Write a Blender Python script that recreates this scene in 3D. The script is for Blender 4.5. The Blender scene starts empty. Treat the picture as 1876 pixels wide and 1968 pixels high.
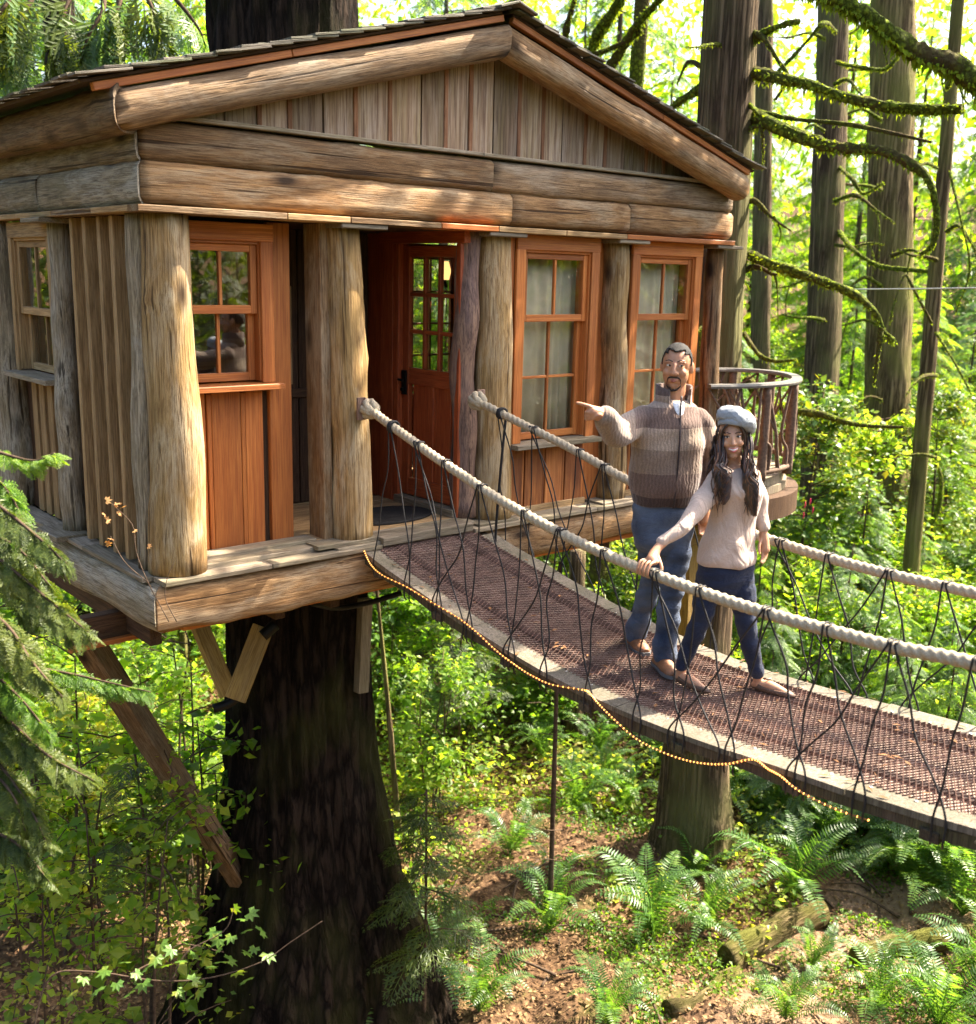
import bpy, bmesh, math, random
import numpy as np
from mathutils import Vector, Matrix, Quaternion
random.seed(7); RNG = np.random.default_rng(7)
S = bpy.context.scene
C = S.collection
rad = math.radians

# ------------------------------------------------------------------ camera, sky, sun, exposure
FPX, YAW, PITCH, ROLL = 2058.0, 0.716, 0.218, 0.024      # focal length in 1876 px frame widths, angles
CAM = Vector((-2.584, -5.994, 1.870))
_f = Vector((math.sin(YAW)*math.cos(PITCH), math.cos(YAW)*math.cos(PITCH), -math.sin(PITCH)))
_r = Vector((math.cos(YAW), -math.sin(YAW), 0)); _u = _r.cross(_f)
_r, _u = (math.cos(ROLL)*_r + math.sin(ROLL)*_u), (-math.sin(ROLL)*_r + math.cos(ROLL)*_u)
cam_d = bpy.data.cameras.new('camera'); cam = bpy.data.objects.new('camera', cam_d); C.objects.link(cam)
cam.matrix_world = Matrix(((_r.x, _u.x, -_f.x, CAM.x), (_r.y, _u.y, -_f.y, CAM.y), (_r.z, _u.z, -_f.z, CAM.z), (0, 0, 0, 1)))
cam_d.sensor_fit = 'HORIZONTAL'; cam_d.sensor_width = 36; cam_d.lens = FPX/1876*36
cam_d.clip_start = .05; cam_d.clip_end = 600
cam_d.dof.use_dof = True; cam_d.dof.focus_distance = 7.3; cam_d.dof.aperture_fstop = 2.4
S.camera = cam

SUN_AZ, SUN_EL = rad(105), rad(50)                        # azimuth from +Y towards +X
sun_dir = Vector((math.sin(SUN_AZ)*math.cos(SUN_EL), math.cos(SUN_AZ)*math.cos(SUN_EL), math.sin(SUN_EL)))
W = bpy.data.worlds.new('World'); S.world = W; W.use_nodes = True
nt = W.node_tree; bg = nt.nodes['Background']
sky = nt.nodes.new('ShaderNodeTexSky'); sky.sky_type = 'NISHITA'; sky.sun_disc = False
sky.sun_elevation = SUN_EL; sky.sun_rotation = SUN_AZ; sky.dust_density = 5.0; sky.air_density = 1.0; sky.ozone_density = .6
nt.links.new(sky.outputs[0], bg.inputs[0]); bg.inputs[1].default_value = .11
sun_d = bpy.data.lights.new('sun', 'SUN'); sun_d.energy = 5.0; sun_d.angle = rad(.55); sun_d.color = (1, .89, .72)
sun = bpy.data.objects.new('sun', sun_d); C.objects.link(sun)
sun.rotation_mode = 'QUATERNION'; sun.rotation_quaternion = sun_dir.to_track_quat('Z', 'Y')
vs = S.view_settings; vs.view_transform = 'Standard'; vs.look = 'None'; vs.exposure = 2.5; vs.gamma = 1; vs.use_curve_mapping = False
S.cycles.use_denoising = True
S.cycles.max_bounces = 8; S.cycles.transparent_max_bounces = 12; S.cycles.diffuse_bounces = 4; S.cycles.glossy_bounces = 3
S.cycles.transmission_bounces = 4; S.cycles.sample_clamp_indirect = 6
S.cycles.caustics_reflective = False; S.cycles.caustics_refractive = False

def at(px, py, dist):
    """point of the place seen at (px, py) of the photograph, dist metres from the viewpoint, used for measuring only"""
    d = _f + _r*((px-938)/FPX) - _u*((py-984)/FPX)
    return CAM + d.normalized()*dist

# ------------------------------------------------------------------ helpers
def tag(o, label=None, cat=None, group=None, kind=None):
    if label: o['label'] = label
    if cat: o['category'] = cat
    if group: o['group'] = group
    if kind: o['kind'] = kind
    return o
def empty(name, loc=(0, 0, 0)):
    o = bpy.data.objects.new(name, None); o.empty_display_size = .1; C.objects.link(o); o.location = loc
    return o
def mesh(name, V, F, mat=None, smooth=True, mi=None):
    me = bpy.data.meshes.new(name)
    V = np.asarray(V, np.float32).reshape(-1, 3)
    if isinstance(F, np.ndarray):
        k = F.shape[1]; n = len(F)
        me.vertices.add(len(V)); me.vertices.foreach_set('co', V.ravel())
        me.loops.add(n*k); me.loops.foreach_set('vertex_index', F.astype(np.int32).ravel())
        me.polygons.add(n); me.polygons.foreach_set('loop_start', np.arange(0, n*k, k, dtype=np.int32))
        me.polygons.foreach_set('loop_total', np.full(n, k, np.int32))
        me.update(calc_edges=True)
    else:
        me.from_pydata([tuple(map(float, v)) for v in V], [], F)
    for m in (mat if isinstance(mat, (list, tuple)) else [mat] if mat else []): me.materials.append(m)
    if mi is not None: me.polygons.foreach_set('material_index', np.asarray(mi, np.int32))
    me.polygons.foreach_set('use_smooth', np.full(len(me.polygons), smooth, bool))
    me.validate(); me.update()
    return me
def link(name, me, parent=None, M=None):
    o = bpy.data.objects.new(name, me); C.objects.link(o)
    if parent: o.parent = parent
    if M is not None: o.matrix_local = M if not parent else (world(parent).inverted() @ M)
    return o
def world(o):
    M = o.matrix_basis.copy()
    while o.parent: o = o.parent; M = o.matrix_basis @ M
    return M
def V3(v): return Vector(v)
def frame(a, b, side=None):
    z = (V3(b)-V3(a)); L = z.length; z.normalize()
    s = V3(side) if side is not None else (Vector((0, 0, 1)) if abs(z.z) < .9 else Vector((1, 0, 0)))
    x = (s - z*s.dot(z)).normalized(); y = z.cross(x)
    M = Matrix(((x.x, y.x, z.x, 0), (x.y, y.y, z.y, 0), (x.z, y.z, z.z, 0), (0, 0, 0, 1)))
    M.translation = (V3(a)+V3(b))/2
    return M, L
def prism(sec, zs, scl=None):
    """rings of section sec at heights zs -> verts, faces"""
    V = []; F = []; n = len(sec)
    for k, z in enumerate(zs):
        s = scl[k] if scl is not None else 1
        V += [(p[0]*s, p[1]*s, z) for p in sec]
    for k in range(len(zs)-1):
        for i in range(n):
            j = (i+1) % n
            F.append((k*n+i, k*n+j, (k+1)*n+j, (k+1)*n+i))
    F.append(tuple(range(n-1, -1, -1))); F.append(tuple((len(zs)-1)*n+i for i in range(n)))
    return V, F
def beam(name, a, b, w, d, mat, parent=None, side=None, bev=.004, label=None):
    """board from a to b: w across (along side), d thick"""
    M, L = frame(a, b, side)
    x, y, c = w/2, d/2, min(bev, w/4, d/4)
    sec = [(x-c, -y), (x, -y+c), (x, y-c), (x-c, y), (-x+c, y), (-x, y-c), (-x, -y+c), (-x+c, -y)]
    V, F = prism(sec, [-L/2, -L/2+c, L/2-c, L/2], [1-c/max(x, y), 1, 1, 1-c/max(x, y)])
    o = link(name, mesh(name, V, F, mat, smooth=False), parent, M)
    if label: o['label'] = label
    return o
def miter(o, keep):
    """cut a log end on a plane by sliding its vertices back along the log"""
    co, no = keep; M = world(o); Mi = M.inverted(); bm = bmesh.new(); bm.from_mesh(o.data)
    r = bmesh.ops.bisect_plane(bm, geom=bm.verts[:]+bm.edges[:]+bm.faces[:], plane_co=Mi @ Vector(co), plane_no=(M.to_3x3().transposed() @ Vector(no)).normalized(), clear_outer=True)
    ed = [e for e in r['geom_cut'] if isinstance(e, bmesh.types.BMEdge)]
    for f in bmesh.ops.edgeloop_fill(bm, edges=ed)['faces']: f.smooth = False
    bm.to_mesh(o.data); bm.free(); o.data.update(); return o
cut_x = ((.0012, -.0012, 0), (-1, 1, 0)); cut_y = ((-.0012, .0012, 0), (1, -1, 0))     # keep x > y, keep y > x
def smooth_noise(n, seed, k=5):
    r = np.random.default_rng(seed); x = np.linspace(0, 1, n)
    return sum(r.normal()/(i+1)*np.sin(2*math.pi*(i+1)*x*r.uniform(.5, 1.2)+r.uniform(0, 6.28)) for i in range(k))
def log(name, a, b, r0, r1, mat, parent=None, seed=0, flat=None, n=16, knots=5, wob=.02, sq=(1, 1), label=None, hew=2.0):
    """a peeled log from a to b with wobble, knots; flat: cuts one face off (unit dir, offset)"""
    M, L = frame(a, b); ns = max(6, int(L/.09)); r = np.random.default_rng(seed)
    z = np.linspace(-L/2, L/2, ns); t = np.linspace(0, 1, ns)
    rr = (r0+(r1-r0)*t)*(1+.016*smooth_noise(ns, seed+1))
    ox, oy = wob*smooth_noise(ns, seed+2)*.5, wob*smooth_noise(ns, seed+3)*.5
    th = np.linspace(0, 2*math.pi, n, endpoint=False)
    lob = 1+.03*np.sin(2*th+seed)+.025*np.sin(3*th+seed*2.1)
    R = rr[:, None]*lob[None]*((np.abs(np.cos(th))**hew+np.abs(np.sin(th))**hew)**(-1/hew))[None]
    for _ in range(knots):
        kz, kt, ks = r.uniform(.05, .95), r.uniform(0, 6.28), r.uniform(.04, .11)
        dz = (t[:, None]-kz)*L/.07; dt = np.angle(np.exp(1j*(th[None]-kt)))/.35
        R += r0*ks*np.exp(-(dz**2+dt**2))
    X = R*np.cos(th)[None]*sq[0]+ox[:, None]; Y = R*np.sin(th)[None]*sq[1]+oy[:, None]
    Z = np.repeat(z[:, None], n, 1)
    if flat: # world direction and offset of a sawn face
        for d, off in flat:
            dl = M.to_3x3().inverted() @ V3(d); q = X*dl.x+Y*dl.y
            ex = np.maximum(q-off, 0); X -= ex*dl.x; Y -= ex*dl.y
    V = np.stack([X, Y, Z], -1).reshape(-1, 3); F = []
    for k in range(ns-1):
        for i in range(n):
            j = (i+1) % n; F.append((k*n+i, k*n+j, (k+1)*n+j, (k+1)*n+i))
    F.append(tuple(range(n-1, -1, -1))); F.append(tuple((ns-1)*n+i for i in range(n)))
    o = link(name, mesh(name, V, F, mat), parent, M)
    o.data.polygons[-1].use_smooth = False; o.data.polygons[-2].use_smooth = False
    if label: o['label'] = label
    return o
def catmull(pts, n):
    P = np.array(pts, float); m = len(P)
    if m == 2: return P[0]+(P[1]-P[0])*np.linspace(0, 1, n)[:, None]
    P2 = np.vstack([2*P[0]-P[1], P, 2*P[-1]-P[-2]])
    u = np.linspace(0, m-1-1e-6, n); i = u.astype(int); t = (u-i)[:, None]
    a, b, c, d = P2[i], P2[i+1], P2[i+2], P2[i+3]
    return .5*((2*b)+(c-a)*t+(2*a-5*b+4*c-d)*t**2+(3*b-a-3*c+d)*t**3)
def frames(P):
    T = np.gradient(P, axis=0); T /= np.linalg.norm(T, axis=1)[:, None]+1e-12
    N = np.zeros_like(P); v = np.cross(T[0], (0, 0, 1.))
    if np.linalg.norm(v) < .1: v = np.cross(T[0], (1., 0, 0))
    for i in range(len(P)):
        v = v-T[i]*(v@T[i]); v /= np.linalg.norm(v)+1e-12; N[i] = v
    return T, N, np.cross(T, N)
def tube_arrays(pts, radii, n=8, ns=None, prof=None, jit=0, seed=0):
    P = catmull(pts, ns or max(6, len(pts)*4)); m = len(P)
    R = np.interp(np.linspace(0, 1, m), np.linspace(0, 1, len(np.atleast_1d(radii))), np.atleast_1d(radii))
    T, N, B = frames(P); th = np.linspace(0, 2*math.pi, n, endpoint=False)
    q = np.ones((m, n))
    if jit: q += np.random.default_rng(seed).normal(0, jit, (m, n))
    if prof is not None: q *= prof(th, np.arange(m))
    V = P[:, None]+R[:, None, None]*q[..., None]*(np.cos(th)[None, :, None]*N[:, None]+np.sin(th)[None, :, None]*B[:, None])
    k = np.arange(m-1)[:, None]*n; i = np.arange(n)[None]; j = (i+1) % n
    F = np.stack([k+i, k+j, k+n+j, k+n+i], -1).reshape(-1, 4)
    V = np.vstack([V.reshape(-1, 3), P[0], P[-1]])
    c0, c1 = m*n, m*n+1; i = np.arange(n); j = (i+1) % n
    F = np.vstack([F, np.stack([np.full(n, c0), np.full(n, c0), j, i], -1)[:, [0, 2, 3, 3]], np.stack([np.full(n, c1), (m-1)*n+i, (m-1)*n+j, (m-1)*n+j], -1)])
    return V, F
def clean(F):
    return [tuple(dict.fromkeys(f)) for f in F.tolist()]
def tube(name, pts, radii, mat, parent=None, n=8, ns=None, origin=None, **k):
    V, F = tube_arrays(pts, radii, n, ns, **k)
    o0 = np.array(origin if origin is not None else pts[0], float)
    return link(name, mesh(name, V-o0, clean(F), mat), parent, Matrix.Translation(o0))
class Bag:
    """collects geometry for ONE mesh"""
    def __init__(s): s.V = []; s.F = []; s.n = 0; s.m = []
    def add(s, V, F, m=0):
        V = np.asarray(V, float); F = F if isinstance(F, list) else F.tolist()
        s.V.append(V); s.F += [tuple(dict.fromkeys(i+s.n for i in f)) for f in F]; s.n += len(V); s.m += [m]*len(F)
        return s
    def box(s, lo, hi, m=0):
        (a, b, c), (d, e, f) = lo, hi
        V = [(a, b, c), (d, b, c), (d, e, c), (a, e, c), (a, b, f), (d, b, f), (d, e, f), (a, e, f)]
        return s.add(V, [(0, 3, 2, 1), (4, 5, 6, 7), (0, 1, 5, 4), (1, 2, 6, 5), (2, 3, 7, 6), (3, 0, 4, 7)], m)
    def tube(s, pts, r, n=6, ns=None, m=0, **k):
        V, F = tube_arrays(pts, r, n, ns, **k); return s.add(V, F, m)
    def build(s, name, mat, parent=None, origin=(0, 0, 0), smooth=True):
        V = np.vstack(s.V)-np.array(origin, float)
        return link(name, mesh(name, V, s.F, mat, smooth, s.m), parent, Matrix.Translation(V3(origin)))

# ------------------------------------------------------------------ materials
def newmat(name):
    m = bpy.data.materials.new(name); m.use_nodes = True; n = m.node_tree; n.nodes.clear()
    out = n.nodes.new('ShaderNodeOutputMaterial'); return m, n, out
def nd(n, t, **k):
    x = n.nodes.new('ShaderNode'+t)
    for a, b in k.items():
        if a == 'ins':
            for i, v in b.items(): x.inputs[i].default_value = v
        else: setattr(x, a, b)
    return x
def ramp(n, stops, src=None, interp='LINEAR'):
    x = nd(n, 'ValToRGB'); r = x.color_ramp; r.interpolation = interp
    while len(r.elements) < len(stops): r.elements.new(.5)
    for e, (p, c) in zip(r.elements, stops):
        e.position = p; e.color = (*c, 1) if len(c) == 3 else c
    if src: n.links.new(src, x.inputs[0])
    return x
def mixc(n, fac, a, b, mode='MIX'):
    x = nd(n, 'Mix', data_type='RGBA', blend_type=mode)
    for i, v in ((0, fac), (6, a), (7, b)):
        if hasattr(v, 'is_output'): n.links.new(v, x.inputs[i])
        else: x.inputs[i].default_value = (*v, 1) if isinstance(v, tuple) and len(v) == 3 else v
    return x.outputs[2]
def g(c): return (c, c, c)
def coords(n, scale, rot=True, kind='Object'):
    tc = nd(n, 'TexCoord'); mp = nd(n, 'Mapping'); mp.inputs['Scale'].default_value = scale
    if rot:
        oi = nd(n, 'ObjectInfo'); mu = nd(n, 'Math', operation='MULTIPLY', ins={1: 37.0}); n.links.new(oi.outputs['Random'], mu.inputs[0])
        ad = nd(n, 'VectorMath', operation='ADD'); n.links.new(tc.outputs[kind], ad.inputs[0]); n.links.new(mu.outputs[0], ad.inputs[1])
        n.links.new(ad.outputs[0], mp.inputs[0])
    else: n.links.new(tc.outputs[kind], mp.inputs[0])
    return mp.outputs[0]
def wood(name, dark, mid, light, rough=.75, grain=(52, 52, 3.6), stain=None, stain_amt=.5, knots=True, bump=.55, var=.35, spec=.25, silver=None):
    m, n, out = newmat(name); L = n.links
    g1 = nd(n, 'TexNoise', ins={'Scale': 1.0, 'Detail': 7.0, 'Roughness': .62, 'Distortion': .35}); L.new(coords(n, grain), g1.inputs['Vector'])
    c = ramp(n, [(.28, dark), (.47, mid), (.68, light)], g1.outputs[0]).outputs[0]
    big = nd(n, 'TexNoise', ins={'Scale': 1.0, 'Detail': 4.0, 'Roughness': .6}); L.new(coords(n, (4, 4, 1.1)), big.inputs['Vector'])
    if stain:
        f = ramp(n, [(.42, g(0)), (.66, g(stain_amt))], big.outputs[0]).outputs[0]
        c = mixc(n, f, c, stain)
    if silver:
        sv = nd(n, 'TexNoise', ins={'Scale': 1.0, 'Detail': 6.0, 'Roughness': .7, 'Distortion': .8}); L.new(coords(n, (6, 6, 1.5)), sv.inputs['Vector'])
        c = mixc(n, ramp(n, [(.46, g(0)), (.64, g(.7))], sv.outputs[0]).outputs[0], c, silver)
    fine = nd(n, 'TexNoise', ins={'Scale': 1.0, 'Detail': 4.0, 'Roughness': .7}); L.new(coords(n, (grain[0]*3.2, grain[1]*3.2, grain[2]*1.6)), fine.inputs['Vector'])
    c = mixc(n, ramp(n, [(.38, g(.8)), (.53, g(0))], fine.outputs[0]).outputs[0], c, tuple(x*.8 for x in dark))
    ha = nd(n, 'Math', operation='MULTIPLY_ADD', ins={1: .6}); L.new(fine.outputs[0], ha.inputs[0]); L.new(g1.outputs[0], ha.inputs[2]); hgt = ha.outputs[0]
    if knots:
        vo = nd(n, 'TexVoronoi', ins={'Scale': 1.0}); L.new(coords(n, (5.2, 5.2, 2.1)), vo.inputs['Vector'])
        k = ramp(n, [(.10, g(1)), (.19, g(.5)), (.30, g(0))], vo.outputs['Distance']).outputs[0]
        sel = nd(n, 'Math', operation='GREATER_THAN', ins={1: .62}); sp = nd(n, 'SeparateColor'); L.new(vo.outputs['Color'], sp.inputs[0]); L.new(sp.outputs[0], sel.inputs[0])
        kk = nd(n, 'Math', operation='MULTIPLY'); L.new(k, kk.inputs[0]); L.new(sel.outputs[0], kk.inputs[1])
        c = mixc(n, kk.outputs[0], c, tuple(x*.22 for x in dark))
        # drying cracks along the grain
        cr = nd(n, 'TexNoise', ins={'Scale': 1.0, 'Detail': 3.0}); L.new(coords(n, (26, 26, .55)), cr.inputs['Vector'])
        cf = ramp(n, [(.335, g(.9)), (.375, g(0))], cr.outputs[0]).outputs[0]
        c = mixc(n, cf, c, tuple(x*.35 for x in dark))
        bl = nd(n, 'TexNoise', ins={'Scale': 1.0, 'Detail': 5.0, 'Roughness': .7, 'Distortion': 1.2}); L.new(coords(n, (11, 11, 3.2)), bl.inputs['Vector'])
        c = mixc(n, ramp(n, [(.54, g(0)), (.70, g(.55))], bl.outputs[0]).outputs[0], c, tuple(x*.75 for x in dark))
        hb2 = nd(n, 'Math', operation='MULTIPLY_ADD', ins={1: -.9}); L.new(cf, hb2.inputs[0]); L.new(hgt, hb2.inputs[2]); hgt = hb2.outputs[0]
    oi = nd(n, 'ObjectInfo'); mr = nd(n, 'MapRange', ins={3: 1-var, 4: 1+var*.6}); L.new(oi.outputs['Random'], mr.inputs[0])
    hs = nd(n, 'HueSaturation'); L.new(c, hs.inputs['Color']); L.new(mr.outputs[0], hs.inputs['Value'])
    b = nd(n, 'BsdfPrincipled', ins={'Roughness': rough, 'Specular IOR Level': spec}); L.new(hs.outputs[0], b.inputs['Base Color'])
    bp = nd(n, 'Bump', ins={'Strength': bump, 'Distance': .012}); L.new(hgt, bp.inputs['Height']); L.new(bp.outputs[0], b.inputs['Normal'])
    L.new(b.outputs[0], out.inputs[0]); return m
def plain(name, col, rough=.6, metal=0, bump=0, scale=60, var=.25, spec=.3, coat=0):
    m, n, out = newmat(name); L = n.links
    no = nd(n, 'TexNoise', ins={'Scale': scale, 'Detail': 5.0}); L.new(coords(n, (1, 1, 1)), no.inputs['Vector'])
    c = ramp(n, [(.3, tuple(x*(1-var) for x in col)), (.7, tuple(min(1, x*(1+var)) for x in col))], no.outputs[0]).outputs[0]
    b = nd(n, 'BsdfPrincipled', ins={'Roughness': rough, 'Metallic': metal, 'Specular IOR Level': spec}); L.new(c, b.inputs['Base Color'])
    if bump:
        bp = nd(n, 'Bump', ins={'Strength': bump, 'Distance': .01}); L.new(no.outputs[0], bp.inputs['Height']); L.new(bp.outputs[0], b.inputs['Normal'])
    L.new(b.outputs[0], out.inputs[0]); return m
def leafmat(name, cols, trans=.5, tcol=None, rough=.45, spec=.35):
    """per-leaf colour from a ramp, part of the light passes through"""
    m, n, out = newmat(name); L = n.links
    ge = nd(n, 'NewGeometry'); oi = nd(n, 'ObjectInfo')
    big = nd(n, 'TexNoise', ins={'Scale': .55, 'Detail': 3.0}); L.new(nd(n, 'TexCoord').outputs['Object'], big.inputs['Vector'])
    a = nd(n, 'Math', operation='MULTIPLY_ADD', ins={1: .45, 2: 0}); L.new(ge.outputs['Random Per Island'], a.inputs[0])
    b2 = nd(n, 'Math', operation='MULTIPLY_ADD', ins={1: .8}); L.new(big.outputs[0], b2.inputs[0]); L.new(a.outputs[0], b2.inputs[2])
    c2 = nd(n, 'Math', operation='MULTIPLY_ADD', ins={1: .3, 2: -.28}); L.new(oi.outputs['Random'], c2.inputs[0])
    s = nd(n, 'Math', operation='ADD'); L.new(b2.outputs[0], s.inputs[0]); L.new(c2.outputs[0], s.inputs[1])
    k = len(cols); c = ramp(n, [(.1+.8*i/(k-1), x) for i, x in enumerate(cols)], s.outputs[0]).outputs[0]
    p = nd(n, 'BsdfPrincipled', ins={'Roughness': rough, 'Specular IOR Level': spec}); L.new(c, p.inputs['Base Color'])
    t = nd(n, 'BsdfTranslucent'); tc = mixc(n, 1.0, c, tuple(1.7*q for q in (tcol or (1.9, 1.75, .55))), 'MULTIPLY'); L.new(tc, t.inputs[0])
    mx = nd(n, 'MixShader', ins={0: trans}); L.new(p.outputs[0], mx.inputs[1]); L.new(t.outputs[0], mx.inputs[2])
    L.new(mx.outputs[0], out.inputs[0]); return m
def bark(name, dark, light, moss=None, moss_amt=0, scale=(9, 9, 1.3), bump=.9):
    m, n, out = newmat(name); L = n.links
    v = nd(n, 'TexVoronoi', feature='DISTANCE_TO_EDGE', ins={'Scale': 1.0}); vec = coords(n, scale)
    dn = nd(n, 'TexNoise', ins={'Scale': 2.5, 'Detail': 6.0, 'Roughness': .65}); L.new(vec, dn.inputs['Vector'])
    mv = nd(n, 'VectorMath', operation='ADD'); L.new(vec, mv.inputs[0]); L.new(dn.outputs[1], mv.inputs[1]); L.new(mv.outputs[0], v.inputs['Vector'])
    r1 = ramp(n, [(.0, g(0)), (.28, g(1))], v.outputs[0]).outputs[0]
    h = nd(n, 'Math', operation='MULTIPLY'); L.new(r1, h.inputs[0]); L.new(dn.outputs[0], h.inputs[1])
    c = ramp(n, [(.05, dark), (.5, light)], h.outputs[0]).outputs[0]
    if moss:
        mo = nd(n, 'TexNoise', ins={'Scale': 1.3, 'Detail': 5.0}); L.new(coords(n, (1, 1, .6)), mo.inputs['Vector'])
        f = ramp(n, [(.5-.25*moss_amt, g(0)), (.72-.25*moss_amt, g(1))], mo.outputs[0]).outputs[0]
        c = mixc(n, f, c, moss)
    b = nd(n, 'BsdfPrincipled', ins={'Roughness': .95, 'Specular IOR Level': .1}); L.new(c, b.inputs['Base Color'])
    bp = nd(n, 'Bump', ins={'Strength': bump, 'Distance': .05}); L.new(h.outputs[0], bp.inputs['Height']); L.new(bp.outputs[0], b.inputs['Normal'])
    L.new(b.outputs[0], out.inputs[0]); return m
def glassmat(name, tint=(.94, .93, .88), refl=.3, k=1.3):
    m, n, out = newmat(name); L = n.links
    tr = nd(n, 'BsdfTransparent', ins={0: (*tint, 1)}); gl = nd(n, 'BsdfGlossy', ins={0: (1, 1, 1, 1), 'Roughness': .015})
    fr = nd(n, 'Fresnel', ins={0: 1.52}); ge = nd(n, 'NewGeometry'); io = nd(n, 'MapRange', ins={3: 1.52, 4: 1/1.52}); L.new(ge.outputs['Backfacing'], io.inputs[0]); L.new(io.outputs[0], fr.inputs[0])   # both faces of the pane reflect alike
    ml = nd(n, 'Math', operation='MULTIPLY_ADD', ins={1: k, 2: refl}); L.new(fr.outputs[0], ml.inputs[0])
    mx = nd(n, 'MixShader'); L.new(ml.outputs[0], mx.inputs[0]); L.new(tr.outputs[0], mx.inputs[1]); L.new(gl.outputs[0], mx.inputs[2])
    L.new(mx.outputs[0], out.inputs[0]); return m
def emit(name, col, s):
    m, n, out = newmat(name); e = nd(n, 'Emission', ins={0: (*col, 1), 1: s}); n.links.new(e.outputs[0], out.inputs[0]); return m

M_LOG = wood('peeled_log', (.12, .058, .022), (.27, .145, .058), (.41, .24, .105), stain=(.15, .095, .05), stain_amt=.6, silver=(.40, .31, .20))
M_LOGD = wood('weathered_log', (.085, .048, .024), (.21, .125, .06), (.33, .215, .115), stain=(.10, .075, .05), stain_amt=.75, silver=(.27, .22, .16))
M_LOGG = wood('grey_log', (.10, .075, .048), (.25, .195, .125), (.41, .335, .23), stain=(.14, .12, .07), stain_amt=.7, silver=(.40, .37, .31))
M_POST = wood('pale_log', (.16, .085, .03), (.35, .21, .085), (.49, .325, .15), stain=(.25, .165, .055), stain_amt=.7, grain=(44, 44, 2.4), var=.18, silver=(.50, .41, .27))
M_PURP = wood('purple_brown_log', (.10, .06, .05), (.23, .14, .10), (.36, .22, .14), stain=(.16, .11, .12), stain_amt=.7, var=.1)
M_CED = wood('orange_cedar', (.31, .085, .018), (.50, .16, .034), (.60, .23, .058), rough=.55, stain=(.30, .078, .02), stain_amt=.55, knots=False, bump=.2, var=.3, spec=.35, grain=(60, 60, 1.8))
M_CEDB = wood('worn_cedar_board', (.24, .068, .022), (.44, .155, .042), (.54, .22, .07), rough=.65, stain=(.09, .03, .018), stain_amt=.85, knots=False, bump=.2, grain=(40, 40, 1.0))
M_RED = wood('red_stained_wood', (.22, .036, .012), (.36, .075, .022), (.44, .115, .036), rough=.4, knots=False, bump=.1, var=.15, spec=.45)
M_GAB = wood('gable_board', (.15, .082, .05), (.33, .215, .135), (.47, .35, .24), silver=(.40, .31, .235), stain=(.21, .155, .065), stain_amt=.75, grain=(26, 26, 1.3), bump=.2, knots=False, var=.38)
M_GABS = wood('reddish_strip', (.15, .065, .03), (.26, .115, .055), (.33, .17, .09), knots=False)
M_BATT = wood('warm_batten', (.20, .12, .055), (.36, .225, .10), (.46, .31, .16), knots=False, var=.3, bump=.15)
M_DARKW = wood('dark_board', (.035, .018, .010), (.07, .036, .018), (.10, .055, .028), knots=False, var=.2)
M_GREYB = wood('grey_deck_board', (.12, .092, .06), (.25, .20, .14), (.37, .305, .225), stain=(.18, .155, .08), stain_amt=.6, knots=False, bump=.25)
M_SHIN = wood('cedar_shingle', (.06, .05, .042), (.14, .115, .095), (.24, .21, .18), stain=(.07, .09, .03), stain_amt=.7, knots=False, var=.4)
M_BRACE = wood('yellowed_brace', (.22, .13, .04), (.42, .27, .08), (.52, .36, .14), stain=(.2, .13, .06), stain_amt=.6, knots=False)
M_GLASS = glassmat('window_glass', refl=.0, k=1.0); M_GLASSR = glassmat('mirroring_window_glass', refl=.07)
M_BLACK = plain('black_iron', (.015, .014, .013), .5, .6)
M_MOSS = leafmat('moss', [(.07, .11, .012), (.14, .20, .018), (.24, .29, .025)], .25, rough=.9, spec=.1)

# ------------------------------------------------------------------ the treehouse
H = tag(empty('treehouse', (2.6, 1.7, 0)), 'small log and cedar treehouse cabin with gabled shingle roof wrapped around the biggest trunk', 'treehouse')
X0, X1, YB, ZP = 0.0, 5.28, 3.5, 2.2
# posts
log('post', (.216, .165, .02), (.205, .15, 2.17), .182, .136, M_POST, H, 11, wob=.012, knots=9, n=22)
log('corner_post', (.09, .31, .02), (.085, .27, 2.17), .075, .068, M_LOGG, H, 12, wob=.012, knots=6)
log('post', (1.492, .15, .02), (1.435, .15, 2.17), .152, .117, M_POST, H, 13, wob=.014, knots=10, n=22)
log('post', (2.79, .15, .02), (2.755, .15, 2.17), .153, .13, M_POST, H, 14, wob=.012, knots=10, n=20)
log('post', (2.548, .19, .06), (2.517, .17, 2.17), .098, .084, M_PURP, H, 15, wob=.03, knots=7, label='purple brown post beside the door')
log('post', (4.15, .15, .02), (4.065, .15, 2.17), .138, .108, M_POST, H, 16, wob=.02, knots=9, n=20)
log('post', (5.42, .14, .02), (5.365, .14, 2.17), .09, .08, M_LOG, H, 17, wob=.02, knots=7)
log('post', (.08, 1.56, .02), (.08, 1.54, 2.17), .092, .078, M_LOGG, H, 18, wob=.035, knots=8, n=18)
log('post', (.06, 2.72, .02), (.05, 2.66, 2.17), .15, .13, M_LOGG, H, 19, wob=.04, knots=6)
beam('post_backing', (1.31, .25, .04), (1.29, .25, 2.17), .20, .07, M_LOG, H, side=(0, 1, 0))
beam('post_backing', (2.87, .12, .04), (2.87, .12, 2.17), .10, .05, M_CED, H, side=(0, 1, 0))
beam('post_backing', (4.11, .17, .04), (4.11, .17, 2.17), .10, .05, M_CED, H, side=(0, 1, 0))
for x, y in ((1.47, .06), (2.72, .06), (4.08, .06), (5.33, .06)):
    beam('post_cap', (x-.17, y, 2.155), (x+.19, y, 2.155), .22, .028, M_GREYB, H, side=(0, 1, 0))
    beam('post_foot', (x-.20, y+.05, .016), (x+.21, y+.05, .016), .27, .028, M_GREYB, H, side=(0, 1, 0))
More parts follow.
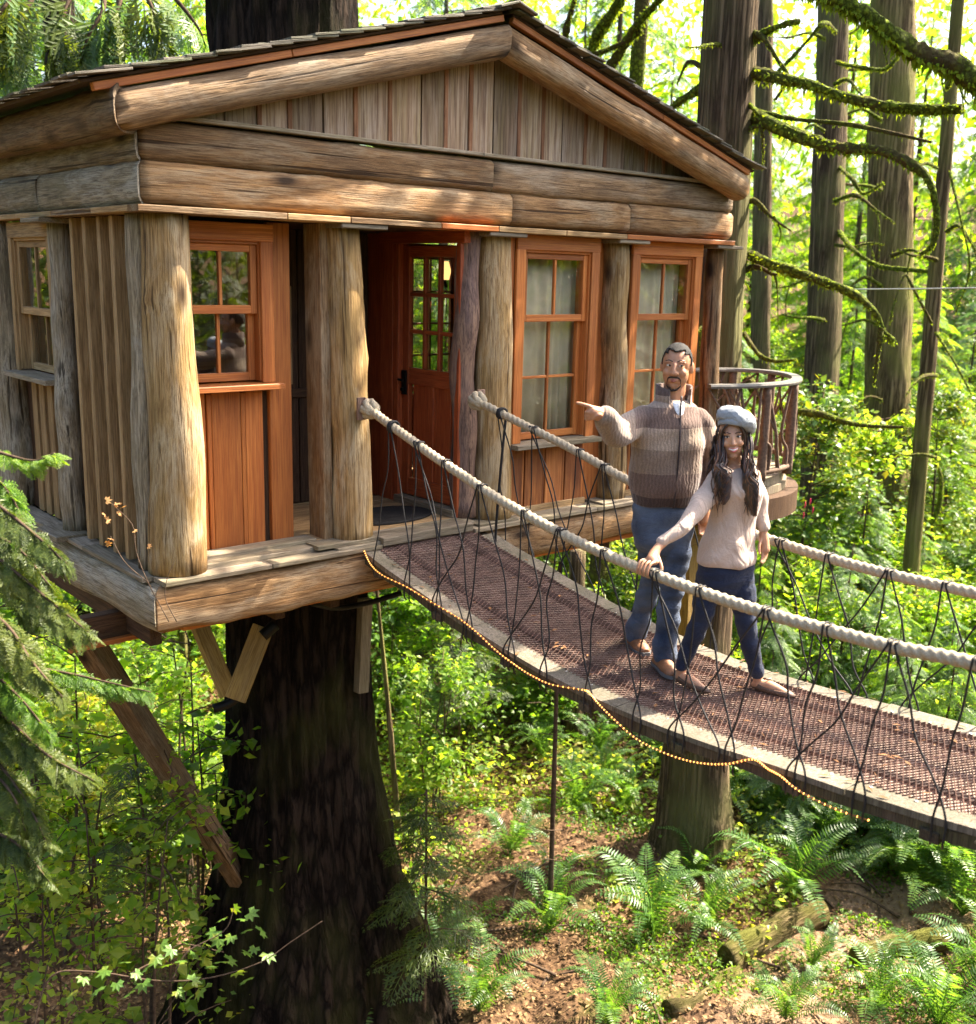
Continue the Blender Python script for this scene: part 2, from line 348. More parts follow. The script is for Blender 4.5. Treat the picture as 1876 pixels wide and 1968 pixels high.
beam('post_cap', (-.01, 1.36, 2.152), (-.01, 1.72, 2.152), .20, .03, M_GREYB, H, side=(1, 0, 0))
beam('post_foot', (-.01, 1.36, .012), (-.01, 1.76, .012), .24, .035, M_GREYB, H, side=(1, 0, 0))
# plates over the posts: trim boards and half logs
for a, b in ((-.045, .9), (.904, 1.36), (1.364, 2.1), (2.104, 2.62), (2.624, 3.3), (3.304, 3.98), (3.984, 5.38)):
    beam('plate_board', (a, .06, 2.19), (b, .06, 2.19), .24, .038, random.choice((M_BATT, M_LOG, M_CED)), H, side=(0, 1, 0))
for a, b in ((.08, .62), (.624, 1.3), (1.304, 2.0), (2.004, 3.4)):
    beam('plate_board', (.03, a, 2.19), (.03, b, 2.19), .16, .036, random.choice((M_BATT, M_LOG)), H, side=(1, 0, 0))
FY = [((0, -1, 0), .115)]
for i, (a, b, m) in enumerate(((-.02, 2.79, M_LOG), (2.792, 4.06, M_LOG), (4.062, 5.40, M_LOG))):
    o = log('plate_log', (a-.1 if i == 0 else a, .105, 2.335), (b, .105, 2.335), .124, .12, m, H, 30+i, flat=[((0, -1, 0), .112)], hew=3.2, wob=.006, knots=int(4*(b-a)), n=20)
    if i == 0: miter(o, cut_x)
miter(log('plate_log', (-.145, .10, 2.563), (2.60, .10, 2.556), .120, .116, M_LOG, H, 35, flat=[((0, -1, 0), .108)], hew=3.2, wob=.006, knots=9, n=20), cut_x)
log('plate_log', (2.602, .10, 2.556), (5.38, .10, 2.555), .116, .113, M_LOGD, H, 36, flat=[((0, -1, 0), .106)], hew=3.2, wob=.006, knots=8, n=20, label='dark weathered log')
for i, (a, b) in enumerate(((.01, 1.62), (1.622, 3.6))):
    o = log('plate_log', (.105, a-.1 if i == 0 else a, 2.332), (.105, b, 2.332), .135, .13, M_LOGG, H, 40+i, hew=3.2, wob=.01, knots=6, n=20)
    if i == 0: miter(o, cut_y)
miter(log('plate_log', (.10, -.13, 2.56), (.10, 3.6, 2.56), .128, .12, M_LOGG, H, 43, hew=3.2, wob=.008, knots=10, n=20), cut_y)
miter(log('eave_log', (-.09, -.24, 2.70), (-.09, 3.6, 2.70), .125, .12, M_LOGD, H, 44, hew=3.2, wob=.008, knots=14, n=20), cut_y)
log('eave_log', (5.2, .02, 2.70), (5.2, 3.6, 2.70), .11, .11, M_LOGD, H, 45, knots=6)
beam('ledge_board', (-.02, .05, 2.695), (2.5, .05, 2.690), .13, .026, M_GREYB, H, side=(0, 1, 0))
beam('ledge_board', (2.504, .05, 2.690), (5.32, .05, 2.685), .13, .026, M_GREYB, H, side=(0, 1, 0))
# gable boards and strips
APX, APZ = 2.575, 3.43; EL, ER, EZ = -.20, 5.30, 2.66
def rake_z(x): return EZ+(APZ-EZ)*((x-EL)/(APX-EL) if x < APX else (ER-x)/(ER-APX))
x = .17; k = 0
while x < 4.95:
    w = random.uniform(.20, .27); a, b = x, min(x+w-.012, 5.0)
    V, F = [], []
    za, zb = rake_z(a)-.02, rake_z(b)-.02
    if a < APX < b: zm = APZ-.03; top = [(a, za), (APX, zm), (b, zb)]
    else: top = [(a, za), (b, zb)]
    prof = [(a, 2.70), *top, (b, 2.70)]; cx, cz = (a+b)/2, 3.0; m = len(prof); off = random.uniform(-.004, .004)
    V = [(p[0]-cx, yy-.1, p[1]-cz) for yy in (.085+off, .115) for p in prof]
    F = [tuple(range(m-1, -1, -1)), tuple(range(m, 2*m))]+[(i, (i+1) % m, m+(i+1) % m, m+i) for i in range(m)]
    link('gable_board', mesh('gable_board', V, F, M_GAB, False), H, Matrix.Translation((cx, .1, cz)))
    if k % 3 != 1: beam('gable_strip', (b+.006, .083, 2.705), (b+.006, .083, rake_z(b)-.03), .034, .018, M_GABS, H, side=(1, 0, 0))
    x += w; k += 1
# rake logs, fascia, roof deck
for i, (a, b) in enumerate((((EL-.03, -.09, EZ-.005), (APX-.003, -.09, APZ)), ((ER+.02, -.09, EZ-.005), (APX+.003, -.09, APZ)))):
    a2 = (a[0]-.15*(1 if i == 0 else -.2), a[1], a[2]-.15*.28*(1 if i == 0 else .2)); dd = (Vector(b)-Vector(a)).normalized(); b2 = Vector(b)+dd*.1
    o = miter(log('rake_log', a2, b2, .106, .102, (M_LOGD, M_LOG)[i], H, 50+i, hew=3.2, wob=.012, knots=11, n=20), ((APX-.001, 0, 0), (1, 0, 0)) if i == 0 else ((APX+.001, 0, 0), (-1, 0, 0)))
    miter(o, cut_x if i == 0 else ((ER+.04, 0, 0), (1, 0, 0)))
    d = (Vector(b)-Vector(a)).normalized(); nrm = Vector((-d.z, 0, d.x)); nrm *= 1 if nrm.z > 0 else -1
    fa, fb = Vector(a)-d*.03+nrm*.137, Vector(b)+nrm*.137
    q = fa.lerp(fb, .42)
    beam('fascia_board', fa, q-d*.002, .042, .045, M_CED, H, side=nrm).location.y -= .045
    beam('fascia_board', q+d*.002, fb, .042, .045, M_CED, H, side=nrm).location.y -= .045
    sa, sb = fa+nrm*.036-d*.06, fb+nrm*.036
    Ls = (sb-sa).length
    V = [];
    for p in (sa, sb):
        for y in (-.20, 3.75): V += [(p.x, y, p.z-.012), (p.x, y, p.z+.006)]
    beam('roof_deck', Vector((sa.x, 1.8, sa.z)), Vector((sb.x, 1.8, sb.z)), 3.9, .02, M_DARKW, H, side=(0, 1, 0))
    nc = 18; bag = Bag()
    for c in range(nc):
        s0 = -.05+c*(Ls/nc)
        y = -.215-random.uniform(0, .02)
        j = 0
        while y < 3.75:
            w = random.uniform(.10, .17); s1 = s0+.32+random.uniform(-.02, .02); sj = s0+random.uniform(-.025, .012)
            tilt = .014+random.uniform(0, .012); lift = random.uniform(.004, .012)
            P0 = sa+d*sj+nrm*(tilt+.012+lift); P1 = sa+d*min(s1, Ls+.02)+nrm*(.012+lift*.4)
            if j < 3:
                o = beam('shingle', P0+Vector((0, y+w/2+.09, 0)), P1+Vector((0, y+w/2+.09, 0)), w-.006, .013, M_SHIN, H, side=(0, 1, 0), bev=.002)
            else:
                for q0, q1 in ((P0, P1),):
                    V = [q0+Vector((0, y+.093, 0)), q0+Vector((0, y+w+.087, 0)), q1+Vector((0, y+w+.087, 0)), q1+Vector((0, y+.093, 0))]
                    bag.add(V+[v-nrm*.012 for v in V], [(0, 1, 2, 3), (4, 7, 6, 5), (0, 4, 5, 1), (1, 5, 6, 2), (3, 2, 6, 7), (0, 3, 7, 4)])
            y += w; j += 1
    tag(bag.build('shingle_field', M_SHIN, H, origin=(1, 1, 3), smooth=False), kind='stuff')
    V = [fb+Vector((0, y, .06)) for y in (-.25, .25)]
for y in np.arange(-.26, 3.7, .3):
    for s in (-1, 1):
        beam('ridge_shingle', (APX-.004*s, y+.17, APZ+.235), (APX+s*.17, y+.17, APZ+.178), .36, .016, M_SHIN, H, side=(0, 1, .06))
# left wall
for y0, y1, z0, z1 in ((.20, 1.44, .0, 2.17), (1.45, 1.58, 0, 2.17), (2.32, 3.5, 0, 2.17), (1.58, 2.32, 0, 1.06), (1.58, 2.32, 2.05, 2.17)):
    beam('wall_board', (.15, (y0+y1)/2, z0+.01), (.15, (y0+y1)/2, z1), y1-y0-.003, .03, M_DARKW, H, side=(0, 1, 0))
for y, w in ((.54, .055), (.74, .05), (.98, .055), (1.20, .045)):
    beam('batten', (.085, y, .03), (.085, y, 2.165), w, .10, M_BATT, H, side=(0, 1, 0))
    beam('batten_strip', (.125, y+.085, .03), (.125, y+.085, 2.16), .045, .02, M_BATT, H, side=(0, 1, 0))
for y in (1.62, 1.78, 1.95, 2.12, 2.28):
    beam('wall_board', (.11, y, .03), (.11, y, 1.05), .10, .05, M_BATT, H, side=(0, 1, 0))
for y in np.arange(2.9, 3.5, .17):
    beam('batten', (.11, y, .03), (.11, y, 2.16), .06, .06, M_BATT, H, side=(0, 1, 0))

def sash(parent, P, ux, uz, w, h, cols, rows, mat, t=.045, d=.04, bars=.022, glass=None):
    """a sash with its bars and one pane per light; P lower corner, ux across, uz up"""
    P, ux, uz = Vector(P), Vector(ux), Vector(uz); nn = ux.cross(uz)
    s = beam('sash', P+ux*(t/2), P+ux*(t/2)+uz*h, t, d, mat, parent, side=ux)
    def sub(nm, a, b, ww, dd, m, sd): return beam(nm, a, b, ww, dd, m, s, side=sd, bev=.003)
    sub('sash_stile', P+ux*(w-t/2), P+ux*(w-t/2)+uz*h, t, d, mat, ux)
    sub('sash_rail', P+ux*t+uz*(t*.6), P+ux*(w-t)+uz*(t*.6), t*1.2, d-.004, mat, uz)
    sub('sash_rail', P+ux*t+uz*(h-t/2), P+ux*(w-t)+uz*(h-t/2), t, d-.004, mat, uz)
    iw, ih = w-2*t, h-2.2*t
    for c in range(1, cols): sub('glazing_bar', P+ux*(t+iw*c/cols)+uz*1.2*t, P+ux*(t+iw*c/cols)+uz*(h-t), bars, d*.7, mat, ux)
    for r_ in range(1, rows): sub('glazing_bar', P+ux*t+uz*(1.2*t+ih*r_/rows), P+ux*(w-t)+uz*(1.2*t+ih*r_/rows), bars, d*.7-.006, mat, uz)
    for c in range(cols):
        for r_ in range(rows):
            cx, cz = t+iw*(c+.5)/cols, 1.2*t+ih*(r_+.5)/rows
            q = P+ux*cx+uz*cz; e = [random.uniform(-.0012, .0012) for _ in range(2)]
            a, b = iw/cols/2, ih/rows/2
            V = [q-ux*a-uz*b+nn*e[0], q+ux*a-uz*b-nn*e[1], q+ux*a+uz*b-nn*e[0], q-ux*a+uz*b+nn*e[1]]
            V = [v-nn*.002 for v in V]+[v+nn*.002 for v in V]
            link('pane', mesh('pane', [v-q for v in V], [(0, 1, 2, 3), (7, 6, 5, 4), (0, 4, 5, 1), (1, 5, 6, 2), (2, 6, 7, 3), (3, 7, 4, 0)], glass or M_GLASS, False), s, Matrix.Translation(q))
    return s
def window(P, ux, w, h, out, upper=1, lower=1, mat=None, case=.10, sill=True, casings=(1, 1, 1), up_frac=.5, open_lower=0, cd=.03, depth=.05, sillmat=None, glass=None):
    """double hung window; P lower inner corner, out = outward dir"""
    mat = mat or M_CED; P, ux, out = Vector(P), Vector(ux), Vector(out); uz = Vector((0, 0, 1))
    fr = beam('window', P-ux*.018+uz*.0, P-ux*.018+uz*(h+.018), .036, .15, mat, H, side=ux)
    def sub(nm, a, b, ww, dd, sd, m=mat): return beam(nm, a, b, ww, dd, m, fr, side=sd)
    sub('window_frame', P+ux*(w+.018), P+ux*(w+.018)+uz*(h+.018), .036, .15, ux)
    sub('window_frame', P+uz*(h+.0185), P+ux*w+uz*(h+.0185), .036, .149, uz)
    o2 = out*.08
    if casings[0]: sub('casing', P-ux*(case/2+.01)+o2-uz*.01, P-ux*(case/2+.01)+o2+uz*(h+.02), case, cd, ux)
    if casings[1]: sub('casing', P+ux*(w+case/2+.01)+o2-uz*.01, P+ux*(w+case/2+.01)+o2+uz*(h+.02), case, cd, ux)
    if casings[2]: sub('casing', P-ux*(case+.01)+o2*1.03+uz*(h+.075), P+ux*(w+case+.01)+o2*1.03+uz*(h+.075), .11, cd, uz)
    if sill: sub('sill', P-ux*(case+.03)+out*.085-uz*.03, P+ux*(w+case+.03)+out*.085-uz*.03, .20, .038, out, sillmat or mat)
    hu = h*up_frac
    sash(H, P+uz*(h-hu)+out*.035, ux, uz, w, hu, 2, upper, mat, glass=glass)
    sash(H, P+uz*open_lower-out*.012, ux, uz, w, h-hu+.045, 2, lower, mat, glass=glass)
window((.12, 2.38, 1.10), (0, -1, 0), .72, .93, (-1, 0, 0), 1, 1, M_BATT, case=.06, up_frac=.56, open_lower=.0, sillmat=M_GREYB, depth=.1)
# bay wall, front left
BY = .33
for x0, x1, z0, z1 in ((.28, .46, 0, 2.17), (.90, 1.12, 0, 2.17), (.46, .90, 0, 1.14), (.46, .90, 2.04, 2.17)):
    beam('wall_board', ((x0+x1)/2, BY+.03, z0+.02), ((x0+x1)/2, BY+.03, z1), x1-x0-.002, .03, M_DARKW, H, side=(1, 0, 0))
for x, w in ((.42, .16), (.645, .205), (.845, .13)):
    beam('wall_board', (x, BY, .06), (x, BY, 1.09), w, .03, M_CED, H, side=(1, 0, 0))
for x in (.525, .765): beam('batten', (x, BY-.004, .06), (x, BY-.004, 1.085), .03, .026, M_CED, H, side=(1, 0, 0))
beam('corner_board', (1.04, BY-.005, .05), (1.04, BY-.005, 2.165), .165, .045, M_CED, H, side=(1, 0, 0))
window((.37, BY+.01, 1.16), (1, 0, 0), .50, .86, (0, -1, 0), 1, 1, M_CED, case=.09, casings=(0, 1, 1), glass=M_GLASSR)
beam('wall_board', (1.13, .82, .02), (1.13, .82, 2.17), .95, .03, M_CED, H, side=(0, 1, 0))
# sill and steps
beam('sill_board', (.02, .03, -.002), (.75, .03, -.002), .17, .032, M_GREYB, H, side=(0, 1, 0))
beam('sill_board', (.754, .03, -.002), (1.62, .03, -.002), .17, .032, M_GREYB, H, side=(0, 1, 0))
beam('sill_board', (2.46, .05, -.004), (3.78, .05, -.004), .22, .032, M_GREYB, H, side=(0, 1, 0))
beam('sill_board', (3.784, .05, -.004), (5.40, .05, -.004), .22, .032, M_GREYB, H, side=(0, 1, 0))
beam('sill_board', (.03, .12, -.003), (.03, 1.1, -.003), .16, .03, M_GREYB, H, side=(1, 0, 0))
beam('sill_board', (.03, 1.104, -.003), (.03, 3.5, -.003), .16, .03, M_GREYB, H, side=(1, 0, 0))
beam('step_board', (.34, .115, .028), (1.20, .115, .028), .10, .036, M_GREYB, H, side=(0, 1, 0))
beam('step_board', (.34, .235, .055), (1.22, .235, .055), .14, .036, M_GREYB, H, side=(0, 1, 0))
# rim logs
RL = log('rim_log', (-.12, .10, -.165), (1.78, .10, -.175), .155, .165, M_LOG, H, 60, hew=3.2, wob=.03, knots=12, n=22, flat=[((0, -1, 0), .14), ((0, 0, 1), .145)])
RL2 = log('rim_log', (.12, -.12, -.18), (.12, 3.6, -.20), .16, .17, M_LOGG, H, 61, hew=3.2, wob=.05, knots=14, n=22, flat=[((0, 0, 1), .16)])
log('rim_log', (2.50, .12, -.165), (5.42, .10, -.165), .155, .15, M_LOG, H, 62, hew=3.2, wob=.03, knots=14, n=22, flat=[((0, 0, 1), .14)])
miter(RL, cut_x); miter(RL2, cut_y)
beam('rim_board', (.2, .16, -.355), (5.25, .16, -.345), .10, .04, M_CED, H, side=(0, 1, 0))
# front wall, right of the door
FYW = .17
for x0, x1, z0, z1 in ((2.84, 3.02, 0, 2.17), (3.70, 4.28, 0, 2.17), (4.98, 5.26, 0, 2.17), (3.02, 3.70, 0, .62), (4.28, 4.98, 0, .62), (3.02, 3.70, 2.05, 2.17), (4.28, 4.98, 2.05, 2.17)):
    beam('wall_board', ((x0+x1)/2, FYW+.03, z0+.02), ((x0+x1)/2, FYW+.03, z1), x1-x0-.002, .03, M_CED, H, side=(1, 0, 0))
for x0, x1 in ((2.90, 3.80), (4.15, 5.06)):
    n_ = 4
    for i in range(n_):
        a = x0+(x1-x0)*i/n_; b = x0+(x1-x0)*(i+1)/n_
        beam('wall_board', ((a+b)/2, FYW-.01, .05), ((a+b)/2, FYW-.01, .545), b-a-.03, .026, M_CEDB, H, side=(1, 0, 0))
        beam('batten', (b-.012, FYW-.016, .05), (b-.012, FYW-.016, .54), .022, .02, M_CEDB, H, side=(1, 0, 0))
    beam('skirting_board', (x0-.02, FYW-.02, .035), (x1+.02, FYW-.02, .035), .06, .04, M_BATT, H, side=(0, 0, 1))
window((3.00, FYW-.03, .61), (1, 0, 0), .69, 1.43, (0, -1, 0), 1, 2, M_CED, case=.09, up_frac=.36, sillmat=M_GREYB)
window((4.28, FYW-.03, .61), (1, 0, 0), .70, 1.43, (0, -1, 0), 1, 2, M_CED, case=.09, up_frac=.36, sillmat=M_GREYB)
# porch: floor, back wall, ceiling, door
for i in range(7):
    beam('floor_board', (1.13, .10+.17*i+.085-.1, .045), (2.50, .10+.17*i+.085-.1, .045), .166, .03, M_GREYB if i < 1 else M_BATT, H, side=(0, 1, 0))
beam('threshold_board', (1.62, .03, .03), (2.44, .03, .03), .18, .06, M_GREYB, H, side=(0, 1, 0))
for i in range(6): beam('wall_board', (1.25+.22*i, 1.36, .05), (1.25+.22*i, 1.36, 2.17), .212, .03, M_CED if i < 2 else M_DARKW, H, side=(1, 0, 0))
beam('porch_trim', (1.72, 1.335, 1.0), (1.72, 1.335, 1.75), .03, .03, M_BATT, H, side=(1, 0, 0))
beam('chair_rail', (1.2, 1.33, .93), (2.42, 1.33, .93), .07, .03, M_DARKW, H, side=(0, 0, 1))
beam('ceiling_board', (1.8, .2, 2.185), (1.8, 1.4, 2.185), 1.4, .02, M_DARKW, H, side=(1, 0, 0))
DX = 2.47
beam('wall_board', (DX+.02, 1.26, .05), (DX+.02, 1.26, 2.17), .19, .05, M_RED, H, side=(0, 1, 0))
beam('door_frame', (DX-.01, 1.06, .06), (DX-.01, 1.06, 2.10), .17, .05, M_RED, H, side=(0, 1, 0))
beam('door_frame', (DX+.015, .935, .06), (DX+.015, .935, 2.09), .07, .10, M_RED, H, side=(0, 1, 0))
beam('door_frame', (DX-.005, .10, 2.135), (DX-.005, 1.16, 2.135), .09, .06, M_RED, H, side=(0, 0, 1))
beam('door_frame', (DX-.005, .165, .06), (DX-.005, .165, 2.09), .05, .06, M_RED, H, side=(0, 1, 0))
beam('door_sill', (DX, .16, .09), (DX, .92, .09), .12, .06, M_GREYB, H, side=(1, 0, 0))
dr = beam('door', (DX+.03, .855, .13), (DX+.03, .855, 2.07), .08, .045, M_RED, H, side=(0, 1, 0))
def dsub(nm, a, b, w, d, m=M_RED, sd=(0, 1, 0)): return beam(nm, a, b, w, d, m, dr, side=sd, bev=.003)
ya, yb = .205, .815
dsub('door_stile', (DX+.03, .225, .13), (DX+.03, .225, 2.07), .08, .045)
for z, h in ((2.03, .08), (1.08, .13), (.20, .14)): dsub('door_rail', (DX+.03, .265, z), (DX+.03, .815, z), h, .043, sd=(0, 0, 1))
dsub('door_rail', (DX+.03, .54, .27), (DX+.03, .54, 1.015), .08, .043)
for y in (.40, .68): dsub('door_panel', (DX+.035, y, .27), (DX+.035, y, 1.015), .19, .02)
gz0, gz1 = 1.145, 1.99
for i in (1, 2): dsub('glazing_bar', (DX+.03, .265+.55*i/3, gz0), (DX+.03, .265+.55*i/3, gz1), .03, .035)
for i in (1, 2): dsub('glazing_bar', (DX+.03, .265, gz0+(gz1-gz0)*i/3), (DX+.03, .815, gz0+(gz1-gz0)*i/3), .03, .031, sd=(0, 0, 1))
for i in range(3):
    for j in range(3):
        y, z = .265+.55*(i+.5)/3, gz0+(gz1-gz0)*(j+.5)/3
        dsub('pane', (DX+.035, y, z-.14), (DX+.035, y, z+.14), .182, .004, M_GLASS)
hb = Bag().box((DX-.012, .835, .93), (DX+.008, .885, 1.12)).tube([(DX-.012, .86, 1.04), (DX-.06, .86, 1.05), (DX-.06, .80, 1.05)], .011).tube([(DX-.012, .86, .97), (DX-.03, .86, .97)], .016)
hb.build('handle', M_BLACK, dr, origin=(DX, .86, 1.0), smooth=False)
# inner room
beam('back_wall', (.2, 3.45, 1.1), (4.38, 3.45, 1.1), 2.14, .04, M_CEDB, H, side=(0, 0, 1))
beam('back_wall', (5.06, 3.45, 1.1), (5.28, 3.45, 1.1), 2.14, .04, M_CEDB, H, side=(0, 0, 1))
beam('back_wall', (4.38, 3.45, .3), (5.06, 3.45, .3), .55, .038, M_CEDB, H, side=(0, 0, 1))
beam('back_wall', (4.38, 3.45, 2.12), (5.06, 3.45, 2.12), .12, .038, M_CEDB, H, side=(0, 0, 1))
sash(H, (4.40, 3.45, .60), (1, 0, 0), (0, 0, 1), .64, 1.46, 2, 4, M_RED)
beam('side_wall', (5.27, .22, 1.1), (5.27, 3.5, 1.1), 2.14, .04, M_CEDB, H, side=(0, 0, 1))
beam('inner_wall', (DX+.06, 1.36, 1.1), (DX+.06, 3.4, 1.1), 2.14, .04, M_CEDB, H, side=(0, 0, 1))
beam('inner_floor', (.2, 2.4, .02), (5.25, 2.4, .02), 2.1, .04, M_BATT, H, side=(0, 1, 0))
beam('inner_floor', (2.55, .76, .018), (5.25, .76, .018), 1.15, .036, M_BATT, H, side=(0, 1, 0))
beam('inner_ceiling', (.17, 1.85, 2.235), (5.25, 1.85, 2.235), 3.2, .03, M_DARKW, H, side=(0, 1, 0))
# under the floor
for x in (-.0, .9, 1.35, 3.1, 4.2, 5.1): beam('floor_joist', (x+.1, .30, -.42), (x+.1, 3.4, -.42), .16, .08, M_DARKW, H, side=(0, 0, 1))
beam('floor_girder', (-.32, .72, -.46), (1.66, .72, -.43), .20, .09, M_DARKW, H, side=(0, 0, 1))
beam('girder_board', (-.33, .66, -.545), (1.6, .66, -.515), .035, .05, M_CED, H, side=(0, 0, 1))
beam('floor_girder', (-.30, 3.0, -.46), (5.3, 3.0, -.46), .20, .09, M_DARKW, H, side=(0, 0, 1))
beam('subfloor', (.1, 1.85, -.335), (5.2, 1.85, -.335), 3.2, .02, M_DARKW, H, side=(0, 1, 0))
beam('brace', at(165, 1228, 8.0), at(468, 1700, 10.7), .21, .13, M_LOGD, H, side=(0, .3, 1), label='long grey diagonal brace')
beam('brace', at(378, 1190, 9.4), at(440, 1335, 9.4), .13, .10, M_BRACE, H, side=(1, 0, .2), label='yellowed short brace in a V')
beam('brace', at(506, 1205, 8.9), at(452, 1345, 8.9), .17, .10, M_BRACE, H, side=(1, -.5, .2), label='yellowed short brace in a V')
tube('brace_bracket', [at(410, 1362, 9.0), at(440, 1352, 9.0), at(462, 1335, 9.0)], .04, M_BLACK, H)
tube('brace_bracket', [at(505, 1222, 8.85), at(530, 1200, 8.85)], .05, M_BLACK, H)
beam('prop', at(702, 1150, 9.6), at(694, 1330, 9.8), .11, .09, M_GREYB, H, side=(1, 0, 0))
tube('cable_hose', [at(600, 1160, 7.9), at(650, 1168, 8.1), at(710, 1158, 8.2), at(770, 1140, 8.3)], .022, M_BLACK, H)
# moss lumps along the left eave and rake edge come later (M_MOSS)

# balcony on the right end
def rail_curve(z, o=0, n=44):
    P = catmull([(5.30, .06, z), (5.55, -.06, z), (5.9, -.13, z), (6.3, -.11, z), (6.7, .06, z), (7.05, .38, z), (7.18, .75, z), (7.02, 1.08, z), (6.6, 1.26, z), (6.0, 1.30, z), (5.30, 1.30, z)], n)
    T, N, B = frames(P); return P+N*o
M_RAIL = plain('weathered_handrail', (.12, .11, .098), .45, 0, .1, 30, .2, .4)
M_STICK = plain('bare_branch_wood', (.12, .075, .05), .8, 0, .3, 40, .35)
P = rail_curve(.93); T, N, B = frames(P)
V = []; F = []
for p, t, nn in zip(P, T, N):
    for a, b in ((-.05, -.02), (.05, -.02), (.055, .0), (.047, .018), (-.047, .018), (-.055, 0)): V.append(p+nn*a+np.array((0, 0, b)))
for k in range(len(P)-1):
    for i in range(6): F.append((k*6+i, k*6+(i+1) % 6, k*6+6+(i+1) % 6, k*6+6+i))
F += [tuple(range(5, -1, -1)), tuple(len(V)-6+i for i in range(6))]
link('balcony_handrail', mesh('balcony_handrail', np.array(V)-P[20], F, M_RAIL, False), H, Matrix.Translation(P[20]))
Q = rail_curve(.04)
lo = rail_curve(.10, 0)
tube('balcony_bottom_rail', lo[::3], .03, M_STICK, H, n=8)
for k in (9, 15, 20, 25, 30, 36):
    tube('balcony_post', [Q[k]+(0, 0, -.02), Q[k]+(.008, 0, .45), P[k]+(0, 0, -.02)], [.048, .043, .043], M_STICK, H, n=10)
rs = np.random.default_rng(5)
for k in range(4, 40, 2):
    a = Q[k]+(0, 0, .05); b = P[min(43, max(0, k+int(rs.integers(-3, 4))))]+(0, 0, -.02); m = (a+b)/2+rs.normal(0, .045, 3); m2 = a*.7+b*.3+rs.normal(0, .03, 3)
    tube('balcony_branch', [a, m2, m, b], [.022, .018, .016, .013], M_STICK, H, n=7)
    if k % 4 == 0: tube('balcony_branch', [m, m*.5+P[max(0, k-4)]*.5+rs.normal(0, .03, 3), P[max(0, k-5)]+(0, 0, -.02)], [.014, .010], M_STICK, H, n=6)
D = rail_curve(0.0, 0); nD = len(D)
def slab(name, z0, z1, o, mat):
    E = rail_curve(0, o); V = [(p[0], p[1], z1) for p in E]+[(p[0], p[1], z0) for p in E]; m = len(E)
    F = [tuple(range(m-1, -1, -1)), tuple(range(m, 2*m))]+[(i, (i+1) % m, m+(i+1) % m, m+i) for i in range(m)]
    c = np.array((6.2, .6, z0)); return link(name, mesh(name, np.array(V)-c, F, mat, False), H, Matrix.Translation(c))
slab('balcony_deck', -.06, .02, -.05, M_GREYB); slab('balcony_rim', -.14, -.064, -.02, M_GREYB); slab('balcony_frame', -.36, -.145, .10, M_DARKW)
beam('balcony_beam', (5.3, .42, -.52), (6.85, .42, -.52), .30, .14, M_BRACE, H, side=(0, 0, 1))
beam('balcony_brace', (6.05, .75, -.6), (6.9, 1.35, -2.35), .24, .14, M_BRACE, H, side=(1, 0, 1))

# ------------------------------------------------------------------ the hanging bridge
B = tag(empty('footbridge', (2.04, -2.6, -.4)), 'hanging rope footbridge with rusty mesh walkway sagging from the cabin door', 'footbridge')
_dy = [.12, 0, -.32, -.63, -.95, -1.4, -1.9, -2.5, -3.0, -3.5, -3.8, -4.1, -4.35, -5.6, -9.2]
_dz = [.0, -.012, -.085, -.14, -.205, -.28, -.342, -.372, -.355, -.320, -.300, -.272, -.240, -.06, .55]
_ry = [.05, -.1, -.42, -.85, -1.4, -2.0, -2.55, -3.1, -3.6, -4.1, -5.6, -9.2]
_rz = [.985, .955, .86, .745, .60, .485, .42, .388, .39, .42, .56, 1.15]
def interp(y, xs, zs):
    i = np.linspace(0, 1, 400); xs2 = np.array(xs[::-1]); zs2 = np.array(zs[::-1])
    k = np.interp(y, xs2, np.arange(len(xs2))); j = int(min(len(xs2)-2, max(0, math.floor(k)))); t = k-j
    p0 = zs2[max(0, j-1)]; p1 = zs2[j]; p2 = zs2[j+1]; p3 = zs2[min(len(zs2)-1, j+2)]
    return float(.5*((2*p1)+(p2-p0)*t+(2*p0-5*p1+4*p2-p3)*t*t+(3*p1-p0-3*p2+p3)*t**3))
def dz(y): return interp(y, _dy, _dz)
def rz(y): return interp(y, _ry, _rz)
BX0, BX1 = 1.47, 2.61
M_BRB = wood('bridge_board', (.075, .06, .045), (.155, .13, .10), (.25, .215, .17), stain=(.08, .078, .04), stain_amt=.6, knots=False, bump=.25, var=.25)
M_PLY = wood('walkway_plank', (.19, .135, .105), (.31, .225, .18), (.42, .315, .26), knots=False, var=.2)
M_SIDE = wood('bridge_stringer', (.035, .025, .018), (.075, .052, .036), (.12, .09, .06), stain=(.06, .075, .02), stain_amt=.5, knots=False)
M_MESH = plain('rusty_mesh', (.17, .10, .078), .65, .2, 0, 12, .45)
M_RUN = wood('dark_runner', (.03, .02, .018), (.06, .042, .036), (.09, .06, .05), knots=False)
M_ROPE = plain('pale_rope', (.37, .31, .22), .9, 0, .5, 130, .22, .1)
M_CORD = plain('black_cord', (.018, .017, .018), .6, 0, .3, 200, .3, .3)
M_STEEL = plain('steel_screw', (.6, .6, .6), .3, .9)
y = .10; k = 0
bounds = [.10]
while bounds[-1] > -8.4: bounds.append(bounds[-1]-random.uniform(.55, .8))
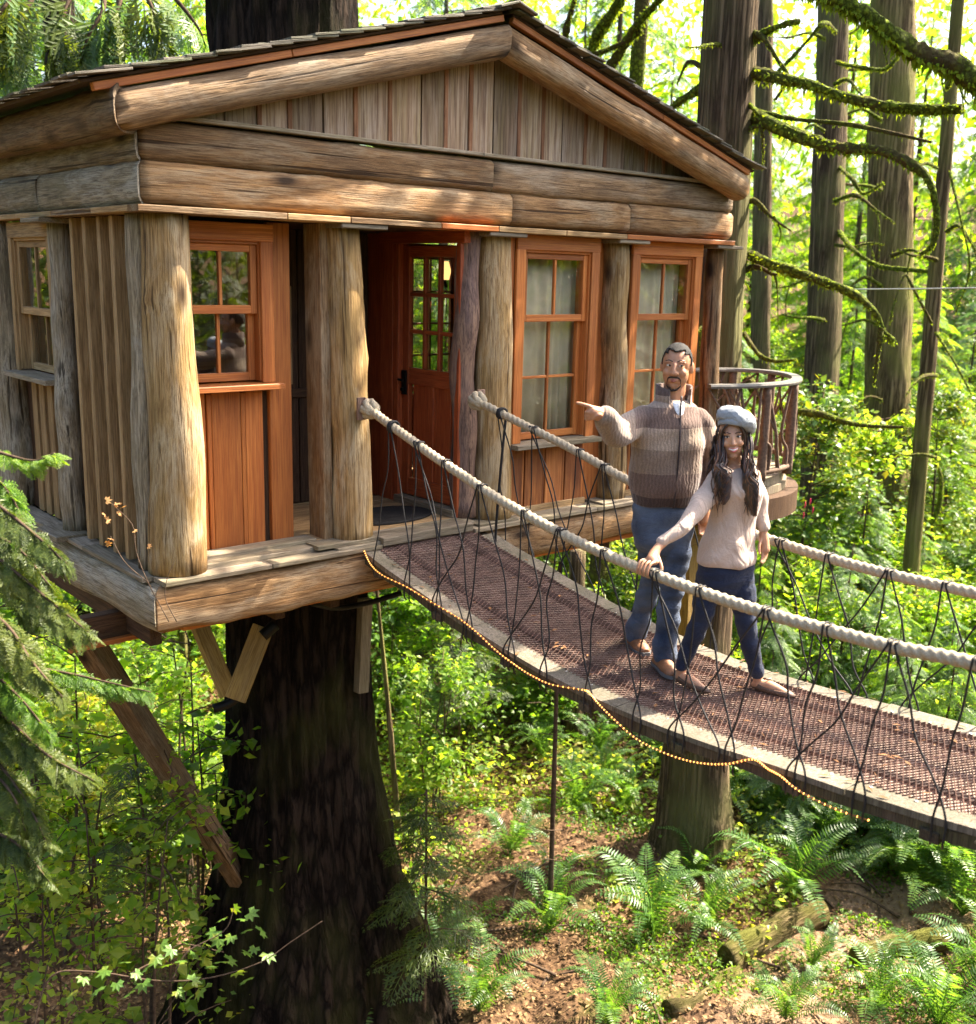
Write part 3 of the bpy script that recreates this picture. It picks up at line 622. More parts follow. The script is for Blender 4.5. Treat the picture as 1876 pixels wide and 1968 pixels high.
for side, xa, xb in ((0, BX0, BX0+.135), (1, BX1-.135, BX1)):
    for i in range(len(bounds)-1):
        a, b = bounds[i]-side*.2, bounds[i+1]-side*.2+.006
        # board bent along the sag
        n_ = 5; sec = [(xa, -.03), (xb, -.03), (xb, 0), (xa, 0)]; cy = (a+b)/2; cz = dz(cy)
        V = []; F = []; tw = random.uniform(-.004, .004)
        for q in range(n_):
            yy = a+(b-a)*q/(n_-1); zz = dz(yy)
            V += [(p[0]-(xa+xb)/2, yy-cy, zz+p[1]-cz+(tw if p[1] == 0 else 0)*(1 if p[0] == xa else -1)) for p in sec]
        for q in range(n_-1):
            for e in range(4): F.append((q*4+e, q*4+4+e, q*4+4+(e+1) % 4, q*4+(e+1) % 4))
        F += [(0, 1, 2, 3), tuple((n_-1)*4+e for e in (3, 2, 1, 0))]
        me = mesh('edge_board', V, F, M_BRB, False)
        o = link('edge_board', me, B, Matrix.Translation(((xa+xb)/2, cy, cz)))
        M_ = Bag()
        for yy in np.arange(a-.06, b+.03, -.21):
            for xx in ((xb-.025,) if side == 0 else (xa+.025,)):
                c = np.array((xx+random.uniform(-.008, .008), yy, dz(yy)+.001)); th = np.linspace(0, 6.283, 9)[:-1]
                M_.add(np.vstack([c+np.stack([.009*np.cos(th), .009*np.sin(th), 0*th+.001], -1), c+(0, 0, .004)]), [(t_, (t_+1) % 8, 8) for t_ in range(8)])
        tag(M_.build('screw', M_STEEL, o, origin=((xa+xb)/2, cy, cz)), kind='stuff')
    # stringer under the edge
    n_ = 92; V = []; F = []; x0, x1 = (BX0+.008, BX0+.06) if side == 0 else (BX1-.06, BX1-.008)
    for q in range(n_):
        yy = .08+(-8.5-.08)*q/(n_-1); zz = dz(yy)-.032+.004*math.sin(q*1.3); h_ = .052+.008*math.sin(q*.7+side)
        V += [(x0, yy, zz-h_), (x1, yy, zz-h_), (x1, yy, zz), (x0, yy, zz)]
    for q in range(n_-1):
        for e in range(4): F.append((q*4+e, q*4+4+e, q*4+4+(e+1) % 4, q*4+(e+1) % 4))
    F += [(0, 1, 2, 3), tuple((n_-1)*4+e for e in (3, 2, 1, 0))]
    link('stringer', mesh('stringer', np.array(V)-np.array((x0, -2.6, -.4)), F, M_SIDE, False), B, Matrix.Translation((x0, -2.6, -.4)))
# walkway planks and cross bearers under the mesh
yy = .08
while yy > -8.4:
    w = .135; zz = dz(yy-w/2)-.026; sl = dz(yy)-dz(yy-w)
    beam('walkway_plank', (BX0+.142, yy-w/2, zz), (BX1-.142, yy-w/2, zz), w-.008, .022, M_PLY, B, side=(0, w, sl)); yy -= w
for yy in np.arange(-.2, -8.4, -.66): beam('cross_bearer', (BX0-.005, yy, dz(yy)-.085), (BX1+.005, yy, dz(yy)-.085), .085, .05, M_SIDE, B, side=(0, 1, 0))
for x in (BX0+.30, BX1-.30):
    V = []; F = []
    for q in range(76):
        yy = .06-8.45*q/75; zz = dz(yy)-.0115
        V += [(x-.0275, yy, zz), (x+.0275, yy, zz), (x+.0275, yy, zz+.008), (x-.0275, yy, zz+.008)]
    for q in range(75):
        for e in range(4): F.append((q*4+e, q*4+4+e, q*4+4+(e+1) % 4, q*4+(e+1) % 4))
    link('runner_strip', mesh('runner_strip', np.array(V)-np.array((x, -2.6, -.4)), F, M_RUN, False), B, Matrix.Translation((x, -2.6, -.4)))
# expanded metal: every strand is a thin bar on edge
px, py = .056, .030; nx = int((BX1-BX0-.235)/px); ny = int(8.45/py)
x_0 = BX0+.118; Vs = []; Fs = []; nv = 0
dzl = np.array([dz(.06-py*j*.5) for j in range(2*ny+3)])
for j in range(ny):
    for i in range(nx):
        c = (x_0+px*(i+.5), .06-py*(j+.5)); 
        for sx in (-1, 1):
            for sy in (-1, 1):
                a = np.array((c[0]+sx*px/2, c[1], dzl[2*j+1])); b = np.array((c[0], c[1]+sy*py/2, dzl[2*j+1-sy]))
                if sy == -1 and j < ny-1 and False: continue
                d_ = np.array((0, .0024, 0)); zt = np.array((0, 0, .006)); lift = np.array((0, 0, -.002))
                Vs += [a-d_+lift, a+d_+lift, b+d_+lift, b-d_+lift, a-d_+zt, a+d_+zt*.4, b+d_+zt*.4, b-d_+zt]
                Fs += [(nv+4, nv+5, nv+6, nv+7), (nv, nv+4, nv+7, nv+3), (nv+1, nv+2, nv+6, nv+5)]; nv += 8
V = np.array(Vs, np.float32)-np.array((2.04, -2.6, -.4), np.float32)
tag(link('walkway_mesh', mesh('walkway_mesh', V, np.array(Fs), M_MESH, False), B, Matrix.Translation((2.04, -2.6, -.4))), kind='stuff')
nr_ = np.random.default_rng(12); k = 420; yn = nr_.uniform(-5.3, 0, k); xn = nr_.uniform(BX0, BX1, k); sn = nr_.uniform(.012, .035, k); th = nr_.uniform(0, 3.14, k); V = []
for x, y, s_, t in zip(xn, yn, sn, th):
    d1, d2 = np.array((math.cos(t), math.sin(t), 0))*s_, np.array((-math.sin(t), math.cos(t), 0))*s_*nr_.choice((.08, .08, .35)); c = np.array((x-2.04, y+2.6, dz(y)+.4+.009)); V += [c-d1, c-d2+(0, 0, .002), c+d1, c+d2+(0, 0, .003)]
M_NEED = plain('fallen_needles', (.16, .075, .03), .9, 0, 0, 3, .4)
tag(link('fallen_needles', mesh('fallen_needles', V, np.arange(4*k).reshape(-1, 4), M_NEED, False), B, Matrix.Translation((2.04, -2.6, -.4))), kind='stuff')
# hand ropes: three strands laid together
def strand_prof(pitch, step): return lambda th, k: 1+.095*np.cos(3*(th[None]-2*math.pi*(k[:, None]*step)/pitch))
def rope(name, pts, r, parent, pitch=.135, step=.0075, n=20, origin=None):
    P = catmull(pts, 300); L = np.linalg.norm(np.diff(P, axis=0), axis=1).sum(); ns = int(L/step)
    V, F = tube_arrays(pts, r, n, ns, prof=strand_prof(pitch, step)); o0 = np.array(origin if origin is not None else pts[0], float)
    return link(name, mesh(name, V-o0, clean(F), M_ROPE), parent, Matrix.Translation(o0))
RXL, RXR = 1.475, 2.575
def rope_x(side, y): 
    e = max(0, min(1, (y+.9)/.85)); return (RXL+.03*e) if side == 0 else (RXR-.12*e)
for side in (0, 1):
    yy = np.linspace(-.07, -8.5, 34); ro = rope('hand_rope', [(rope_x(side, y), y, rz(y)) for y in yy], .0285, B)
    kc = np.array((rope_x(side, -.06), -.055, .972)); bag = Bag()
    for a_ in range(4):
        t = np.linspace(0, 2*math.pi, 14); rr = .047; ax = Quaternion((0, 0, 1), a_*.8+.3) @ Quaternion((1, 0, 0), .5+a_*.7)
        pts = [kc+np.array(ax @ Vector((rr*math.cos(q), rr*math.sin(q), .012*math.sin(2*q)))) for q in t]
        V, F = tube_arrays(pts, .025, 12, 60, prof=strand_prof(.16, .005)); bag.add(V, F)
    bag.build('knot', M_ROPE, ro, origin=kc)
    bx = rope_x(side, 0)-(.05 if side == 0 else -.05)
    beam('rope_bracket', (bx, -.035, .90), (bx, -.035, 1.05), .07, .02, M_PURP, B, side=(1, 0, 0))
# lacing cords: from the rope to the deck edge, crossing
rc = np.random.default_rng(3)
for side in (0, 1):
    ex = BX0+.01 if side == 0 else BX1-.01
    step = .33; n_ = int(8.1/step)
    anchors = [-.30-step*i+rc.uniform(-.05, .05) for i in range(n_)]
    feet = [-.22-step*i+rc.uniform(-.04, .04) for i in range(n_+1)]
    for i, ya in enumerate(anchors):
        ra = np.array((rope_x(side, ya), ya, rz(ya)))
        rr = .032
        for j, (fi, off) in enumerate(((i, .012), (i+1, -.012), (i+2 if i+2 < len(feet) and i % 3 == 1 else i-1 if i > 0 else i+1, .03))):
            if j == 2 and i % 2 == 0: continue
            fy = feet[fi]+off*2.2; f_ = np.array((ex, fy, dz(fy)-.02)); top = ra+(0, off, -.01)
            m = (top+f_)/2+np.array((rc.normal(0, .010), rc.normal(0, .016), rc.normal(0, .01)-.03*abs(top[1]-f_[1]))); m1 = top*.72+f_*.28+np.array((0, rc.normal(0, .012), 0)); m2 = top*.25+f_*.75+np.array((0, rc.normal(0, .012), -.01))
            o = ra+(0, off, 0)
            pts = [o+(rr*.7, 0, -.01), o+(rr*.5, 0, rr*.85), o+(-rr*.5, 0, rr*.85), o+(-rr*.9, 0, 0), m1, m, m2, f_+(-.012 if side == 0 else .012, 0, .03), f_+(-.014 if side == 0 else .014, 0, -.075), f_+(.01, .01, -.11)]
            tube('cord', pts, .0050, M_CORD, B, n=6, ns=40)
        if i == 0:
            th = np.linspace(0, 4*math.pi, 30); pts = [ra+np.array((.036*math.cos(t), -.02+.04*t/12.6, .036*math.sin(t))) for t in th]
            tube('cord_lashing', pts, .009, M_CORD, B, n=6, ns=60)
tube('anchor_cord', [(2.52, -.30, .88), (2.50, -.28, .5), (2.52, -.22, .0), (2.55, -.20, -.12)], .010, M_CORD, B, n=6)
tube('steel_conduit', [at(1690, 1537, 5.3), at(1722, 1548, 5.2), at(1745, 1564, 5.1), at(1790, 1585, 5.0), at(1840, 1600, 4.8), at(1960, 1650, 4.5)], .012, M_STEEL, B, n=8, label=None) if False else tube('steel_conduit', [at(1690, 1537, 5.5), at(1722, 1548, 5.4), at(1745, 1562, 5.3), at(1790, 1583, 5.15), at(1840, 1602, 5.0), at(1960, 1652, 4.7)], .011, M_STEEL, B, n=8)

# string light along the bridge edge
SL = tag(empty('rope_light', (1.45, -.1, -.02)), 'glowing amber rope light looping below the near edge of the bridge', 'rope light')
sp = [np.array(p) for p in ((1.440, -0.090, 0.001), (1.440, -0.165, -0.075), (1.440, -0.305, -0.119), (1.440, -0.570, -0.136), (1.440, -0.848, -0.173), (1.440, -1.111, -0.207), (1.440, -1.287, -0.250), (1.440, -1.458, -0.311), (1.440, -1.622, -0.351), (1.440, -1.780, -0.376), (1.440, -1.952, -0.379), (1.440, -2.195, -0.333), (1.440, -2.242, -0.335), (1.440, -2.315, -0.375), (1.440, -2.432, -0.425), (1.440, -2.582, -0.475), (1.440, -2.732, -0.487), (1.440, -2.894, -0.478), (1.440, -3.038, -0.448), (1.440, -3.174, -0.397), (1.440, -3.309, -0.324), (1.440, -3.391, -0.340), (1.440, -3.463, -0.349), (1.440, -3.563, -0.381), (1.470, -3.72, -.41), (1.53, -3.86, -.43))]
M_TUBE = plain('amber_tube', (.42, .17, .05), .3, 0, 0, 20, .1, .5)
tube('light_tube', sp, .0042, M_TUBE, SL, n=8, ns=260)
P = catmull(sp, 165); bag = Bag()
ico = [(0, 0, 1), (.89, 0, .45), (.28, .85, .45), (-.72, .53, .45), (-.72, -.53, .45), (.28, -.85, .45), (.72, .53, -.45), (-.28, .85, -.45), (-.89, 0, -.45), (-.28, -.85, -.45), (.72, -.53, -.45), (0, 0, -1)]
icf = [(0, 1, 2), (0, 2, 3), (0, 3, 4), (0, 4, 5), (0, 5, 1), (1, 6, 2), (2, 7, 3), (3, 8, 4), (4, 9, 5), (5, 10, 1), (2, 6, 7), (3, 7, 8), (4, 8, 9), (5, 9, 10), (1, 10, 6), (6, 11, 7), (7, 11, 8), (8, 11, 9), (9, 11, 10), (10, 11, 6)]
for p in P: bag.add(np.array(ico)*.0052+p, icf)
tag(bag.build('bulb', emit('amber_bulb', (1, .38, .08), 1.8), SL, origin=P[0]), kind='stuff')

# curtains, lamp, doormat
M_CURT = plain('grey_curtain', (.58, .53, .43), .9, 0, 0, 8, .12, .1)
def curtain(x0, x1, y, z0, z1, label):
    n_ = 60; V = []; F = []
    for i in range(n_):
        t = i/(n_-1); x = x0+(x1-x0)*t; d = .018*math.sin(t*46+math.sin(t*9)*2)+.008*math.sin(t*19)
        V += [(x-x0, d, 0), (x-x0, d*.7, (z1-z0)*.5), (x-x0, d*.6, z1-z0), (x-x0, d*.6+.004, z1-z0), (x-x0, d*.7+.004, (z1-z0)*.5), (x-x0, d+.004, 0)]
    for i in range(n_-1):
        for e in range(6): F.append((i*6+e, i*6+6+e, i*6+6+(e+1) % 6, i*6+(e+1) % 6))
    o = link('curtain', mesh('curtain', V, F, M_CURT), None, Matrix.Translation((x0, y, z0)))
    return tag(o, label, 'curtain', 'curtains behind the front windows')
curtain(2.95, 3.73, .235, .5, 2.1, 'pale grey curtain behind the tall window right of the rope knot')
curtain(4.24, 5.0, .235, .5, 2.1, 'pale grey curtain behind the window partly hidden by the man')
L_ = tag(empty('wall_lamp', at(855, 520, 8.6)), 'lit wall lamp glowing through the top right pane of the door', 'lamp')
lp = np.array(L_.location); b = Bag(); b.tube([lp+(0, 0, .07), lp+(0, 0, -.07)], [.03, .05, .035], 12); b.build('lamp_shade', emit('warm_lamp', (1, .55, .20), .42), L_, origin=lp)
b = Bag(); b.tube([lp+(.0, .0, -.075), lp+(.05, .05, -.12), lp+(.14, .15, -.12)], .012); b.build('lamp_arm', M_BLACK, L_, origin=lp)
M_MAT = plain('doormat_rubber', (.022, .02, .018), .8, 0, .6, 90, .4, .2)
th = np.linspace(0, 2*math.pi, 40, endpoint=False); V = []; F = []
for r_, z in ((1, 0), (1, .014), (.93, .02), (.86, .014), (.80, .018), (.45, .018), (.40, .014), (.36, .018)):
    V += [(.42*r_*math.cos(t), .26*r_*math.sin(t), z) for t in th]
for k in range(7):
    for i in range(40): F.append((k*40+i, k*40+(i+1) % 40, k*40+40+(i+1) % 40, k*40+40+i))
F += [tuple(range(39, -1, -1)), tuple(280+i for i in range(40))]
tag(link('doormat', mesh('doormat', V, F, M_MAT), None, Matrix.Translation((2.02, .50, .061))), 'dark oval doormat on the porch floor before the red door', 'doormat')

# ------------------------------------------------------------------ ground
def hsh(x, y, s=1.0):
    return (np.sin(x*1.7*s+.3)*np.cos(y*1.3*s-.8)+.5*np.sin(x*3.9*s+y*2.1*s)+.25*np.cos(y*7.3*s-x*5.1*s))
def ground_z(x, y):
    x = np.asarray(x, float); y = np.asarray(y, float)
    r = np.hypot(x-CAM.x, y-CAM.y)
    return -5.25+.155*np.maximum(0, r-14)+.10*hsh(x, y)+.05*hsh(x+4, y, 2.7)+np.maximum(0, r-30)*.02*hsh(x*.08, y*.08)
def gz(x, y): return float(ground_z(x, y))
def polar(px, r, py=1000):
    """position r metres away horizontally under the sight line through (px, py) of the photograph"""
    d = _f+_r*((px-938)/FPX)-_u*((py-984)/FPX); d = Vector((d.x, d.y, 0)).normalized()
    return CAM.x+d.x*r, CAM.y+d.y*r
u = np.linspace(-1, 1, 260); uu = np.sign(u)*(np.abs(u)*.25+np.abs(u)**3*.75)*85
X, Y = np.meshgrid(uu+5, uu+1, indexing='ij'); Z = ground_z(X, Y)
n_ = len(u); I = np.arange(n_*n_).reshape(n_, n_)
Fg = np.stack([I[:-1, :-1], I[1:, :-1], I[1:, 1:], I[:-1, 1:]], -1).reshape(-1, 4)
m, n, out = newmat('forest_floor'); L = n.links
tc = nd(n, 'TexCoord').outputs['Object']
a = nd(n, 'TexNoise', ins={'Scale': 1.1, 'Detail': 8.0, 'Roughness': .65}); L.new(tc, a.inputs['Vector'])
b = nd(n, 'TexNoise', ins={'Scale': 14.0, 'Detail': 6.0}); L.new(tc, b.inputs['Vector'])
c1 = ramp(n, [(.3, (.035, .02, .011)), (.5, (.085, .048, .026)), (.7, (.16, .098, .054))], b.outputs[0]).outputs[0]
fm = ramp(n, [(.52, g(0)), (.62, g(.8))], a.outputs[0]).outputs[0]
c2 = mixc(n, fm, c1, (.06, .075, .014))
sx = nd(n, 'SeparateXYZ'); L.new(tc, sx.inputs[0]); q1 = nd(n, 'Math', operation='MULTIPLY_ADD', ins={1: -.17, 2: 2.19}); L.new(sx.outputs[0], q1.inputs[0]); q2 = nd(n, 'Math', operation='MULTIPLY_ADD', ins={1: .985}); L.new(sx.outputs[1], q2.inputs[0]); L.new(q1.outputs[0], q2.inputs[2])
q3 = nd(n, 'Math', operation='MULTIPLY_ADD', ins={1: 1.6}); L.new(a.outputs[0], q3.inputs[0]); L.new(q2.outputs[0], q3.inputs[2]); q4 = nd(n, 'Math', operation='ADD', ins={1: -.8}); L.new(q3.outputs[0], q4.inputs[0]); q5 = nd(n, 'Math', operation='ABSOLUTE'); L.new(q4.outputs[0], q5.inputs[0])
c2 = mixc(n, ramp(n, [(.25, g(.85)), (.85, g(0))], q5.outputs[0]).outputs[0], c2, mixc(n, b.outputs[0], (.13, .08, .048), (.34, .23, .15)))     # trodden path of bare soil, painted paler to stand for strong sun on it
p = nd(n, 'BsdfPrincipled', ins={'Roughness': .95, 'Specular IOR Level': .1}); L.new(c2, p.inputs['Base Color'])
bb = nd(n, 'Bump', ins={'Strength': .8, 'Distance': .06}); L.new(b.outputs[0], bb.inputs['Height']); L.new(bb.outputs[0], p.inputs['Normal'])
L.new(p.outputs[0], out.inputs[0])
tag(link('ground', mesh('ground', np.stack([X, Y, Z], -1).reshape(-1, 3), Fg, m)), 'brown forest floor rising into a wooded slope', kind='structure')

# ------------------------------------------------------------------ foliage builders
M_LCED = leafmat('cedar_foliage', [(.025, .065, .012), (.06, .13, .016), (.11, .19, .02), (.19, .24, .025)], .55)
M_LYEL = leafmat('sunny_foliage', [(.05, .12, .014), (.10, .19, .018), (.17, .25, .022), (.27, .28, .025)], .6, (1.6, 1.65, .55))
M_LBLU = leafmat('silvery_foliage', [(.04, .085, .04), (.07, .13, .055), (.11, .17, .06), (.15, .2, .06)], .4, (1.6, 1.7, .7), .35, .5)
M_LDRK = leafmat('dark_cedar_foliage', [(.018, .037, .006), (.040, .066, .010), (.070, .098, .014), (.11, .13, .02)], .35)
M_FERN = leafmat('fern_green', [(.03, .075, .02), (.055, .12, .03), (.09, .165, .035), (.14, .2, .04)], .45, (1.7, 1.7, .5), .38, .45)
M_UND = leafmat('undergrowth_leaves', [(.04, .09, .014), (.085, .165, .02), (.15, .235, .03), (.25, .29, .05), (.27, .19, .06)], .55)
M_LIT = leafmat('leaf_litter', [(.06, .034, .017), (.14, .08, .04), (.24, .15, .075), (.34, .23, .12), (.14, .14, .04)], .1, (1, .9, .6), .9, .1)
M_MAPLE = leafmat('maple_leaf', [(.03, .075, .012), (.05, .11, .016), (.08, .15, .02), (.20, .18, .02)], .3)
M_TWIG = plain('twig_bark', (.075, .05, .034), .9, 0, .4, 30, .4, .1)
M_MOSSY = bark('mossy_limb', (.06, .075, .010), (.19, .25, .02), (.10, .07, .035), .12, (14, 14, 14), 1.0)
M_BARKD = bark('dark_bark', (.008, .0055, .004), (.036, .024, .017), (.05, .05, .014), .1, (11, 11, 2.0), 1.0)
M_BARKG = bark('grey_cedar_bark', (.045, .031, .02), (.20, .14, .088), (.15, .14, .06), .25, (17, 17, .55), .9)
M_BARKW = bark('warm_cedar_bark', (.06, .042, .022), (.26, .19, .10), (.17, .16, .05), .35, (15, 15, .6), .9)
def unit(v): return v/(np.linalg.norm(v, axis=-1, keepdims=True)+1e-12)
class Leaves:
    """rhombs: base point, direction, normal, length, half width"""
    def __init__(s): s.a = []
    def add(s, P, D, N, L, Wd):
        P = np.atleast_2d(P).astype(float); k = len(P)
        s.a.append(np.hstack([P, np.broadcast_to(D, (k, 3)), np.broadcast_to(N, (k, 3)), np.broadcast_to(np.reshape(L, (-1, 1)), (k, 1)), np.broadcast_to(np.reshape(Wd, (-1, 1)), (k, 1))])); return s
    def arr(s): return np.vstack(s.a)
def place(A, R, t, sc):
    o = A.copy(); o[:, 0:3] = sc*(A[:, 0:3] @ R.T)+t; o[:, 3:6] = A[:, 3:6] @ R.T; o[:, 6:9] = A[:, 6:9] @ R.T; o[:, 9:] *= sc; return o
def rhomb_mesh(name, A, mat, cup=.12):
    P, D, N, L, Wd = A[:, 0:3], unit(A[:, 3:6]), A[:, 6:9], A[:, 9:10], A[:, 10:11]
    Sd = unit(np.cross(D, N)); N2 = np.cross(Sd, D)
    V = np.stack([P, P+D*L*.42+Sd*Wd+N2*Wd*cup, P+D*L-N2*L*.06, P+D*L*.42-Sd*Wd+N2*Wd*cup], 1).reshape(-1, 3)
    return mesh(name, V, np.arange(len(P)*4).reshape(-1, 4), mat, False)
def rotx(dirv, up):
    x = unit(np.asarray(dirv, float)); z = np.asarray(up, float); z = unit(z-x*(x@z)); return np.stack([x, np.cross(z, x), z], 1)
def frond_cedar(r, fine=True):
    A = Leaves(); nt_ = 10 if fine else 7
    A.add((0, 0, 0), (1, 0, -.2), (0, 0, 1), 1.0, .012)
    for k in range(nt_):
        t = (k+.6)/nt_
        for sd in (-1, 1):
            ln = (.46*(1-t)**.7+.07)*r.uniform(.8, 1.2); an = rad(r.uniform(42, 62)); p = np.array((t, 0, -.22*t*t))
            d = np.array((math.cos(an), sd*math.sin(an), -.22-.2*t)); d /= np.linalg.norm(d)
            A.add(p, d, (0, 0, 1), ln, ln*.06)
            for q in ((.25, .5, .75) if fine else (.3, .65)):
                for s2 in (-1, 1):
                    a2 = math.atan2(d[1], d[0])+s2*.75; A.add(p+d*ln*q, (math.cos(a2), math.sin(a2), -.35), (r.normal(0, .15), r.normal(0, .15), 1), ln*(.5-.3*q)+.02, ln*.04+.005)
    return A.arr()
def conifer(name, seed, h, radb, nb, mat, trunk_r, low=.06, fine=False, droop=.35, nf=4):
    r = np.random.default_rng(seed); T = [frond_cedar(r, fine) for _ in range(3)]; out_ = []; st = Bag()
    st.tube([(0, 0, -.3), (r.normal(0, .05), r.normal(0, .05), h*.5), (0, 0, h)], [trunk_r, trunk_r*.6, .01], 8, 10)
    for i in range(nb):
        t = low+(1-low)*((i+.5)/nb)**.9; z = h*t; az = i*2.4+r.normal(0, .35)
        Lb = radb*((1-t)**.75*r.uniform(.65, 1.15)+.10); e = np.array((math.cos(az), math.sin(az), 0)); up = .25*(1-t)
        pts = [np.array((0, 0, z)), e*Lb*.5+(0, 0, z+Lb*up*.6-droop*Lb*.12), e*Lb+(0, 0, z+Lb*up-droop*Lb*.75)]
        st.tube(pts, [.006+.014*Lb/radb*trunk_r/.1, .004], 4, 5); c = catmull(pts, 12)
        for k in range(nf):
            q = (.25+.75*(k+1)/nf); j = min(11, int(q*11)); tip = k == nf-1
            da = 0 if tip else (1 if k % 2 else -1)*r.uniform(.5, .95); d = np.array((math.cos(az+da), math.sin(az+da), r.uniform(-.65, -.15)*droop*2.2))
            out_.append(place(T[r.integers(3)], rotx(d, (r.normal(0, .2), r.normal(0, .2), 1)), c[j], (.32*Lb+.24)*r.uniform(.8, 1.25)))
    return rhomb_mesh(name, np.vstack(out_), mat), mesh('trunk', np.vstack(st.V), st.F, M_TWIG)
def broadleaf(name, seed, h, w, n_tips, per, size, mat, trunk_r=.05, low=.15, stems=1):
    r = np.random.default_rng(seed); A = Leaves(); st = Bag()
    for s_ in range(stems):
        a0 = r.uniform(0, 6.28); lean = w*.35*(stems > 1); base = np.array((math.cos(a0), math.sin(a0), 0))*(.12 if stems > 1 else 0)
        top = base*lean*6+np.array((r.normal(0, w*.1), r.normal(0, w*.1), h*r.uniform(.85, 1)))
        trunk = catmull([base-(0, 0, .3), base+(top-base)*.5+r.normal(0, .08*h*.3, 3), top], 20); st.tube(trunk[::4], [trunk_r, trunk_r*.25], 6, 12)
        for i in range(n_tips//stems):
            t = low+(1-low)*r.random()**.8; p0 = trunk[min(19, int(t*19))]; az = r.uniform(0, 6.28); Lb = w*(1.05-t*.6)*r.uniform(.4, 1)
            tip = p0+np.array((math.cos(az)*Lb, math.sin(az)*Lb, Lb*r.uniform(-.15, .6)))
            st.tube([p0, (p0+tip)/2+(0, 0, Lb*.1), tip], [trunk_r*.3, .004], 4, 5)
            k = per; q = r.random((k, 1))**.6; P = p0+(tip-p0)*(.25+.8*q)+r.normal(0, Lb*.13, (k, 3))*(.4+q)
            D = unit(r.normal(0, 1, (k, 3))*(1, 1, .5)+(tip-p0)/Lb*.5-(0, 0, .25)); N = unit(r.normal(0, .45, (k, 3))+(0, 0, 1)); s = size*np.clip(r.lognormal(-.05, .38, k), .4, 2.1)
            A.add(P, D, N, s, s*r.uniform(.24, .42, k))
    return rhomb_mesh(name, A.arr(), mat), mesh('trunk', np.vstack(st.V), st.F, M_TWIG)
def plant(name, cat, label, group, crown, trunk, x, y, z=None, s=1, rot=0, cname='crown', tname='trunk', lean=(0, 0)):
    e = empty(name, (x, y, gz(x, y) if z is None else z)); e.rotation_euler = (lean[0], lean[1], rot); e.scale = (s, s, s)
    for nm, me in ((cname, crown), (tname, trunk)):
        o = bpy.data.objects.new(nm, me); C.objects.link(o); o.parent = e
    return tag(e, label, cat, group)

# ------------------------------------------------------------------ big trees
def trunk_mesh(path, radii, n=40, ridges=17, amp=.05, flare=None, seed=0, step=.18):
    L_ = sum((Vector(a)-Vector(b)).length for a, b in zip(path, path[1:])); ns = int(L_/step); P = catmull(path, ns); t = np.linspace(0, 1, ns); R = np.interp(t, np.linspace(0, 1, len(radii)), radii)
    th = np.linspace(0, 2*math.pi, n, endpoint=False); r = np.random.default_rng(seed)
    q = 1+amp*np.sin(ridges*th[None]+1.3*np.sin(t[:, None]*9+th[None]))*.5+r.normal(0, amp*.3, (ns, n))+amp*.5*np.sin(ridges*2.3*th[None]+2.2*np.sin(t[:, None]*23+2*th[None]))+amp*.8*np.sin(3*th[None]+seed+t[:, None]*2)
    if flare is not None: q = q*(1+flare*np.exp(-t[:, None]*L_/.75)*(.5+.5*np.sin(5*th[None]+seed)))
    T, N, B = frames(P); V = P[:, None]+(R[:, None]*q)[..., None]*(np.cos(th)[None, :, None]*N[:, None]+np.sin(th)[None, :, None]*B[:, None])
    k = np.arange(ns-1)[:, None]*n; i = np.arange(n)[None]; j = (i+1) % n
    F = [tuple(f) for f in np.stack([k+i, k+j, k+n+j, k+n+i], -1).reshape(-1, 4).tolist()]+[tuple(range(n-1, -1, -1)), tuple((ns-1)*n+i for i in range(n))]
    return V.reshape(-1, 3), F
def big_tree(label, path, radii, mat, name='tree', cat='tree', group=None, **k):
    e = tag(empty(name, path[0]), label, cat, group); V, F = trunk_mesh(path, radii, **k)
    link('trunk', mesh('trunk', V-np.array(path[0], float), F, mat), e, Matrix.Translation(V3(path[0]))); return e
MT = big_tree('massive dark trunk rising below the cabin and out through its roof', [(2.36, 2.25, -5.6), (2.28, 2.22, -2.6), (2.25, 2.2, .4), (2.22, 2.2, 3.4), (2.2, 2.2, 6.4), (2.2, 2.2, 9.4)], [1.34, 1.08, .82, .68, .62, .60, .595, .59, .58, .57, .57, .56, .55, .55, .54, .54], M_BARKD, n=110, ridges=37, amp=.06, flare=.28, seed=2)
BT = big_tree('tall grey trunk standing close behind the balcony', [(7.72, 1.62, -5.5), (7.6, 1.62, -4), (7.42, 1.6, 0), (7.28, 1.6, 4), (7.2, 1.6, 9)], [.60, .52, .45, .40, .36, .33, .31, .30, .29, .285, .28, .28], M_BARKG, n=48, ridges=22, amp=.05, flare=.3, seed=5)
def far_tree(label, px0, px1, r, w0, w1, mat, z1=None, **k):
    x0, y0 = polar(px0, r, 1100); zt = z1 or (CAM.z+.32*r); x1, y1 = polar(px1, r, -120 if z1 is None else 1100); zb = gz(x0, y0)
    return big_tree(label, [(x0, y0, zb-.3), ((x0+x1)/2, (y0+y1)/2, (zb+zt)/2), (x1, y1, zt)], [w0*1.35, w0*1.05, w0, (w0+w1)/2, w1, w1*.95], mat, n=32, ridges=15, amp=.045, flare=.3, **k)
T2 = far_tree('dark narrow trunk between the balcony trunk and the pale broad one', 1572, 1600, 21, .31, .265, M_BARKG, seed=7)
T3 = far_tree('broad pale brown trunk, straightest and widest on the right', 1702, 1706, 23, .43, .40, M_BARKW, seed=8)
T4 = far_tree('slim leaning trunk at the far right in front of bright foliage', 1757, 1848, 18, .12, .09, M_BARKW, seed=9)
far_tree('thin shaded trunk just right of the balcony trunk', 1448, 1466, 26, .22, .18, M_BARKG, seed=10)
far_tree('slender pale trunk beneath the cabin, left of the big trunk', 346, 352, 17, .055, .05, M_BARKW, z1=.5, seed=11)
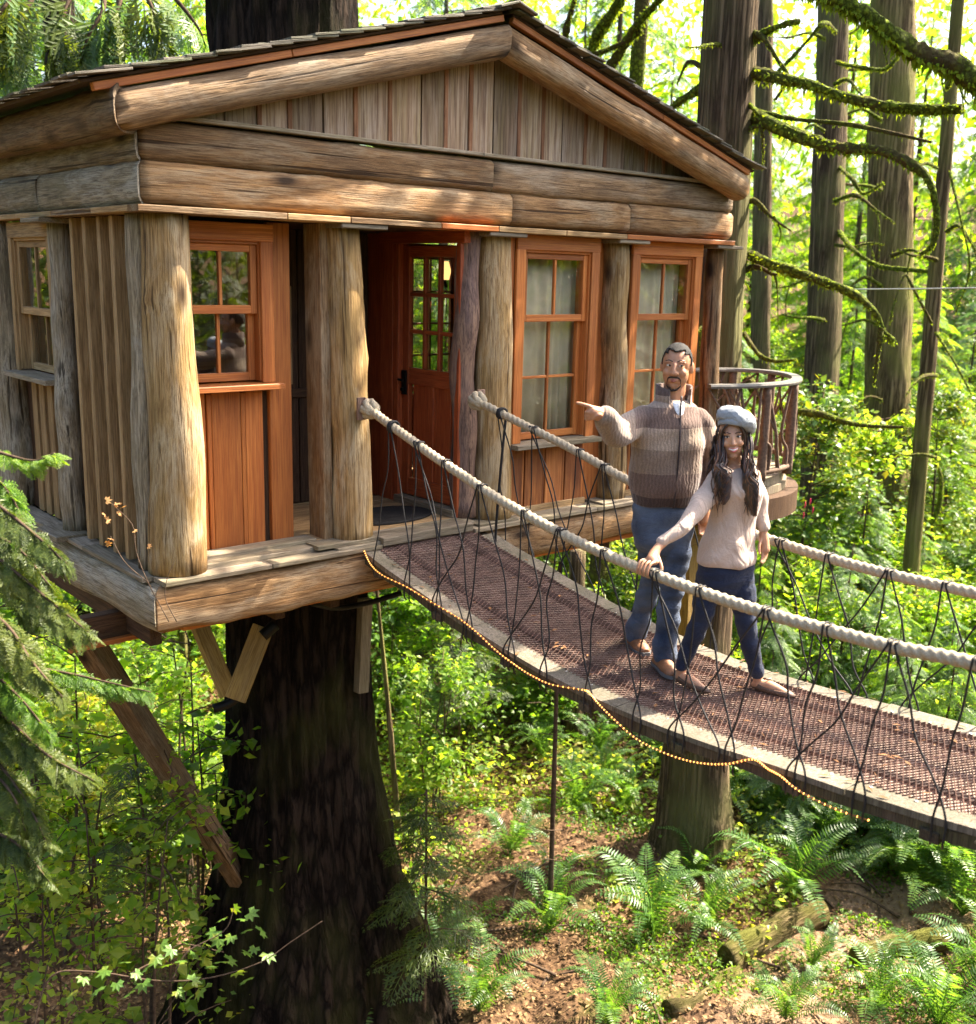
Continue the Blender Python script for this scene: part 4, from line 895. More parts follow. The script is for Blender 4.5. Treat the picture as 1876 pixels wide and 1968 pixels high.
far_tree('slender brown trunk beneath the cabin beside the pale one', 372, 366, 18, .06, .05, M_BARKG, z1=.5, seed=12)
far_tree('dead grey stub trunk left of the bridge support trunk', 1115, 1108, 15.5, .14, .12, M_BARKG, z1=-2.1, seed=13)
far_tree('mossy short trunk beside the dead stub', 1092, 1098, 16.0, .10, .09, M_MOSSY, z1=-1.4, seed=14)
LP = far_tree('leafless sapling pole standing before the ferns under the bridge', 1084, 1076, 10.7, .026, .018, M_TWIG, z1=-1.0, seed=15)
far_tree('thin pale leaning pole left of the ferns below the bridge', 775, 720, 12.5, .035, .022, M_BARKW, z1=-1.6, seed=16)
# mossy boughs, each given by points seen in the photograph at measured distances
mr = np.random.default_rng(21)
def bough(tree, pts, r0, r1, hang=1.0, label=None, side=1):
    P = [np.array(at(*p)) for p in pts]; P = [P[0]]+[p+mr.normal(0, .012, 3) for p in P[1:]]
    ns = max(14, int(sum(np.linalg.norm(a-b) for a, b in zip(P, P[1:]))/.06))
    r0 *= .82; r1 *= .82; rk = [r0]+[(r0+(r1-r0)*q/7)*mr.uniform(.72, 1.22) for q in range(1, 7)]+[r1*.8]
    V, F = tube_arrays(P, rk, 9, ns, jit=.13, seed=int(mr.integers(999)))
    o = link('branch', mesh('branch', V-P[0], clean(F), M_MOSSY), tree, Matrix.Translation(P[0]))
    c = catmull(P, ns); k = int(ns*11*hang)
    if k:
        i = mr.integers(0, ns, k); rr = np.interp(i/ns, [0, 1], [r0, r1]); an = mr.uniform(0, 6.28, k)
        off = np.stack([np.cos(an), np.sin(an)*.7, np.sin(an)], -1)*rr[:, None]*.8; D = unit(off+mr.normal(0, .02, (k, 3))-(0, 0, .02)); A = Leaves().add(c[i]+off, D, unit(mr.normal(0, 1, (k, 3))), rr*mr.uniform(.25, .8, k)+.010, rr*.16+.003)
        i = mr.integers(0, ns, k//2); rr = np.interp(i/ns, [0, 1], [r0, r1]); A.add(c[i]-np.stack([0*rr, 0*rr, rr*.6], -1)+mr.normal(0, .01, (k//2, 3)), unit(np.array((0, 0, -1.))+mr.normal(0, .25, (k//2, 3))), unit(mr.normal(0, 1, (k//2, 3))), rr*mr.uniform(.4, 1.9, k//2)*mr.random(k//2)+.012, rr*.18+.003)
        me = rhomb_mesh('moss', A.arr()-np.array([*P[0], 0, 0, 0, 0, 0, 0, 0, 0]), M_MOSS); tag(link('moss', me, o, Matrix.Translation(P[0])), kind='stuff')
    return o
d0 = 12.6
bough(BT, [(1440, 218, d0), (1500, 240, d0-.4), (1560, 268, d0-.7), (1620, 285, d0-.9), (1690, 290, d0-1.1), (1745, 318, d0-1.2), (1790, 352, d0-1.3), (1805, 420, d0-1.3), (1790, 470, d0-1.3), (1770, 490, d0-1.3)], .095, .022, 1.3)
bough(BT, [(1440, 136, d0), (1490, 148, d0-.3), (1550, 165, d0-.5), (1620, 190, d0-.6), (1700, 200, d0-.8), (1780, 212, d0-.9), (1850, 208, d0-1)], .075, .06, 1.2)
bough(BT, [(1440, 490, d0), (1480, 505, d0-.3), (1530, 525, d0-.5), (1590, 548, d0-.7), (1640, 562, d0-.8), (1680, 600, d0-.9), (1695, 640, d0-.9), (1720, 658, d0-.9)], .075, .04, 1.3)
bough(BT, [(1694, 630, d0-.9), (1690, 668, d0-.9), (1680, 735, d0-.9)], .045, .012, 1)
bough(BT, [(1440, 210, d0), (1520, 228, d0-.4), (1620, 240, d0-.6), (1720, 258, d0-.8), (1790, 272, d0-.9)], .03, .018, .6)
bough(BT, [(1445, 80, d0), (1480, 60, d0-.2), (1510, 45, d0-.3), (1540, 40, d0-.3)], .055, .03, 1)
bough(BT, [(1445, 62, d0), (1470, 75, d0-.2), (1500, 110, d0-.3), (1515, 150, d0-.3), (1490, 190, d0-.3)], .04, .02, 1)
bough(BT, [(1438, 730, d0), (1470, 770, d0-.2), (1500, 785, d0-.4), (1580, 800, d0-.6), (1650, 815, d0-.8), (1740, 822, d0-1)], .09, .02, 1.5)
bough(BT, [(1430, 640, d0), (1455, 680, d0-.2), (1490, 695, d0-.3), (1530, 692, d0-.4)], .035, .02, .8)
bough(BT, [(1352, 165, d0), (1300, 205, d0+.2), (1262, 235, d0+.3)], .06, .035, 1)
bough(BT, [(1352, 130, d0), (1320, 120, d0+.2), (1300, 160, d0+.3)], .03, .014, 1)
d1 = 20.0
bough(T2, [(1610, 440, d1+1), (1640, 480, d1), (1690, 510, d1), (1760, 518, d1-.3), (1800, 522, d1-.5)], .06, .03, .8)
bough(T2, [(1612, 320, d1+1), (1640, 345, d1), (1660, 372, d1), (1700, 350, d1)], .045, .03, .8)
bough(T2, [(1610, 120, d1+1), (1650, 128, d1), (1700, 132, d1), (1725, 110, d1)], .05, .03, .8)
bough(T2, [(1605, 60, d1+1), (1585, 48, d1), (1550, 80, d1), (1520, 115, d1), (1470, 165, d1)], .05, .03, .8)
bough(T3, [(1668, 905, d1+2), (1640, 880, d1+1), (1590, 850, d1), (1545, 822, d1-.6), (1500, 790, d1-1)], .06, .05, 1.2)
bough(T3, [(1660, 960, d1+1), (1690, 985, d1+.5), (1730, 1005, d1), (1770, 1020, d1), (1800, 990, d1), (1812, 930, d1), (1800, 890, d1)], .085, .035, 1.6)
bough(T3, [(1575, 985, d1), (1600, 1025, d1), (1640, 1050, d1), (1655, 1090, d1), (1600, 1120, d1), (1560, 1110, d1)], .08, .05, 1.4)
bough(T4, [(1790, 620, 17.5), (1760, 560, 17), (1740, 530, 17), (1720, 590, 16.8), (1715, 620, 16.8)], .03, .015, .7)
bough(T4, [(1800, 640, 17.5), (1840, 700, 17), (1870, 760, 17)], .03, .015, .7)
bough(T4, [(1826, 330, 17.5), (1850, 420, 17), (1862, 520, 17), (1840, 600, 17)], .025, .015, .7)
# maple off to the right with two heavy boughs reaching into the top right corner
MP = big_tree('mossy maple leaning in from the right, its heavy boughs crossing the top right corner', [(10.9, -3.9, -5.5), (10.7, -3.9, -1), (10.3, -3.7, 5), (10.0, -3.6, 11)], [.45, .36, .32, .28, .24, .2], M_BARKG, n=32, ridges=9, seed=31)
bough(MP, [(2080, 235, 12.6), (1980, 195, 12), (1890, 158, 11.2), (1830, 128, 11), (1770, 98, 10.8), (1710, 60, 10.6), (1660, 30, 10.5), (1600, 0, 10.4), (1540, -35, 10.3)], .13, .085, 1.5)
bough(MP, [(2080, 260, 12.6), (1960, 205, 12), (1876, 160, 11.6), (1826, 132, 11.4), (1780, 108, 11.3), (1745, 82, 11.2), (1700, 60, 11.1)], .085, .04, 1.5)
for q in ((1745, 82, 11.2), (1690, 48, 10.6), (1800, 118, 11)):
    bough(MP, [q, (q[0]+10, q[1]+30, q[2]), (q[0]+18, q[1]+75, q[2])], .012, .004, .6)
# leaning limbs behind the ridge
LM = big_tree('leaning mossy tree behind the roof ridge', [polar(1150, 17)+(-4.5,), polar(1165, 17)+(0,), polar(1190, 16.5)+(7.5,)], [.2, .15, .12, .1], M_MOSSY, n=20, ridges=7, seed=33)
bough(LM, [(1128, 120, 16.5), (1150, 70, 16.3), (1175, 30, 16), (1200, -10, 15.8)], .10, .08, 1.3)
bough(LM, [(1160, 150, 16.5), (1195, 95, 16.3), (1225, 50, 16), (1262, 5, 15.8), (1280, -20, 15.6)], .085, .06, .8)
bough(LM, [(1085, 95, 16.5), (1090, 45, 16.3), (1105, 0, 16)], .06, .04, 1)
bough(LM, [(1120, 110, 16.5), (1160, 98, 16.3), (1200, 82, 16.2), (1235, 60, 16)], .05, .03, 1)
bough(LM, [(900, 40, 16.5), (960, 15, 16.3), (1010, -10, 16)], .05, .035, 1)

# smaller mossy branches higher and lower on the same trunks
def at_trunk(tree_px, r, n, y0, y1, lmin, lmax, tree):
    for i in range(n):
        py = y0+(y1-y0)*(i+mr.random())/n; sd = 1 if mr.random() < .55 else -1; l = mr.uniform(lmin, lmax); px = tree_px+sd*10; dr = mr.uniform(-.5, .5); drop = mr.uniform(-25, 60)
        pts = [(px, py, r), (px+sd*l*.35, py-mr.uniform(0, 20), r-.3+dr*.3), (px+sd*l*.7, py+drop*.4, r-.5+dr*.6), (px+sd*l, py+drop, r-.6+dr)]
        b = bough(tree, pts, mr.uniform(.03, .055), .010, .7)
        if mr.random() < .7: q = pts[2]; bough(tree, [q, (q[0]+sd*l*.08, q[1]+30, q[2]), (q[0]+sd*l*.05, q[1]+mr.uniform(55, 110), q[2])], .018, .005, .5)
at_trunk(1595, 20.6, 9, 20, 900, 60, 120, T2); at_trunk(1704, 22.4, 9, 40, 860, 70, 150, T3); at_trunk(1405, 12.7, 6, 20, 640, 60, 110, BT); at_trunk(1810, 17.8, 6, 60, 900, 40, 90, T4)

for i in range(11):
    py = 1385+i*30; sd = (-1)**i; l = mr.uniform(60, 170)*(.5+.5*(11-i)/11); q = (1080+.3*(i-5), py, 12.4-.02*i)
    P_ = [np.array(at(*q)), np.array(at(q[0]+sd*l*.5, py-mr.uniform(-4, 14), 12.3+mr.uniform(-.4, .4))), np.array(at(q[0]+sd*l, py+mr.uniform(-18, 12), 12.2+mr.uniform(-.7, .7)))]
    tube('twig', P_, [.006, .002], M_TWIG, LP, n=5)

# ------------------------------------------------------------------ vegetation
CON = [conifer('crown', 100+i, 6.0, 1.55, 46, (M_LCED, M_LBLU, M_LYEL, M_LCED)[i], .07, .05, False, (.35, .5, .3, .6)[i], 5) for i in range(4)]
CONT = [conifer('crown', 120+i, 13.0, 2.7, 80, (M_LCED, M_LYEL, M_LBLU)[i], .17, .05, False, (.5, .4, .55)[i], 6) for i in range(3)]
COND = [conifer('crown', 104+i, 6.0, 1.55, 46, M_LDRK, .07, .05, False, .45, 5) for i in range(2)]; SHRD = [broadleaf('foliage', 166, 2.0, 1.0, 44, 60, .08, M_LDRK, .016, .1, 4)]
BRO = [broadleaf('crown', 140+i, 5.0, 1.7, 60, 110, .10, (M_LYEL, M_UND, M_MAPLE)[i], .05, .12, 1) for i in range(3)]
SHR = [broadleaf('foliage', 160+i, 2.0, 1.0, 44, 72, .06, (M_UND, M_LYEL, M_MAPLE)[i], .016, .1, 4) for i in range(3)]
vr = np.random.default_rng(44)
def seen_at(x, y, z):
    d = Vector((x, y, z))-CAM; w = d.dot(_f); return (938+FPX*d.dot(_r)/w, 984-FPX*d.dot(_u)/w) if w > .1 else (9999, 0)
LOW = ((-200, 'beyond the left edge under the cedar boughs'), (60, 'at the left edge below the cedar boughs'), (200, 'left of the long brace'), (330, 'behind the long brace'), (445, 'just left of the big trunk'), (720, 'hidden partly by the big trunk'), (830, 'just right of the big trunk'), (960, 'below the cabin doorway'), (1060, 'left of the leafless pole'), (1170, 'right of the leafless pole'), (1290, 'left of the support trunk'), (1400, 'behind the support trunk'), (1500, 'just right of the support trunk'), (1620, 'under the right part of the bridge'), (1760, 'below the bridge lacing'), (9999, 'at the right edge'))
HIGH = ((-100, 'beyond the cabin far left'), (420, 'above the left half of the roof'), (700, 'behind the trunk on the roof'), (1100, 'behind the roof ridge'), (1340, 'behind the right roof slope'), (1450, 'behind the balcony trunk'), (1540, 'right of the balcony trunk'), (1640, 'around the dark narrow trunk'), (1760, 'around the broad pale trunk'), (1860, 'around the slim leaning trunk'), (9999, 'at the right edge of the wood'))
def where(x, y, h=.5):
    px, py = seen_at(x, y, gz(x, y)+h); r = math.hypot(x-CAM.x, y-CAM.y)
    t = next(w for p, w in (LOW if py > 1080 else HIGH) if px < p) if px != 9999 else 'outside the view'
    dp = 'close by ' if r < 13.5 else 'low down ' if r < 16.5 else 'mid slope ' if r < 21 else 'upslope ' if r < 28 else 'far back '
    return dp+t
def size_word(s, a, b): return 'small' if s < a+(b-a)*.33 else 'medium' if s < a+(b-a)*.67 else 'large'
def zone(px):
    return 'behind the cabin on the left' if px < 420 else 'behind the cabin' if px < 1300 else 'beyond the balcony' if px < 1640 else 'at the far right of the wood'
def scatter(n, px0, px1, r0, r1, pool, s0, s1, fmt, cat, group, name, cname='crown', pw=1.0):
    for i in range(n):
        px = px0+(px1-px0)*((i+vr.random())/n); r = r0+(r1-r0)*vr.random()**pw; x, y = polar(px, r)
        if -1.2 < x < 8.6 and -1.0 < y < 4.6: continue
        k = int(vr.integers(len(pool))); c, t = pool[k]
        s = vr.uniform(s0, s1); plant(name, cat, fmt.format(size=size_word(s, s0, s1), kind=('dark green', 'silvery green', 'yellow green', 'drooping')[k % 4], zone=where(x, y)), group, c, t, x, y, None, s, vr.uniform(0, 6.28), cname)
scatter(34, -350, 1950, 18, 32, CON, .4, .95, '{size} young {kind} conifer {zone}', 'conifer', 'young conifers in the wood', 'young_conifer')
scatter(26, -400, 1950, 30, 48, CONT, .8, 1.35, '{size} tall {kind} conifer {zone}', 'conifer', 'tall conifers far back in the wood', 'tall_conifer')
scatter(28, -350, 2000, 16, 34, BRO, .5, 1.1, '{size} {kind} broadleaf tree {zone}', 'tree', 'small broadleaf trees in the wood', 'broadleaf_tree')
scatter(48, -250, 1000, 11, 20, SHR, .7, 1.6, '{size} leafy {kind} bush {zone}', 'shrub', 'bushes under the cabin', 'shrub', 'foliage')
scatter(60, 1000, 2100, 14.5, 28, SHR, .6, 1.4, '{size} leafy {kind} bush {zone}', 'shrub', 'bushes on the slope behind the bridge', 'shrub', 'foliage')
scatter(26, 1460, 2020, 13, 19, [CON[1], CON[3]], .28, .55, '{size} {kind} cedar sapling {zone}', 'sapling', 'low cedar saplings behind the bridge', 'cedar_sapling')
# wood around and behind the viewpoint, seen in the window reflections
for i in range(44):
    az = rad(vr.uniform(95, 330)); r = vr.uniform(10, 26); x, y = CAM.x+math.sin(az)*r, CAM.y+math.cos(az)*r
    if -1.5 < x < 10 and y > -5: continue
    c, t = COND[int(vr.integers(2))]; plant('young_conifer', 'conifer', 'tree standing in the wood on the near side of the clearing', 'trees around the clearing', c, t, x, y, None, vr.uniform(1.0, 1.55), vr.uniform(0, 6.28))
for i in range(60):
    x, y = vr.uniform(-3, 22), vr.uniform(-26, -8.5)
    if math.hypot(x-CAM.x, y-CAM.y) < 5: continue
    c, t = (SHRD+COND)[int(vr.integers(3))]; plant('shrub', 'shrub', 'leafy bush in the wood on the near side of the clearing', 'trees around the clearing', c, t, x, y, None, vr.uniform(.7, 1.3), vr.uniform(0, 6.28), 'foliage')
# far slope of forest, one mass
k = 42000; az = rad(1)*vr.uniform(-4, 88, k); r = vr.uniform(36, 60, k); x = CAM.x+np.sin(az)*r; y = CAM.y+np.cos(az)*r
z = ground_z(x, y)+vr.random(k)**.8*15
A = Leaves().add(np.stack([x, y, z], -1), unit(vr.normal(0, 1, (k, 3))-(0, 0, .6)), unit(vr.normal(0, .6, (k, 3))+(0, 0, .6)), vr.uniform(.22, .6, k), vr.uniform(.05, .15, k)).arr()
tag(link('distant_forest', rhomb_mesh('distant_forest', A, M_LYEL)), 'far slope of sunlit forest closing the view', 'forest', kind='stuff')
# crown added to the balcony trunk, unseen above the picture, for dappled shade
r_ = np.random.default_rng(51); A = []; T_ = [frond_cedar(r_, True) for _ in range(3)]; LB = Bag()
for i in range(30):
    zz = r_.uniform(6.2, 11.5); aa = r_.uniform(-.3, 3.6); Lb = r_.uniform(1.0, 3.0)*(1-.05*(zz-6)); e = np.array((math.cos(aa), math.sin(aa), 0)); b0 = np.array((7.22, 1.6, zz))
    pts = [b0, b0+e*Lb*.5+(0, 0, .1), b0+e*Lb-(0, 0, .25*Lb)]; c = catmull(pts, 12); LB.tube(pts, [.05, .012], 5, 8)
    for k in range(7):
        j = 3+k+k//4; da = aa+(-1)**k*.7; A.append(place(T_[k % 3], rotx((math.cos(da), math.sin(da), -.4), (r_.normal(0, .2), r_.normal(0, .2), 1)), c[min(11, j)], r_.uniform(.6, 1.0)))
o = link('crown', rhomb_mesh('crown', np.vstack(A)-np.array([7.22, 1.6, 8, 0, 0, 0, 0, 0, 0, 0, 0]), M_LCED), BT, Matrix.Translation((7.22, 1.6, 8))); LB.build('limbs', M_BARKG, BT, origin=(7.22, 1.6, 8))
# leafy crown added to the maple, out of view, placed to shade the bridge
r_ = np.random.default_rng(61); A = Leaves(); LB = Bag(); k0 = np.array((10.1, -3.6, 8.2))
for i in range(30):
    tip = np.array((r_.uniform(7.3, 9.5), r_.uniform(-3.1, -1.3), r_.uniform(6.6, 8.5))); LB.tube([k0+(0, 0, r_.uniform(-1, 2)), (k0+tip)/2+(0, 0, .4), tip], [.06, .012], 5, 8)
    k = 95; P = tip+r_.normal(0, .42, (k, 3))*(1, 1, .5); s_ = r_.uniform(.10, .19, k); A.add(P, unit(r_.normal(0, 1, (k, 3))*(1, 1, .4)), unit(r_.normal(0, .4, (k, 3))+(0, 0, 1)), s_, s_*.42)
o = link('crown', rhomb_mesh('crown', A.arr()-np.array([*k0, 0, 0, 0, 0, 0, 0, 0, 0]), M_MAPLE), MP, Matrix.Translation(k0)); LB.build('limbs', M_BARKG, MP, origin=k0)
k = 50000; az = rad(1)*vr.uniform(88, 356, k); r = vr.uniform(24, 48, k); x = CAM.x+np.sin(az)*r; y = CAM.y+np.cos(az)*r; z = ground_z(x, y)+vr.random(k)*12
A = Leaves().add(np.stack([x, y, z], -1), unit(vr.normal(0, 1, (k, 3))-(0, 0, .6)), unit(vr.normal(0, .6, (k, 3))+(0, 0, .6)), vr.uniform(.5, 1.1, k), vr.uniform(.1, .25, k)).arr()
tag(link('distant_forest', rhomb_mesh('distant_forest', A, M_LDRK)), 'dark forest round the near side of the clearing, seen mirrored in the window panes', 'forest', kind='stuff')
# undergrowth and leaf litter
def ground_scatter(n, r0, r1, px0, px1, h, pw=1.0):
    px = vr.uniform(px0, px1, n); r = r0+(r1-r0)*vr.random(n)**pw
    d = np.array(_f)[None]+np.array(_r)[None]*((px-938)/FPX)[:, None]; d = d[:, :2]/np.linalg.norm(d[:, :2], axis=1)[:, None]
    x = CAM.x+d[:, 0]*r; y = CAM.y+d[:, 1]*r; return x, y, ground_z(x, y), r
x, y, z, r = ground_scatter(210000, 10, 40, -300, 2200, 0, .8)
pat = hsh(x*.55, y*.55)+.4*hsh(x*1.7+3, y*1.7)
front = (r < 13.2) & (pat < .22); path = np.abs(-.17*x+.985*y+2.19) < .8
keep = ~(front | (path & (r < 17))); x, y, z, r, pat = (q[keep] for q in (x, y, z, r, pat)); k = len(x)
hh = np.where(r < 13.2, .5, 1.0)*np.clip(.35+.35*pat, .08, 1.0)*vr.random(k)**1.5*(1+.03*r)
sz = (.032+.0034*r)*vr.uniform(.6, 1.4, k)
A = Leaves().add(np.stack([x, y, z+hh], -1), unit(vr.normal(0, 1, (k, 3))*(1, 1, .4)+(0, 0, .1)), unit(vr.normal(0, .5, (k, 3))+(0, 0, 1)), sz, sz*.36).arr()
tag(link('undergrowth', rhomb_mesh('undergrowth', A, M_UND)), 'low leafy undergrowth covering the slope under the cabin and bridge', 'undergrowth', kind='stuff')
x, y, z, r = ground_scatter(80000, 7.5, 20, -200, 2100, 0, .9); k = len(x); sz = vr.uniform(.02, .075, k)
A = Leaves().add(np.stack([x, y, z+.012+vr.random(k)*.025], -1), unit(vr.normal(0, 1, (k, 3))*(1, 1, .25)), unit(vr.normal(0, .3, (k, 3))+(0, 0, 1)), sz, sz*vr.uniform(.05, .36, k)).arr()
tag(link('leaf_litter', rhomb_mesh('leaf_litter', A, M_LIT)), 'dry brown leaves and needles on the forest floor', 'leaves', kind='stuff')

x, y, z, r = ground_scatter(60000, 8.5, 15, 500, 2050, 0, 1.0); pt = hsh(x*1.1+2, y*1.1)+.5*hsh(x*3.1, y*2.7); q = pt > .15; x, y, z, r, pt = x[q], y[q], z[q], r[q], pt[q]; k = len(x); sz = vr.uniform(.018, .06, k)
A = Leaves().add(np.stack([x, y, z+.22*np.clip(pt, 0, 1)*vr.random(k)**1.3], -1), unit(vr.normal(0, 1, (k, 3))*(1, 1, .5)), unit(vr.normal(0, .5, (k, 3))+(0, 0, 1)), sz, sz*.4).arr()
tag(link('ground_cover', rhomb_mesh('ground_cover', A, M_LCED)), 'patches of small green herbs on the clearing floor', 'herbs', kind='stuff')
# ferns: every frond its own part on the nearer ones
def fern_frond(seed, L_=1.0):
    r = np.random.default_rng(seed); A = Leaves(); n_ = 30; P = []
    for i in range(n_+1):
        t = i/n_; P.append(np.array((t*.86, 0, .52*math.sin(t*2.15)-.16*t*t)))
    for i in range(2, n_):
        t = i/n_; p = P[i]; tg = unit(P[i+1]-P[i-1]); ln = .15*(math.sin(math.pi*min(1, t*.92+.08))**.6)*(1.05-t*.55)+.012; up = np.cross(tg, (0, 1, 0)); up = -up if up[2] < 0 else up
        for sd in (-1, 1):
            d = unit(tg*.32+np.array((0, sd*1.0, 0))+up*r.normal(.10, .1)); A.add(p, d, up, ln*r.uniform(.9, 1.1), .0125)
    st = np.array(P); me = rhomb_mesh('frond', A.arr(), M_FERN, .1)
    V, F = tube_arrays(st, [.006, .002], 4, 14); bm = bmesh.new(); bm.from_mesh(me); vs_ = [bm.verts.new(v) for v in V]
    for f in clean(F): bm.faces.new([vs_[i] for i in f])
    bm.to_mesh(me); bm.free(); me.update(); return me
FR = [fern_frond(200+i) for i in range(4)]
def merge(mes, Ms, name):
    bm = bmesh.new()
    for me, M in zip(mes, Ms):
        b2 = bmesh.new(); b2.from_mesh(me); b2.transform(M); t = bpy.data.meshes.new('tmp'); b2.to_mesh(t); b2.free(); bm.from_mesh(t); bpy.data.meshes.remove(t)
    o = bpy.data.meshes.new(name); bm.to_mesh(o); bm.free(); o.materials.append(M_FERN); return o
def frond_M(r, i, n_):
    az = i*2.399+r.normal(0, .2); pit = r.uniform(-.55, .15)-(.35 if i < n_*.4 else 0); s = r.uniform(.75, 1.1)
    return Matrix.Rotation(az, 4, 'Z') @ Matrix.Rotation(pit, 4, 'Y') @ Matrix.Rotation(r.normal(0, .25), 4, 'X') @ Matrix.Scale(s, 4)
fr = np.random.default_rng(77); FERNM = []
for v in range(4):
    n_ = 13; FERNM.append(merge([FR[int(fr.integers(4))] for _ in range(n_)], [frond_M(fr, i, n_) for i in range(n_)], 'fern'))
def fern(px, py, r, s, label=None, parts=True, group='ferns on the forest floor'):
    x, y = polar(px, r) if py is None else py; z = gz(x, y)
    e = tag(empty('fern', (x, y, z)), label or 'sword fern in the undergrowth', 'fern', group)
    for i in range(14):
        o = bpy.data.objects.new('frond', FR[int(fr.integers(4))]); C.objects.link(o); o.parent = e
        o.matrix_local = frond_M(fr, i, 14) @ Matrix.Scale(s, 4)
def floor_at(px, py):
    d = _f+_r*((px-938)/FPX)-_u*((py-984)/FPX); t = 6.0
    for _ in range(60):
        p = CAM+d*t; h = p.z-gz(p.x, p.y)
        t += h/max(.15, -d.z)*.7
    p = CAM+d*t; return p.x, p.y
for px, py, s, lb in ((1255, 1800, 1.25, 'large sword fern centre of the clearing, right of the thin pole'), (1055, 1790, 1.05, 'sword fern at the foot of the leafless pole'), (1520, 1720, 1.25, 'sunlit pale fern right of the support trunk'),
                      (1350, 1790, .9, 'fern leaning right beside the large centre fern'), (920, 1945, .9, 'arching fern at the bottom edge right of the big trunk'), (830, 1880, .9, 'shaded fern beside the flared foot of the big trunk'),
                      (1170, 1975, .8, 'bright fern cut by the bottom edge below the centre fern'), (1480, 1560, 1.15, 'shaded fern tucked behind the right side of the support trunk'), (1610, 1600, 1.1, 'pale fern in the brightest sun patch under the bridge'),
                      (1740, 1690, 1.1, 'arching fern at the right in the sunlit leaf litter'), (1850, 1760, 1.2, 'fern against the right edge below the bridge'), (1690, 1940, .85, 'bright fern at the bottom right beside the wet hollow'),
                      (1800, 1975, 1.0, 'large bright fern in the bottom right corner'), (1880, 1900, 1.0, 'silvery fern cut by the right edge near the bottom'), (1510, 1960, .7, 'small upright fern at the bottom between two fallen logs'),
                      (1560, 1860, .6, 'small grey fern growing beside the rotten log'), (1330, 1690, .8, 'fern growing close to the left foot of the support trunk'), (700, 1930, 1.1, 'dark fern in front of the big trunk foot'),
                      (620, 1960, 1.0, 'dark low fern before the big trunk'), (1280, 1480, 1.0, 'sunlit fern left of the support trunk'), (1200, 1560, .9, 'dappled fern up the slope left of the support trunk'), (980, 1640, .9, 'yellow green fern up the slope left of the leafless pole')):
    fern(None, floor_at(px, py), 0, s, lb)
for i in range(150):
    px = fr.uniform(420, 2000) if i < 95 else fr.uniform(1400, 2050); r = fr.uniform(12.5, 27) if i < 95 else fr.uniform(12.5, 20); x, y = polar(px, r)
    if (x-7.7)**2+(y-1.6)**2 < 1.0 or (x-2.3)**2+(y-2.2)**2 < 2: continue
    e = bpy.data.objects.new('fern', FERNM[i % 4]); C.objects.link(e); e.location = (x, y, gz(x, y)); e.rotation_euler = (0, 0, fr.uniform(0, 6.28)); s = fr.uniform(.75, 1.35); e.scale = (s, s, s)
    tag(e, size_word(s, .75, 1.35)+' sword fern '+where(x, y, .2), 'fern', 'ferns on the forest floor')

# rotten logs and fallen branches on the floor
M_ROT = bark('rotten_log', (.04, .026, .015), (.19, .13, .075), (.10, .10, .022), .45, (12, 12, 1.6), .9)
for (a, b, r_, lb) in (((1395, 1870), (1570, 1765), .19, 'flat mossy rotten log lying in the clearing right of the large fern'), ((1640, 1860), (1860, 1800), .13, 'mossy fallen log at the right under brown litter'), ((1290, 1960), (1420, 1880), .10, 'brown fallen branch at the bottom between the ferns')):
    (xa, ya), (xb, yb) = floor_at(*a), floor_at(*b); pa, pb = (xa, ya, gz(xa, ya)+r_*.5), (xb, yb, gz(xb, yb)+r_*.5)
    tag(log('fallen_log', pa, pb, r_, r_*.85, M_ROT, None, int(r_*100), n=18, wob=.06, knots=6, sq=(1.2, .75)), lb, 'log')
for i in range(60):
    px, py = fr.uniform(780, 1850), fr.uniform(1640, 1960); x, y = floor_at(px, py); a = fr.uniform(0, 3.14); L_ = fr.uniform(.35, 1.1); p = np.array((x, y, gz(x, y)+.03)); d = np.array((math.cos(a), math.sin(a), 0))*L_/2
    q0, q1 = p-d, p+d; q0[2] = gz(*q0[:2])+.02; q1[2] = gz(*q1[:2])+.05
    tag(tube('fallen_branch', [q0, p+fr.normal(0, .04, 3), q1], [.018, .008], M_TWIG, None, n=6), ('short' if L_ < .6 else 'long')+' brown stick '+where(x, y, 0), 'stick', 'sticks on the forest floor')

# small hemlocks with feathery crowns before the clearing
HEM = [conifer('crown', 180+i, 2.6, .5, 20, M_LDRK, .022, .35, False, .25, 4) for i in range(2)]
for px, r, s, lb, z in ((826, 8.9, 1.0, 'dark young hemlock with feathery top right of the big trunk', None), (890, 14.5, 1.2, 'thin hemlock up the slope behind the dark one', None), (235, 9.5, 1.15, 'dark hemlock sapling at the lower left', None)):
    x, y = polar(px, r); plant('hemlock_sapling', 'sapling', lb, None, *HEM[int(r) % 2], x, y, None, s, px*.1)
# twiggy stems at the lower left
STM = [broadleaf('foliage', 190+i, 3.4, 1.0, 30, 26, .075, (M_LYEL, M_LYEL, M_UND)[i], .022, .3, 3) for i in range(3)]
for px, r, s, lb in ((20, 8.2, 1.0, 'dark stemmed shrub at the left edge'), (130, 8.6, 1.15, 'tall thin stemmed shrub left of the long brace'), (215, 8.0, 1.05, 'thin stemmed shrub crossing the long brace'), (300, 9.2, 1.1, 'slim shrub between the brace and the big trunk'), (70, 11, 1.3, 'pale leafed shrub behind the dark stems at the left'), (340, 11.5, 1.2, 'yellow leafed shrub left of the big trunk foot')):
    x, y = polar(px, r); plant('tall_shrub', 'shrub', lb, None, *STM[int(px) % 3], x, y, None, s, px*.3, 'foliage', 'stem')
